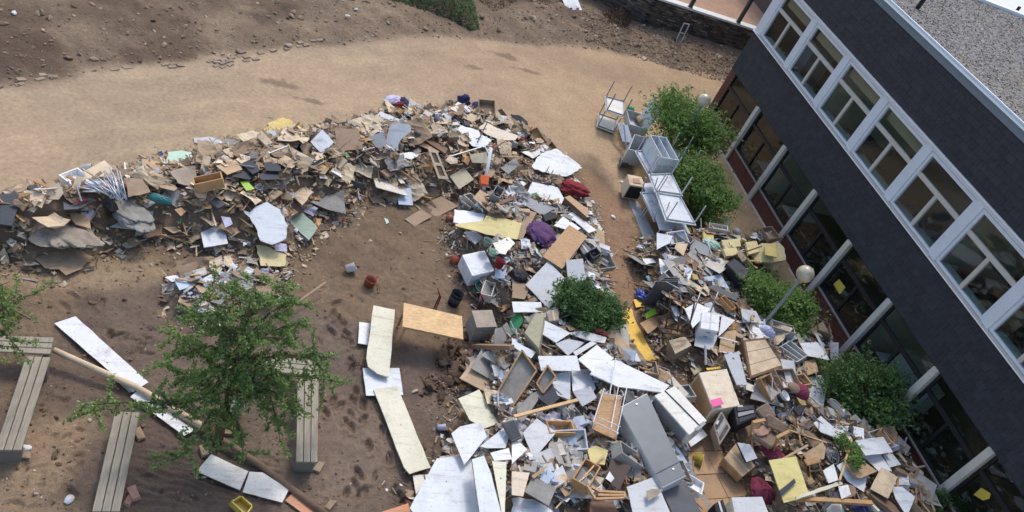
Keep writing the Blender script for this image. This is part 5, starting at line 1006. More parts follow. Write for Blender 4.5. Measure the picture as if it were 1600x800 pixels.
box('steel_cabinet', 'cabinet', 'large dark grey steel cabinet lying on the lower middle heap', [(966, 637), (1011, 614), (1072, 744), (1035, 763)], 'lightgrey', .5, z=1.15, tilt=(10, 205), rim='grey', topcol=None)
P_, n_ = plane_pts([(966, 637), (1011, 614), (1072, 744), (1035, 763)], 1.15, (10, 205))
sc_ = [o for o in bpy.data.objects if o.name.startswith('steel_cabinet')][0]; c_ = P_.mean(0); Q_ = c_+(P_-c_)*.97+n_*.012; V_, F_ = prism(Q_, n_, .006); mesh('door', V_, F_, surfmat('grey_steel_door', lin(84, 91, 97), rough=.4, dirt=.25, scale=1.2, metal=.3, bump=.02), sc_)
for f0, f1, gname in ((.05, .06, 'hinge'), (.9, .91, 'lock')):
    a = Q_[0]+(Q_[3]-Q_[0])*f0+(Q_[1]-Q_[0])*.5; MB().bar(a+n_*.006, a+n_*.006+(Q_[1]-Q_[0])*.06, .03, .02, upv=tuple(n_)).build(gname, C('chrome'), sc_)
a = Q_[0]*.15+Q_[3]*.85; b = Q_[1]*.15+Q_[2]*.85; MB().bar(a+(b-a)*.03+n_*.004, b-(b-a)*.03+n_*.004, .012, .012, upv=tuple(n_)).build('door_joint', C('charcoal'), sc_)
box('fridge', 'fridge', 'white fridge lying with a dark cord line beside the steel cabinet', [(1022, 618), (1055, 603), (1105, 657), (1077, 680)], 'offwhite', .55, z=1.1, tilt=(12, 200), side=3, sidecol='grey', lines=0)
P_, n_ = plane_pts([(1022, 618), (1055, 603), (1105, 657), (1077, 680)], 1.1, (12, 200)); f_ = [o for o in bpy.data.objects if o.name.startswith('fridge')][0]; a = P_[0]*.5+P_[1]*.5; b = P_[2]*.6+P_[3]*.4; MB().tube([a+n_*.01, (a+b)/2+n_*.02, b+n_*.01], .012, 6).build('cord', C('black'), f_); MB().bar(P_[2]*.85+P_[3]*.15+n_*.006, P_[2]*.35+P_[3]*.65+n_*.006, .08, .012, upv=tuple(n_)).build('vent_grille', C('grey'), f_)
box('cabinet', 'cabinet', 'large beige cabinet with a pink note lying near the lane end', [(1092, 582), (1136, 576), (1157, 634), (1115, 641)], 'beige', .6, z=.95, tilt=(6, 210), side=3, sidecol='tan', topcol=None)
slab('note', 'paper', 'pink note on the large beige cabinet', [(1110, 625), (1126, 621), (1131, 631), (1114, 636)], 'magenta', z=.985, tilt=(6, 210), th=.005)
box('chest_of_drawers', 'drawers', 'dark chest with three tan drawer fronts lying on the heap', [(1161, 531), (1196, 527), (1227, 573), (1172, 592)], 'walnut', .5, z=.95, tilt=(8, 230), lines=2, topcol=None, rim='cardpale')
box('carton', 'carton', 'brown taped carton beside the yellow foam strip', [(1045, 533), (1070, 526), (1080, 540), (1055, 553)], 'cardgrey', .42, z=.55, tilt=(14, 200), topcol='cardpale'); box('carton', 'carton', 'brown carton beside the paving slabs under the black rack', [(1131, 716), (1150, 693), (1181, 728), (1160, 745)], 'card', .35, z=.55, tilt=(18, 215))
box('rack', 'rack', 'black tray rack with pale slots on the brown carton', [(1152, 692), (1172, 695), (1183, 716), (1166, 722)], 'black', .08, z=.8, tilt=(20, 220), lines=3, topcol='lightgrey')
box('white_box', 'box', 'white box standing on boards above the brown carton', [(1097, 486), (1125, 490), (1123, 518), (1095, 513)], 'white', .35, z=1.05, tilt=(3, 220)); slab('metal_plate', 'sheet', 'grey plate under the white box', [(1088, 512), (1098, 500), (1122, 525), (1112, 547), (1085, 540)], 'lightgrey', z=.75, tilt=(10, 230))
box('compartment_tray', 'tray', 'grey compartment tray lying before the pale column', [(1211, 545), (1235, 531), (1263, 555), (1245, 566)], 'lightgrey', .35, z=.9, tilt=(14, 190), open_top=[.33, .67]); box('box', 'box', 'dark box with an open flap below the upturned tables', [(1030, 387), (1046, 375), (1056, 386), (1038, 402)], 'charcoal', .35, z=.7, tilt=(12, 230))
box('cabinet', 'cabinet', 'white topped cabinet at the bottom edge beside the paving slabs', [(1143, 778), (1190, 777), (1205, 815), (1150, 815)], 'beige', .5, z=.8, topcol='lightgrey'); box('box', 'box', 'small black box at the bottom edge beside the white topped cabinet', [(1116, 787), (1130, 780), (1138, 805), (1122, 808)], 'black', .3, z=.55)
box('monitor', 'screen', 'dark screen lying face up beside the tan plank', [(840, 621), (862, 601), (880, 617), (859, 635)], 'darkgrey', .07, lift=.32, tilt=(12, 220), rim='charcoal'); box('monitor', 'screen', 'dark screen at the far side of the cut-corner white board', [(784, 660), (803, 655), (816, 683), (800, 690)], 'darkgrey', .07, lift=.35, tilt=(10, 220), rim='charcoal')
box('oven', 'oven', 'black open appliance in the heap beside the lamp shrub', [(1134, 412), (1148, 403), (1172, 424), (1162, 440)], 'black', .35, lift=.3, tilt=(15, 215), rim='charcoal'); box('cabinet', 'cabinet', 'dark brown cabinet at the bottom of the middle heap under the wooden frame', [(921, 783), (958, 782), (973, 815), (922, 815)], 'walnut', .4, lift=.4, lines=0); box('box', 'box', 'beige box corner below the white board at the small dark shrub', [(855, 490), (872, 480), (874, 500), (858, 502)], 'cardgrey', .3, lift=.25)
box('tub', 'tub', 'black tub between the white desk top and the purple cloth', [(848, 336), (866, 326), (872, 340), (852, 346)], 'black', .25, lift=.12); box('box', 'box', 'grey carton on the far shoulder of the long heap', [(832, 206), (842, 200), (852, 210), (838, 216)], 'stonegrey', .25, lift=.2, tilt=(10, 240)); box('box', 'box', 'dark grey box beside the wooden lid cabinet, nearest the lane', [(903, 384), (914, 378), (925, 390), (912, 398)], 'darkgrey', .3, lift=.2); box('tub', 'tub', 'open charcoal crate beside the lane', [(919, 392), (932, 386), (940, 396), (926, 404)], 'charcoal', .2, lift=.22, open_top=[])
# printers and office machines
def printer(label, pts, z, tilt, col, depth):
    t = box('printer', 'printer', label, pts, col, depth, z=z, tilt=tilt); P, n = plane_pts(pts, z, tilt)
    for k, (f0, f1) in enumerate(((.12, .35), (.42, .62), (.7, .9))):
        a = P[0]*(1-f0)+P[3]*f0; b = P[1]*(1-f0)+P[2]*f0; a2 = P[0]*(1-f1)+P[3]*f1; b2 = P[1]*(1-f1)+P[2]*f1; Q = np.array([a+(b-a)*.12, a+(b-a)*.88, a2+(b2-a2)*.88, a2+(b2-a2)*.12])+n*(.03-.008*k); V, F = prism(Q, n, .028); mesh('paper_tray' if k else 'lid', V, F, C('charcoal' if k != 1 else 'grey'), t)
    a = P[0]*.85+P[2]*.15+n*.035; MB().bar(a, a+(P[1]-P[0])*.25, .05, .01, upv=tuple(n)).build('control_panel', C('lightgrey'), t); return t
printer('black office printer beside the armchair', [(1146, 633), (1178, 632), (1184, 652), (1152, 665)], .95, (14, 220), 'black', .4); printer('grey brown copier with slots beside the paving slabs', [(1115, 663), (1127, 641), (1142, 668), (1124, 696)], .75, (20, 200), 'cardgrey', .4)
# ================================================================== CHAIRS, FRAMES
gch = 'chrome chair frames tangled together on the long heap'
r_ = np.random.default_rng(5)
for k in range(6):
    bx_, by_ = 168+k*4.2, 306+k*.8-abs(k-3)*1.5; zc = surf(165, 305)+.12
    segs = []
    for q in range(4):
        a = (bx_+r_.uniform(-4, 10), by_+r_.uniform(-6, 6), zc+.05+.03*q); e = (118+k*11+q*2+r_.uniform(-3, 3)+(8 if q > 1 else 0), 292-k*6.2+q*2.2+r_.uniform(-3, 3), zc+.25+.1*r_.random()); segs.append([a, e])
    segs.append([segs[0][0], segs[1][0], segs[2][0], segs[3][0]]); m_ = [tuple((np.array(s[0])*.45+np.array(s[1])*.55)) for s in segs[:4]]; segs.append([m_[0], m_[2]])
    frame_thing('metal_chair', 'chair', 'chrome chair frame with thin legs tangled in the bundle on the long heap', segs, .013, 'chrome', gch, part='leg')
slab('seat_shell', 'seat', 'black chair seat shell below the bundle of chrome chair frames', [(158, 312), (170, 306), (182, 318), (185, 325), (175, 331), (160, 322)], 'black', lift=.14, th=.05, tilt=(20, 250))
z0 = surf(1060, 500)
frame_thing('metal_chair', 'chair', 'rusty brown metal chair frame standing on its side beside the white box', [[(1046, 457, z0+.95), (1056, 455, z0+.95), (1086, 473, z0+.92), (1080, 476, z0+.92), (1046, 466, z0+.95), (1046, 457, z0+.95)], [(1049, 465, z0+.94), (1040, 512, z0+.12)], [(1067, 470, z0+.93), (1058, 519, z0+.12)], [(1085, 474, z0+.92), (1074, 524, z0+.12)], [(1033, 515, z0+.12), (1038, 511, z0+.12), (1077, 521, z0+.12), (1074, 526, z0+.12), (1036, 519, z0+.12), (1033, 515, z0+.12)]], .022, 'rust', part='leg')
frame_thing('pipe_rack', 'rack', 'grey metal frame arms reaching over the white box', [[(1080, 500, z0+.5), (1097, 449, z0+1.0)], [(1110, 488, z0+.6), (1122, 456, z0+1.0)], [(1040, 440, z0+.75), (1062, 452, z0+.8), (1066, 490, z0+.5)]], .018, 'steel')
box('locker', 'locker', 'dark grey upright locker beside the rusty chair frame', [(1027, 440), (1038, 433), (1062, 434), (1060, 440)], 'darkgrey', .95, z=1.25, open_top=[.5])
# wooden chair with a white tube frame
t = table('light wooden school chair with white tubes lying beside the steel cabinet', [(940, 612), (972, 621), (963, 687), (925, 670)], surf(950, 650)+.45, (10, 220), .18, 1, 'oak', 'white', legr=.012, name='wooden_chair', apron=False)
zc = surf(950, 650)+.62
for s in ([(944, 607, zc), (927, 660, zc)], [(967, 601, zc), (955, 668, zc)], [(980, 603, zc), (964, 678, zc)], [(941, 614, zc), (972, 620, zc)], [(934, 652, zc), (970, 667, zc)], [(932, 660, zc), (966, 677, zc)]): MB().tube([G(*q) for q in s], .011, 6).build('tube', C('white'), t)
zc = surf(945, 770)+.42
t = thing('broken_chair', 'orange brown wooden chair frame lying on the dark brown cabinet', 'chair', G(945, 775, zc))
for s in ([(917, 759), (930, 780)], [(930, 780), (975, 778)], [(934, 768), (974, 770)], [(975, 769), (976, 778)], [(925, 762), (938, 769)], [(934, 774), (974, 774)]): MB().bar(G(*s[0], zc), G(*s[1], zc+.02), .045, .05).build('rail', C('oak'), t)
# armchair with wooden arms
zs = surf(1195, 675)
ac_ = thing('armchair', 'beige upholstered armchair with orange wooden arms in the heap', 'armchair', G(1195, 690, zs))
P, n = plane_pts([(1174, 679), (1196, 664), (1220, 688), (1206, 700)], zs+.55, (14, 215)); bevel_box(P, n, .16, 'seat', C('cushion'), ac_, off=.04); P, n = plane_pts([(1196, 650), (1203, 646), (1233, 665), (1226, 678), (1199, 666)], zs+.8, (40, 235)); bevel_box(P, n, .12, 'backrest', C('cushion'), ac_, off=.03); P, n = plane_pts([(1180, 640), (1200, 628), (1214, 650), (1196, 658)], zs+.75, (35, 215)); bevel_box(P, n, .1, 'backrest', C('cushion'), ac_, off=.03)
for s in ([(1176, 660, zs+.85), (1195, 656, zs+.85)], [(1213, 684, zs+.85), (1232, 674, zs+.85)]): MB().bar(G(*s[0]), G(*s[1]), .07, .045).build('armrest', C('oak'), ac_)
for s in ([(1176, 661, zs+.83), (1170, 692, zs+.1)], [(1214, 685, zs+.83), (1206, 715, zs+.05)], [(1231, 675, zs+.83), (1227, 706, zs+.1)], [(1211, 697, zs+.5), (1228, 688, zs+.5)]): MB().bar(G(*s[0]), G(*s[1]), .04, .04).build('leg', C('oak'), ac_)
slab('cloth', 'cloth', 'pink and cream cloth on the armchair seat', [(1178, 672), (1192, 664), (1203, 672), (1200, 678), (1184, 680)], 'brick', z=zs+.60, tilt=(14, 215), torn=.03)
COVER.append((np.array([G(*q, zs+.4)[:2] for q in [(1168, 665), (1195, 640), (1236, 662), (1232, 705), (1205, 716), (1172, 695)]]), zs+.45))
COVER.append((np.array([G(*q, .5)[:2] for q in [(1112, 645), (1146, 628), (1182, 628), (1190, 655), (1160, 690), (1122, 705)]]), .55))
# chair jumble near the armchair
zs = surf(1235, 640)
for k, (lab, seat, col, legs) in enumerate([('black padded chair with bent metal legs near the dark shrub', [(1238, 638), (1252, 630), (1259, 640), (1248, 650)], 'black', [[(1240, 636, zs+.75), (1225, 655, zs+.3), (1232, 665, zs+.3)], [(1258, 640, zs+.75), (1250, 655, zs+.4), (1240, 662, zs+.35)], [(1230, 640, zs+.6), (1245, 655, zs+.3)]]), ('brown chair back with metal legs below the black padded chair', [(1246, 663), (1258, 656), (1272, 658), (1262, 670)], 'cushion', [[(1262, 648, zs+.8), (1280, 660, zs+.5), (1279, 676, zs+.2)], [(1264, 660, zs+.6), (1264, 645, zs+.9), (1285, 662, zs+.5)]]), ('wooden chair lying between the yellow door and the bicycle wheel', [(1256, 718), (1278, 712), (1284, 722), (1262, 728)], 'oak', [[(1254, 712, zs+.6), (1250, 725, zs+.3), (1258, 735, zs+.2)], [(1276, 713, zs+.6), (1289, 750, zs+.2)], [(1270, 715, zs+.5), (1258, 732, zs+.2)]])]):
    P, n = plane_pts(seat, zs+.6, (18, 200+20*k)); ch = thing('chair', lab, 'chair', P.mean(0)-[0, 0, .5]); bevel_box(P, n, .05, 'seat', C(col), ch, off=.015); COVER.append((P[:, :2], zs+.3))
    for s in legs: MB().tube([G(*q) for q in s], .014, 7).build('leg', C('steel' if k < 2 else 'oak'), ch, True)
# bicycle wheel
p = G(1300, 708, surf(1300, 708)+.2); wn_ = np.array([.2, -.3, .9]); wn_ /= np.linalg.norm(wn_); e = np.cross(wn_, (0, 0, 1)); e /= np.linalg.norm(e); f = np.cross(wn_, e); t = thing('bicycle_wheel', 'bicycle wheel half buried near the green sprig', 'wheel', p)
MB().tube([p+.29*(math.cos(a)*e+math.sin(a)*f) for a in np.linspace(0, 2*math.pi, 25)], .028, 7, False).build('tyre', C('charcoal'), t, True); MB().tube([p+.26*(math.cos(a)*e+math.sin(a)*f) for a in np.linspace(0, 2*math.pi, 25)], .012, 6, False).build('rim', C('chrome'), t, True)
sp_ = MB(); [sp_.tube([p, p+.26*(math.cos(a)*e+math.sin(a)*f)], .003, 4, False) for a in np.linspace(0, 6.28, 17)[:-1]]; sp_.build('spokes', C('chrome'), t); MB().tube([p-wn_*.05, p+wn_*.05], .025, 10).build('hub', C('steel'), t)
# hand cart leaning below the stone wall
p = G(1059, 68, .1); sx = np.array([.93, .05, 0]); gz0 = float(ground_z(p[0], p[1])); t = thing('hand_cart', 'pale metal hand truck standing before the stone wall', 'hand truck', (p[0], p[1], gz0))
for q in (-.16, .16): MB().tube([p+sx*q, p+sx*q+np.array([.05, .25, .95])], .028, 8).build('rail', C('lightgrey'), t)
for h_ in (.5, .95): MB().tube([p-sx*.16+np.array([.05, .25, .95])*h_/.95, p+sx*.16+np.array([.05, .25, .95])*h_/.95], .026, 8).build('crossbar', C('lightgrey'), t)
MB().add(*prism(np.array([p+sx*-.2+[0, -.02, .04], p+sx*.2+[0, -.02, .04], p+sx*.2+[0, -.26, .03], p+sx*-.2+[0, -.26, .03]]), np.array([0, 0, 1.]), .02)).build('toe_plate', C('lightgrey'), t)
for q in (-.2, .2): MB().tube([p+sx*q+[0, .06, .1], p+sx*q*1.25+[0, .06, .1]], .1, 14).build('wheel', C('charcoal'), t)
# framed door with two dark openings
P, n = plane_pts(T4(400, 200, [(1075, 130), (1130, 140), (1205, 320), (1140, 315)]), surf(684, 256)+.25, (32, 250)); c_ = P.mean(0); COVER.append((P[:, :2], P[:, 2].mean())); t = thing('lattice', 'narrow framed door with two dark openings leaning on the long heap', 'lattice', c_-n*.1)
uu = lambda a, b: (P[0]*(1-a)+P[1]*a)*(1-b)+(P[3]*(1-a)+P[2]*a)*b
for (a0, a1, b0, b1, nm) in ((0, 1, 0, .1, 'rail'), (0, 1, .45, .55, 'rail'), (0, 1, .9, 1, 'rail'), (0, .22, .1, .45, 'stile'), (.78, 1, .1, .45, 'stile'), (0, .22, .55, .9, 'stile'), (.78, 1, .55, .9, 'stile')):
    V, F = prism(np.array([uu(a0, b0), uu(a1, b0), uu(a1, b1), uu(a0, b1)]), n, .03); mesh(nm, V, F, C('cardpale'), t)
V, F = prism(np.array([uu(.05, .03), uu(.95, .03), uu(.95, .97), uu(.05, .97)])-n*.035, n, .01); mesh('backing', V, F, C('carddark'), t)
# white tube with an orange block
z0 = surf(760, 260); t = thing('standpipe', 'white tube with an orange collar standing in the heap', 'tube', G(757, 290, z0)); MB().tube([G(767, 231, z0+.75), G(762, 262, z0+.35), G(756, 296, z0-.02)], .055, 10).build('tube', C('white'), t, True); P, n = plane_pts([(751, 273), (765, 274), (763, 289), (751, 287)], z0+.25, (30, 250)); bevel_box(P, n, .16, 'collar', C('orange'), t)
# ================================================================== SMALL THINGS
def ball(label, px, py, r, col):
    z = surf(px, py)+r*.7; p = G(px, py, z); bm = bmesh.new(); bmesh.ops.create_uvsphere(bm, u_segments=20, v_segments=14, radius=r); V = [np.array(v.co)+p for v in bm.verts]; F = [[v.index for v in f.verts] for f in bm.faces]; bm.free(); tag(mesh('ball', V, F, C(col), None, True), label, 'ball')
ball('muddy brown ball beside the white torn board', 703, 342, .12, 'clay'); ball('orange ball beside the white cabinet', 711, 406, .13, 'ball')
pail('bucket', 'bucket', 'white bucket lying on its side at the tree foot', 358, 650, .13, .27, (.5, .8, .55), 'white', .1, inner='carddark', handle=True); pail('bucket', 'bucket', 'muddy white bucket tipped over on the trodden yard', 541, 420, .11, .2, (.9, .2, .3), 'offwhite', .1, handle=True)
pail('flower_pot', 'pot', 'terracotta pot standing on the trodden yard', 576, 445, .15, .18, (.15, .1, 1), 'clay', .0); pail('stove_pot', 'pot', 'blackened pot with a grey lid behind the wooden table', 707, 475, .16, .36, (.1, .1, 1), 'black', .0, band='charcoal'); pail('tin_can', 'can', 'small pale tin can lying on the mud near the cream board', 684, 668, .07, .16, (1, .1, .1), 'lavender', .07)
pail('bucket', 'bucket', 'red pot beside the white cabinet', 777, 418, .13, .22, (.2, .3, 1), 'red', .12); pail('bucket', 'bucket', 'teal basin under the front of the white cabinet', 752, 452, .2, .14, (0, -.2, 1), 'teal', .02); pail('bucket', 'bucket', 'grey green paint pot below the olive panel', 760, 382, .13, .14, (.1, .1, 1), 'sage', .12); pail('bucket', 'bucket', 'teal lidded pot above the white cabinet', 769, 398, .12, .12, (.1, .1, 1), 'mint', .12)
pail('bucket', 'bucket', 'small white pail at the far edge of the long heap', 127, 265, .12, .22, (1, .2, .25), 'paper', .1); pail('bucket', 'bucket', 'yellow plastic tub beside the paving slabs', 1083, 716, .16, .22, (.8, -.5, .3), 'tubyellow', .12); pail('bucket', 'bucket', 'white and black paint pail in the chair jumble', 1214, 625, .13, .28, (.3, -.2, 1), 'white', .25, band='black')
box('green_tub', 'tub', 'green plastic tub leaning beside the beige tall cabinet', [(798, 497), (810, 487), (819, 500), (806, 521), (791, 526)], 'green', .3, lift=.35, tilt=(30, 220)); box('crate', 'crate', 'yellow plastic crate at the bottom edge beside the white boards', [(360, 783), (377, 773), (396, 790), (384, 806)], 'tubyellow', .14, z=.2, open_top=[])
blob('cloth', 'cloth', 'crumpled red cloth behind the narrow white door', 893, 296, (.30, .5, .2), 'red', .15, 51, .45); blob('cloth', 'cloth', 'bright red cloth scrap on the heap shoulder above the white torn boards', 848, 222, (.35, .2, .14), 'red', .1, 52, .5); blob('cloth', 'cloth', 'crumpled purple cloth beside the wooden lid cabinet', 846, 366, (.42, .4, .16), 'purple', .12, 53, .5, sub=3)
blob('cushion', 'cushion', 'round dark pink cushion beside the dark shrub', 1250, 613, (.22, .24, .2), 'pink', .35, 54, .1); blob('stool', 'stool', 'beige round stool seat beside the pink cushion', 1240, 606, (.17, .17, .1), 'cushion', .5, 55, .08); blob('cloth', 'cloth', 'dark pink cloth heap beside the white topped cabinet', 1190, 768, (.30, .24, .14), 'pink', .12, 56, .6); blob('cloth', 'cloth', 'dark pink cloth below the armchair', 1208, 710, (.3, .25, .15), 'pink', .15, 57, .35)
blob('foam_lump', 'foam', 'yellowish foam lump on the crest of the long heap', 439, 207, (.62, .42, .12), 'foam', .12, 58, .5); blob('carpet_roll', 'carpet', 'dark grey rolled carpet beside the white board of the long heap', 204, 335, (.5, .28, .10), 'stonegrey', .12, 59, .6); blob('carpet_roll', 'carpet', 'grey matted carpet lump at the front of the long heap', 97, 368, (.5, .34, .07), 'cardgrey', .03, 60, .8)
blob('bag', 'bag', 'blue bag beside the small dark shrub', 957, 497, (.14, .25, .14), 'blue', .2, 61, .3); blob('bag', 'bag', 'blue bag beside the orange yellow folder', 1002, 462, (.2, .16, .12), 'blue', .1, 62, .35); blob('cloth', 'cloth', 'navy cloth at the bottom edge under the metal legs', 1345, 795, (.25, .2, .12), 'navy', .2, 63, .4); blob('cloth', 'cloth', 'dark purple rag at the far rim of the long heap', 725, 158, (.22, .2, .2), 'navy', .12, 64, .4); blob('cloth', 'cloth', 'dark violet rag beside the one at the far rim', 745, 167, (.3, .18, .14), 'navy', .1, 65, .4)
blob('bag', 'bag', 'lavender plastic bag at the far rim of the long heap', 614, 156, (.32, .16, .1), 'lavender', .1, 66, .4); blob('bag', 'bag', 'blue wrapped bundle beside the lavender bag', 632, 161, (.28, .16, .12), 'navy', .1, 67, .4); blob('bag', 'bag', 'red scrap of cloth beside the blue bundle', 625, 163, (.14, .1, .08), 'red', .16, 68, .4); blob('bag', 'bag', 'teal rag in the front of the long heap', 250, 312, (.1, .22, .1), 'teal', .1, 69, .4); blob('cloth', 'cloth', 'pale green cloth among the foam blocks', 1112, 382, (.3, .2, .12), 'mint', .15, 70, .45); blob('bag', 'bag', 'lilac plastic bag at the lamp post foot', 1199, 520, (.12, .2, .16), 'lavender', .3, 71, .35); blob('bag', 'bag', 'black bag beside the small white board of the middle heap', 812, 432, (.2, .22, .14), 'black', .15, 72, .35); blob('bag', 'bag', 'clear plastic ball among the foam by the brick wall', 1151, 363, (.16, .16, .15), 'lightgrey', .1, 73, .1)
for k, (px, py, lab) in enumerate([(535, 0, 'white scrap on the bank at the top edge'), (556, 15, 'white litter on the dark soil beyond the road'), (543, 25, 'small white litter near the dark hollow in the soil'), (22, 20, 'pale stone on the churned soil at the frame edge'), (958, 339, 'white rag beside the lane'), (972, 285, 'white plaster scrap beside the small black-fronted cabinet'), (926, 316, 'crushed white packet beside the narrow white door'), (41, 700, 'white litter under the long bench'), (108, 781, 'flat pale stone in the mud near the bench')]): blob('litter', 'litter', lab, px, py, (.08, .06, .04), 'paper', .02, 80+k, .4)
for k, (px, py, lab) in enumerate([(217, 680, 'broken pinkish brick beside the bench end'), (209, 772, 'broken clay pipe piece beside the bench foot'), (201, 782, 'second broken clay piece beside the bench foot'), (361, 676, 'muddy stone at the tree foot'), (318, 705, 'pale stone beside the tree foot'), (36, 712, 'brick fragment under the long bench'), (498, 730, 'pale rubble beside the bench end near footprints'), (515, 790, 'yellowish chip on the mud near the pipe')]): blob('brick_fragment', 'brick', lab, px, py, (.11, .06, .05), ('brick' if k in (1, 2) else 'mudcard'), .02, 90+k, .3, sub=9)
for a, b, w_, h_, col, lab in [((803, 651), (902, 625), .07, .04, 'pine', 'tan plank leaning over the dark screen'), ((868, 795), (948, 705), .03, .03, 'pine', 'long thin pale pole over the books of the middle heap'), ((1312, 750), (1331, 686), .045, .03, 'pine', 'pale pine stick standing beside the pale plank'), ((1243, 779), (1362, 786), .10, .08, 'oak', 'long tan beam at the bottom of the building heap'), ((1362, 790), (1372, 800), .09, .09, 'cream', 'beam end beside the long tan beam'), ((704, 196), (717, 170), .035, .03, 'charcoal', 'dark stake sticking up at the crest'), ((746, 222), (762, 190), .035, .03, 'darkwood', 'second dark stake beside the cream veneered board'), ((705, 244), (752, 230), .03, .03, 'steel', 'thin pale rod across the long heap'), ((757, 226), (763, 240), .02, .02, 'white', 'short white rod near the white tube'), ((784, 244), (816, 246), .05, .02, 'tan', 'tan batten above the white torn boards'), ((930, 340), (944, 398), .04, .03, 'tan', 'batten lying along the lane edge'), ((560, 218), (600, 235), .04, .02, 'walnut', 'brown batten below the weathered board'), ((420, 240), (450, 228), .03, .03, 'steel', 'thin metal rod below the foam lump'), ((450, 225), (462, 250), .05, .02, 'driftwood', 'bent batten left of the white square panel'), ((1260, 683), (1300, 693), .03, .03, 'walnut', 'brown rod behind the yellow door'), ((1232, 672), (1292, 692), .025, .025, 'pine', 'thin yellow batten beside the armchair'), ((1222, 718), (1262, 696), .05, .05, 'card', 'cardboard tube behind the yellow door'), ((1130, 405), (1190, 385), .03, .03, 'rust', 'brown rod across the foam'), ((1103, 570), (1102, 540), .06, .03, 'lightgrey', 'narrow grey slat below the white box'), ((1123, 527), (1152, 535), .03, .03, 'white', 'white rod beside the brown drawer chest'), ((952, 620), (962, 560), .02, .02, 'white', 'white rod by the long worktop'), ((982, 592), (997, 575), .02, .02, 'rust', 'rusty rod across the worktop'), ((1071, 742), (1100, 770), .025, .025, 'clay', 'reddish rod at the steel cabinet foot'), ((1335, 762), (1352, 800), .02, .02, 'chrome', 'bent chrome leg at the bottom edge'), ((1310, 765), (1318, 800), .02, .02, 'chrome', 'chrome leg beside the navy cloth'), ((468, 470), (509, 441), .05, .02, 'driftwood', 'muddy plank in the trodden yard beside the tree'), ((410, 625), (425, 608), .02, .02, 'greywood', 'thin stick in the mud under the tree'), ((740, 541), (800, 543), .14, .1, 'driftwood', 'thick muddy timber beside the small grey cabinet'), ((1178, 715), (1172, 672), .03, .02, 'oak', 'thin wooden upright beside the copier'), ((1220, 590), (1250, 612), .015, .015, 'chrome', 'thin bent tube above the pink cushion'), ((1207, 590), (1205, 625), .015, .015, 'chrome', 'thin upright tube beside the paint pail'), ((1042, 70), (1026, 55), .02, .02, 'white', 'white rod lying before the stone wall')]:
    stick('timber' if w_ > .03 else 'rod', 'timber' if w_ > .03 else 'rod', lab, a, .25 if a[1] > 290 and w_ < .12 else .18, b, .35 if a[1] > 290 and w_ < .12 else .4, w_, h_, col)
# wooden crate lattice frames in the middle heap (drawer frames)
for lab, pts, z_, col in [('light wooden drawer frame leaning beside the pale boards', [(778, 612), (815, 548), (838, 580), (800, 636)], None, 'tan'), ('small light wooden frame below the wide pale board', [(838, 600), (855, 572), (868, 590), (848, 615)], None, 'tan'), ('wooden picture frame shape beside the yellow foam strip', [(950, 545), (958, 537), (985, 546), (982, 552)], None, 'oak')]:
    z_ = surf(*np.mean(pts, 0))+.3; P, n = plane_pts(pts, z_, (25, 230)); c_ = P.mean(0); t = thing('open_crate', lab, 'crate', c_-n*.12); COVER.append((P[:, :2], z_-.2))
    for i in range(4): MB().bar(P[i]+(P[i]-P[(i+1) % 4])*0, P[(i+1) % 4], .035, .12, upv=tuple(n)).build('side_panel', C(col), t)
    V, F = prism(c_+(P-c_)*.95-n*.05, n, .008); mesh('bottom_panel', V, F, C('stonegrey'), t)
# ================================================================== THE RUBBISH HEAPS: solid body, uncountable scraps, and the larger scraps one by one
hx = np.arange(-26, 3, .11); hy = np.arange(-20.5, -1, .11)
HX, HY = np.meshgrid(hx, hy, indexing='ij'); hz = heap_z(HX.ravel(), HY.ravel()); x_ = HX.ravel(); y_ = HY.ravel()
low_ = np.full(len(x_), 9.)
for Pq, zq_ in COVER:
    b = np.asarray(Pq); mk = (x_ > b[:, 0].min()) & (x_ < b[:, 0].max()) & (y_ > b[:, 1].min()) & (y_ < b[:, 1].max())
    if mk.any():
        q = np.where(mk)[0]; q = q[inpoly(x_[q], y_[q], b.tolist())]; low_[q] = np.minimum(low_[q], zq_)
gzz = ground_z(x_, y_); ztop = gzz+hz*.9-.04+.10*fbm(x_, y_, 3.5, 3); ztop = np.minimum(ztop, low_-.10); keep = (hz > .03)
ni, nj = HX.shape; kp = keep.reshape(ni, nj); quads = []
idx = np.arange(ni*nj).reshape(ni, nj); qm = kp[:-1, :-1] | kp[1:, :-1] | kp[1:, 1:] | kp[:-1, 1:]; ztop = np.where(keep, np.maximum(ztop, gzz-.05), gzz-.08)
a = idx[:-1, :-1][qm]; quads = np.stack([a, idx[1:, :-1][qm], idx[1:, 1:][qm], idx[:-1, 1:][qm]], 1)
used = np.unique(quads); remap = np.full(ni*nj, -1); remap[used] = np.arange(len(used))
m_h = piece_mat('heap_body', .95, .2, .8)
body = mesh('rubble', np.stack([x_[used], y_[used], ztop[used]], 1), remap[quads].tolist(), m_h, origin=(0, 0, 0)); at = body.data.attributes.new('piece_colour', 'FLOAT_COLOR', 'POINT')
at.data.foreach_set('color', np.concatenate([np.array(lin(126, 107, 88))[None, :]*(1+.9*fbm(x_[used], y_[used], 5, 3))[:, None], np.ones((len(used), 1))], 1).ravel()); tag(body, 'matted muddy debris that fills the heaps below the loose pieces', 'debris', kind='stuff')

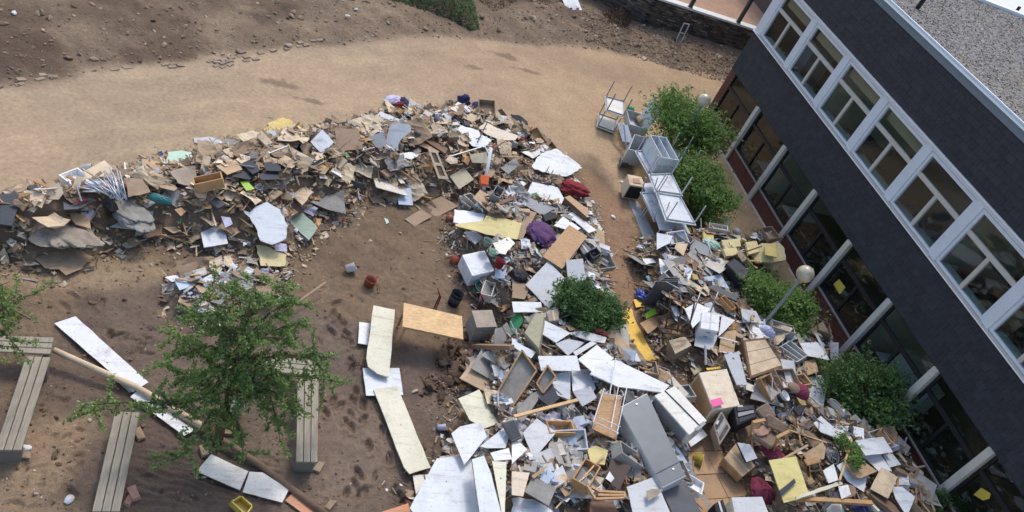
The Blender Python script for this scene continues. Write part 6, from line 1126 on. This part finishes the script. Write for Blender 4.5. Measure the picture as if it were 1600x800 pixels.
def plate_t(seed, n=6, bend=.25, th=.05):
    r = np.random.default_rng(seed); a = np.sort(r.uniform(0, 2*math.pi, n)); a = np.linspace(0, 2*math.pi, n, endpoint=False)+r.uniform(-.35, .35, n); q = r.uniform(.65, 1.1, n)
    x = np.cos(a)*q*.5; y = np.sin(a)*q*.5*r.uniform(.5, .95); z = bend*(x*x*r.uniform(-1, 1)*2+x*y*r.uniform(-1, 1))
    V = np.concatenate([np.stack([x, y, z+th/2], 1), np.stack([x, y, z-th/2], 1)]); return V, [list(range(n)), list(range(2*n-1, n-1, -1))]+[[i, n+i, n+(i+1) % n, (i+1) % n] for i in range(n)]
def rect_t(seed, th=.05):
    r = np.random.default_rng(seed); w_ = r.uniform(.35, .9); V = np.array([(-.5, -w_/2, 0), (.5, -w_/2, 0), (.5, w_/2, 0), (-.5, w_/2, 0)])+np.concatenate([r.uniform(-.06, .06, (4, 2)), r.uniform(-.06, .06, (4, 1))], 1)
    if r.random() < .6: V[2, :2] += (V[0, :2]-V[2, :2])*r.uniform(0, .35)
    return np.concatenate([V+[0, 0, th/2], V-[0, 0, th/2]]), [[0, 1, 2, 3], [7, 6, 5, 4], [0, 4, 5, 1], [1, 5, 6, 2], [2, 6, 7, 3], [3, 7, 4, 0]]
def crumple_t(seed, n=4, amp=.10):
    r = np.random.default_rng(seed); w_ = r.uniform(.55, .9); V = np.array([[(i/(n-1)-.5), (j/(n-1)-.5)*w_, r.normal(0, amp)] for i in range(n) for j in range(n)]); V[:, :2] += r.normal(0, .15/n, (n*n, 2)); F = [[i*n+j, i*n+j+n, i*n+j+n+1, i*n+j+1] for i in range(n-1) for j in range(n-1)]
    V[:, 2] += .25*V[:, 0]**2*r.choice([-1, 1])
    bd = [i*n for i in range(n)]+[(n-1)*n+j for j in range(1, n)]+[i*n+n-1 for i in range(n-2, -1, -1)]+[j for j in range(n-2, 0, -1)]; N_ = n*n
    return np.concatenate([V+[0, 0, .008], V-[0, 0, .008]]), F+[[k+N_ for k in f[::-1]] for f in F]+[[bd[i], bd[(i+1) % len(bd)], bd[(i+1) % len(bd)]+N_, bd[i]+N_] for i in range(len(bd))]
STICKT = (UBV*np.array([1, .07, .045]), UBF); BLOCKT = [(UBV*np.array([1, r_, s_])+np.random.default_rng(k).uniform(-.05, .05, (8, 3)), UBF) for k, (r_, s_) in enumerate([(.7, .4), (.6, .6), (.8, .25), (.7, .12)])]
def wire_t(seed):
    r = np.random.default_rng(seed); p = np.cumsum(r.normal(0, .16, (7, 3))*[1, 1, .25], 0); p -= p.mean(0); q = MB().tube([p[0]]+[(p[i]*.5+p[i+1]*.5) for i in range(6)]+[p[-1]], .011, 5, False); return np.array(q.V), q.F
WIRE = [wire_t(k) for k in range(4)]
PL = [plate_t(k, 5+k % 4, .5) for k in range(10)]; RT = [rect_t(k) for k in range(8)]; CR = [crumple_t(k) for k in range(6)]; CRL = [crumple_t(k, 7, .045) for k in range(20, 26)]
pal = {'card': (180, 156, 126), 'cardp': (204, 184, 154), 'brown': (150, 127, 102), 'dark': (108, 92, 77), 'grey': (158, 154, 147), 'dgrey': (86, 85, 85), 'white': (224, 224, 222), 'off': (206, 198, 182), 'pblue': (190, 202, 214), 'lav': (184, 180, 202), 'blue': (70, 88, 150), 'red': (170, 60, 60), 'green': (110, 150, 96), 'foam': (216, 192, 126), 'wood': (186, 146, 100), 'orange': (198, 112, 68)}
mixes = [dict(card=.27, cardp=.24, brown=.16, dark=.06, grey=.08, dgrey=.03, off=.05, white=.03, wood=.05, lav=.004, blue=.004, red=.004, green=.003),
         dict(card=.2, brown=.2, white=.25, off=.15, grey=.1, blue=.015, lav=.01, foam=.03),
         dict(card=.13, cardp=.08, brown=.15, dark=.10, grey=.13, dgrey=.05, white=.14, off=.09, pblue=.05, lav=.008, blue=.006, red=.005, wood=.05, orange=.006),
         dict(card=.17, cardp=.09, brown=.19, dark=.13, grey=.10, dgrey=.06, white=.08, off=.07, pblue=.04, lav=.005, blue=.006, red=.006, wood=.07, foam=.05, green=.01)]
def pick(h, pxy):
    px, py = pxy; mx = dict(mixes[h])
    if h == 0 and 560 < px < 860 and py < 240: mx.update(white=.12, off=.12, grey=.15, lav=.012, blue=.01, red=.01)
    if h == 0 and px > 480 and 235 < py < 300: mx.update(card=.35, cardp=.2, brown=.33, dark=.12, white=.005, off=.03)
    if h == 2 and 850 < px < 990 and py > 630: mx.update(white=.20, grey=.26, pblue=.10, lav=.03, card=.10, brown=.08)
    if h == 3 and px > 1150 and py < 430: mx.update(foam=.4)
    k = list(mx); wv = np.array([mx[q] for q in k]); return k[RG.choice(len(k), p=wv/wv.sum())]
def sample(h, inset=.0):
    P = HEAPS[h][0]; b = np.array(P)
    xs = RG.uniform(b[:, 0].min(), b[:, 0].max(), 60000); ys_ = RG.uniform(b[:, 1].min(), b[:, 1].max(), 60000); s = sdist(xs, ys_, P); k = (s > inset) & (xs < (-.75 if h == 3 else -.35)); return xs[k], ys_[k], s[k]
def under(xs, ys_):
    o = np.full(len(xs), 9.)
    for Pq, zq_ in COVER:
        b = np.asarray(Pq); c0 = b.mean(0); b = c0+(b-c0)*1.14; mk = (xs > b[:, 0].min()) & (xs < b[:, 0].max()) & (ys_ > b[:, 1].min()) & (ys_ < b[:, 1].max())
        q = np.where(mk)[0]
        if len(q): q = q[inpoly(xs[q], ys_[q], b.tolist())]; o[q] = np.minimum(o[q], zq_)
    return o
WHERE = ['long heap beside the dusty road', 'low scatter behind the young tree', 'middle heap beside the lane', 'heap along the slate building']
mass = []
counts = [8200, 600, 7600, 7200]
for h in range(4):
    xs, ys_, s = sample(h, -.28); n = min(counts[h], len(xs)); xs, ys_, s = xs[:n], ys_[:n], s[:n]; zz = ground_z(xs, ys_)+heap_z(xs, ys_); un = under(xs, ys_)
    for i in range(n):
        if s[i] < 0 and RG.random() < .55: continue
        u = RG.random(); sz = min(.40, .045+RG.exponential(.085)); p = np.array([xs[i], ys_[i], zz[i]+RG.uniform(-.05, .07)])
        if s[i] < .05: sz *= .6; p[2] = zz[i]+.02
        if un[i] < 8.9:
            p[2] = min(p[2], un[i]-.12-.4*sz)
        x2, y2, _ = px_of(p); key = pick(h, (x2, y2)); colr = np.clip(np.array(lin(*pal[key]))*RG.uniform(.68, 1.15), 0, .9)
        if h == 0: colr = np.clip(colr*1.16, 0, .85)
        if u < .34: V, F = PL[i % 10]; sca = (sz, sz, sz*.5+.05)
        elif u < .46: V, F = RT[i % 8]; sca = (sz*1.1, sz*1.1, sz*.5+.06)
        elif u < .70: V, F = CR[i % 6]; sca = (sz*1.15, sz*1.15, sz*.9)
        elif u < .725: V, F = WIRE[i % 4]; sca = (.5+RG.random()*.5,)*3; colr = np.array(lin(*pal['dgrey' if i % 3 else 'off']))
        elif u < .88: V, F = STICKT; sca = (min(.9, sz*2.6), .45, .45)
        else: V, F = BLOCKT[i % 4]; sca = (sz*.7,)*3
        mass.append((V, F, sca, rotm(RG, .42), p, colr))
scatter('debris', mass, M_PIECE, 'countless torn scraps of cardboard, wood, paper and plastic packed in the heaps', 'debris')
# crumbs scattered around the feet of the heaps
cr = []
for i in range(2600):
    h = int(RG.choice([0, 2, 3])); P = HEAPS[h][0]; k = RG.integers(len(P)); a = np.array(P[k]); b = np.array(P[(k+1) % len(P)]); q = a+(b-a)*RG.random()+RG.normal(0, .32, 2)
    if q[0] > -.3: continue
    key = pick(h, (0, 500)); s_ = min(.16, .02+RG.exponential(.028)); V, F = (PL[i % 10] if i % 3 else STICKT) if i % 5 else CR[i % 6]
    cr.append((V, F, (s_, s_, s_*.6+.03) if V is not STICKT[0] else (s_*3, .2, .2), rotm(RG, .3), np.array([q[0], q[1], float(ground_z(q[0], q[1]))+.012]), np.clip(np.array(lin(*pal[key]))*RG.uniform(.6, 1.1), 0, .9)))
scatter('litter', cr, M_PIECE, 'small crumbs of rubbish strewn round the feet of the heaps', 'litter')

# the larger scraps, one object each; alike meshes share their data
M_OBJ = {k: surfmat('scrap_'+k, None, rough=.85, dirt=.32, var=.2, bump=.4, scale=3.0, speck=.3) for k in ('card', 'board', 'wood')}; M_OBJ['paper'] = surfmat('scrap_paper', None, rough=.8, dirt=.15, var=.1, bump=.2, scale=3.0, speck=.15)
def datas(nm, Ts, mk):
    out = []
    for V, F in Ts:
        me = bpy.data.meshes.new(nm); me.from_pydata(np.asarray(V).tolist(), [], F); me.materials.append(M_OBJ[mk]); me.update(); out.append(me)
    return out
def tray_t(w_, h_, t_=.04):
    q = MB().box((-.5, -w_/2, 0), (.5, w_/2, t_)).box((-.5, -w_/2, t_), (-.5+t_, w_/2, h_)).box((.5-t_, -w_/2, t_), (.5, w_/2, h_)).box((-.5+t_, -w_/2, t_), (.5-t_, -w_/2+t_, h_)).box((-.5+t_, w_/2-t_, t_), (.5-t_, w_/2, h_)); return np.array(q.V), q.F
KIND = [('drawer_box', 'drawer', datas('drawer_box', [tray_t(.6, .22), tray_t(.8, .3), tray_t(.5, .4)], 'board'), ['off', 'grey', 'card', 'wood', 'white', 'brown'], (.4, .75), [5, 0, 20, 24], 'open drawer'),
        ('shelf_board', 'board', datas('shelf_board', [rect_t(k, .03) for k in (40, 41, 43, 44)], 'board'), ['white', 'grey', 'pblue', 'off', 'grey', 'card'], (.55, 1.05), [8, 0, 26, 22], 'flat shelf board'),
        ('cardboard_scrap', 'cardboard', datas('cardboard_scrap', PL, 'card'), ['card', 'cardp', 'brown', 'brown'], (.28, .55), [110, 8, 40, 60], 'torn cardboard scrap'),
        ('board_fragment', 'board', datas('board_fragment', RT, 'board'), ['white', 'grey', 'off', 'pblue', 'grey'], (.25, .5), [40, 4, 56, 44], 'broken board'),
        ('wood_offcut', 'wood', datas('wood_offcut', [STICKT], 'wood'), ['wood', 'brown', 'card', 'dark'], (.35, .85), [60, 4, 36, 60], 'splintered wood strip'),
        ('paper_sheet', 'paper', datas('paper_sheet', CR, 'paper'), ['white', 'off', 'off', 'pblue', 'grey', 'lav'], (.16, .3), [22, 12, 56, 34], 'crumpled paper'),
        ('book', 'book', datas('book', [BLOCKT[2], BLOCKT[3]], 'paper'), ['white', 'off', 'grey', 'pblue', 'off', 'lav'], (.2, .3), [4, 0, 66, 20], 'sodden book'),
        ('broken_block', 'rubble', datas('broken_block', BLOCKT[:2], 'board'), ['dark', 'brown', 'grey', 'dgrey'], (.18, .36), [24, 0, 26, 40], 'broken block'),
        ('carpet_scrap', 'carpet', datas('carpet_scrap', CRL, 'card'), ['brown', 'grey', 'brown', 'card', 'cardp', 'brown'], (.5, .9), [62, 3, 10, 16], 'crumpled carpet scrap')]
SCR = []
for nm, cat, ds, cols, (s0, s1), cnts, lab in KIND:
    for h in range(4):
        n = cnts[h]
        if not n: continue
        xs, ys_, s = sample(h, .12); xs, ys_ = xs[:3600], ys_[:3600]
        if nm == 'book' and h == 2:
            c2 = np.array([px_of((x, y, .6))[:2] for x, y in zip(xs[:4000], ys_[:4000])]); k = np.where((c2[:, 0] > 840) & (c2[:, 0] < 1000) & (c2[:, 1] > 625) & (c2[:, 1] < 800))[0]; xs, ys_ = xs[k], ys_[k]
        e_ = .38*(s0+s1)/2; un = np.minimum.reduce([under(xs+a_*e_, ys_+b_*e_) for a_, b_ in ((0, 0), (1, 0), (-1, 0), (0, 1), (0, -1))]); k = np.where(un > 8.9)[0][:n]; xs, ys_ = xs[k], ys_[k]; zz = ground_z(xs, ys_)+heap_z(xs, ys_)
        for i in range(len(xs)):
            o = bpy.data.objects.new(nm, ds[i % len(ds)]); COL.objects.link(o); sz = RG.uniform(s0, s1); Rm = Matrix(rotm(RG, .2 if nm in ('shelf_board', 'drawer_box') else .34).tolist()).to_4x4()
            scv = (sz, sz, sz*.6) if nm not in ('wood_offcut', 'book', 'drawer_box') else ((sz, RG.uniform(.5, 1.1), .6) if nm == 'wood_offcut' else (sz, sz, sz))
            o.matrix_world = Matrix.Translation((xs[i], ys_[i], zz[i]+.05+.03*RG.random())) @ Rm @ Matrix.Diagonal((*scv, 1)); ck = cols[int(RG.integers(len(cols)))]; ck = 'cardp' if h == 0 and ck in ('grey', 'dark') and RG.random() < .6 else ck; cl = np.clip(np.array(lin(*pal[ck]))*RG.uniform(.75, 1.12), 0, .9); o.color = (*cl, 1)
            SCR.append((o, lab, cat, h, ck, sz))
# a label for each: its look and what it lies beside
PREP = ('lying', 'standing', 'on', 'beside', 'at', 'between', 'under', 'below', 'above', 'in', 'with', 'of', 'before', 'near', 'from', 'across', 'behind', 'over', 'right', 'left', 'leaning', 'jutting', 'among', 'just', 'reaching', 'against', 'peeping', 'and', 'along', 'towards', 'touching', 'pointing', 'hanging', 'wedged', 'directly', 'resting', 'continuing', 'next', 'tilted', 'sloping', 'bridging', 'alone', 'around', 'into', 'to')
anch = {}
for p, l in COVLAB:
    if not l: continue
    wds = l.split(); k = next((i for i, q in enumerate(wds) if q in PREP and i > 0), len(wds)); core = ' '.join(wds[:k])
    if 2 <= k <= 5: anch.setdefault(core, []).append(p)
anch = [(c0, q[0]) for c0, q in anch.items() if len(q) == 1 and c0.split()[0] not in ('upper', 'lower', 'middle', 'second', 'smaller', 'left', 'right')]
APX = np.array([px_of(p)[:2] for _, p in anch]); seen = {}
CN = dict(card='brown', cardp='tan', brown='dark brown', dark='blackish', grey='grey', dgrey='charcoal', white='white', off='cream', pblue='pale blue', lav='pale lilac', blue='blue', wood='light wood', red='red', green='green', foam='yellow', orange='orange')
for o, lab, cat, h, ck, sz in SCR:
    x2, y2, _ = px_of(o.matrix_world.translation); dd = np.hypot(APX[:, 0]-x2, APX[:, 1]-y2); order = np.argsort(dd)[:5]
    big = '' , ('large ' if sz > .3 else 'small ')
    for k, ad in [(k, ad) for ad in big for k in order]:
        dx, dy = x2-APX[k, 0], y2-APX[k, 1]; dirn = ('just right of' if dx > 0 else 'just left of') if abs(dx) > abs(dy) else ('just below' if dy > 0 else 'just above')
        L_ = f'{ad}{CN[ck]} {lab} {dirn} the {anch[k][0]}'
        if L_ not in seen: break
    seen[L_] = 1; tag(o, L_, cat, f'{cat} pieces in the {WHERE[h]}')
# mud clods thrown up beside the table
it = []
for i in range(420):
    p = G(RG.normal(735, 22), RG.normal(565, 16), .05) if i < 300 else G(RG.normal(690, 14), RG.normal(600, 10), .05); s = min(.2, .03+RG.exponential(.04)); V, F = ROCKS[i % 6]
    it.append((V, F, (s, s*.8, s*.6), rotm(RG, .6), np.array([p[0], p[1], float(ground_z(p[0], p[1]))+s*.3+.1*RG.random()*(i < 300)]), np.array(lin(112, 92, 76))*RG.uniform(.6, 1.2)))
scatter('mud_clods', it, M_CLOD, 'dark mud clods heaped beside the wooden table', 'mud')
# ================================================================== PAVING
M_PAV = surfmat('paving', None, rough=.9, dirt=.35, var=.15, bump=.4, scale=2.0, speck=.2)
pv = tag(mesh('pavement', [(*G(*q, .0)[:2], .035) for q in [(1050, 690), (1130, 650), (1190, 720), (1215, 830), (1060, 830)]], [(0, 1, 2, 3, 4)], flatmat('slab_bedding', (78, 66, 54), .95), origin=(0, 0, 0)), 'sandy paving slabs bared between the two heaps', 'pavement', kind='structure')
o_ = G(1118, 742, .05); da = G(1083, 744, .05)-o_; da[2] = 0; da /= np.linalg.norm(da); db = np.array([-da[1], da[0], 0])
L_ = .62; sm = None
for i in range(-4, 6):
    for j in range(-5, 6):
        c_ = o_+da*L_*(i+.5)+db*L_*(j+.5); x2, y2, _ = px_of(c_)
        if not (1050 < x2 < 1215 and 655 < y2 < 830): continue
        V = np.array([(-.5, -.5, 0), (.5, -.5, 0), (.5, .5, 0), (-.5, .5, 0)])*(L_-.018); V = np.concatenate([V+[0, 0, .05], V]); W = V@np.stack([da, db, [0, 0, 1]])
        if sm is None: sm = mesh('paving_slab', W, [[0, 1, 2, 3], [7, 6, 5, 4], [0, 4, 5, 1], [1, 5, 6, 2], [2, 6, 7, 3], [3, 7, 4, 0]], M_PAV, origin=(0, 0, 0)); o = sm
        else: o = sm.copy(); COL.objects.link(o)
        o.parent = pv; o.location = (c_[0], c_[1], .045+random.uniform(-.006, .006)); o.color = (*(np.array(lin(170, 140, 108))*random.uniform(.85, 1.12)), 1)
# loosened paving blocks along the washed-out road edge
pm = None; n_ = 0
ed = [(0, 139), (20, 131), (50, 124), (90, 116), (130, 113), (180, 110), (220, 106), (260, 103), (300, 99), (330, 97), (352, 90), (380, 84), (400, 82), (430, 77), (470, 70), (520, 63)]
for (a, b) in zip(ed[:-1], ed[1:]):
    A = G(*a); B = G(*b); L2 = np.linalg.norm(B-A); k = max(1, int(L2/.24))
    rows = 4 if 320 < a[0] < 400 else (2 if a[0] < 130 or a[0] > 240 else 1)
    for i in range(k):
        for r in range(rows):
            if random.random() < (.2 if rows == 4 else .55): continue
            c_ = A+(B-A)*(i+.5*(r % 2))/k; d = (B-A)/L2; nn = np.array([d[1], -d[0], 0]); c_ = c_+nn*(.13*r-.05+random.uniform(-.02, .02)); ang = math.atan2(d[1], d[0])+random.uniform(-.15, .15)+(random.uniform(-.5, .5) if random.random() < .15 else 0)
            if pm is None: o = pm = mesh('paver', (np.array(MB().box((-.11, -.055, -.04), (.11, .055, .04)).V)), UBF, M_PAV, origin=(0, 0, 0))
            else: o = pm.copy(); COL.objects.link(o)
            o.parent = ground; o.location = (c_[0], c_[1], float(ground_z(c_[0], c_[1]))+random.uniform(-.035, .0)); o.rotation_euler = (random.gauss(0, .07), random.gauss(0, .07), ang); o.color = (*(np.array(lin(150, 132, 112))*random.uniform(.75, 1.1)), 1); n_ += 1
# ================================================================== THINGS SEEN THROUGH THE WINDOWS
def note(px, label, col):
    P = []
    for q in px:
        d = ray(*q); P.append(CP+d*(.062-CP[0])/d[0])
    V, F = prism(np.array(P), np.array([-1., 0, 0]), .004); tag(mesh('note', V, F, C(col)), label, 'note')
note([(1302, 444), (1311, 436), (1321, 449), (1312, 460)], 'yellow note stuck inside the window behind the lamp shrub', 'tubyellow'); note([(1521, 773), (1533, 762), (1548, 771), (1546, 779), (1536, 782)], 'yellow note stuck inside the window in the lower corner', 'tubyellow')
IN = [('desk', 'desk', 'pale desk behind the ground-floor window beside the fourth column', (1.0, -6.6, .12), (1.4, .7, .75), 'lightgrey'), ('desk', 'desk', 'pale desk behind the second ground-floor window', (1.1, -3.9, .12), (1.3, .7, .75), 'bluegrey'), ('shelf', 'shelf', 'white shelf toppled behind the fifth ground-floor window', (1.2, -14.0, .12), (.5, 1.6, 1.2), 'lightgrey'), ('desk', 'desk', 'white desk in the ground-floor room behind the dark shrub', (.9, -13.3, .12), (.8, .7, .7), 'paleblue'),
      ('desk', 'desk', 'desk behind the third upper window', (1.2, -6.3, 3.4), (1.4, .7, .75), 'darkgrey'), ('cupboard', 'cupboard', 'dark cupboard behind the second upper window', (2.2, -4.0, 3.4), (1.2, .5, 1.7), 'charcoal'), ('cupboard', 'cupboard', 'khaki cupboard behind the sixth upper window', (1.3, -14.4, 3.4), (.6, .6, 1.2), 'khaki'), ('desk', 'desk', 'pale desk behind the fifth upper window', (.9, -11.6, 3.4), (1.3, .8, .8), 'grey'), ('cupboard', 'cupboard', 'pale cupboard behind the first upper window', (2.0, -1.2, 3.4), (1.0, .5, 1.5), 'bluegrey')]
for nm, cat, lab, (x, y, z), (wx, wy, h_), col in IN:
    t = thing(nm, lab, cat, (x, y, z)); 
    if nm == 'desk':
        MB().box((x-wx/2, y-wy/2, z+h_-.03), (x+wx/2, y+wy/2, z+h_)).build('desk_top', C(col), t)
        for sx in (-1, 1):
            for sy in (-1, 1): MB().box((x+sx*(wx/2-.06)-.02, y+sy*(wy/2-.06)-.02, z+.001), (x+sx*(wx/2-.06)+.02, y+sy*(wy/2-.06)+.02, z+h_-.03)).build('leg', C('steel'), t)
    else:
        MB().box((x-wx/2, y-wy/2, z+.001), (x+wx/2, y+wy/2, z+h_)).build('carcass', C(col), t)
        for sy in (-.5, .0): MB().box((x-wx/2-.015, y+sy*wy+.01, z+.05), (x-wx/2-.001, y+sy*wy+wy/2-.01, z+h_-.05)).build('door', C(col), t)
it = []
for i in range(1100):
    y = RG.uniform(-17, -9.5) if i < 650 else RG.uniform(-9, -.5); x = .5+abs(RG.normal(0, .8)); s = RG.uniform(.06, .4); V, F = (PL[i % 10], RT[i % 8], CR[i % 6], BLOCKT[i % 4])[i % 4]
    it.append((V, F, (s, s, s), rotm(RG, .4), np.array([x, y, 3.42+RG.uniform(0, .75)*math.exp(-((x-.6)/.8)**2)]), np.array(lin(*pal[['white', 'grey', 'card', 'pblue', 'off', 'dark'][i % 6]]))*RG.uniform(.6, 1)))
scatter('paper_litter', it, M_PIECE, 'papers and broken things piled behind the upper windows', 'litter')
it = []
for i in range(700):
    y = RG.uniform(-22, -1); x = .4+abs(RG.normal(0, .9)); s = RG.uniform(.06, .35); V, F = (PL[i % 10], RT[i % 8], CR[i % 6], BLOCKT[i % 4])[i % 4]
    it.append((V, F, (s, s, s), rotm(RG, .4), np.array([x, y, .14+RG.uniform(0, .4)]), np.array(lin(*pal[['white', 'grey', 'card', 'brown', 'off', 'dark'][i % 6]]))*RG.uniform(.5, 1)))
scatter('floor_litter', it, M_PIECE, 'muddy litter on the ground-floor rooms behind the windows', 'litter')
# green sprig in the building heap
shrub(1328, 706, 'small green sprig lying on the light brown board near the bicycle wheel', .35, .45, .3, 420, M_LEAF, .07, z0=surf(1328, 706)+.2, seed=9, lumps=6, group=None, name='plant')
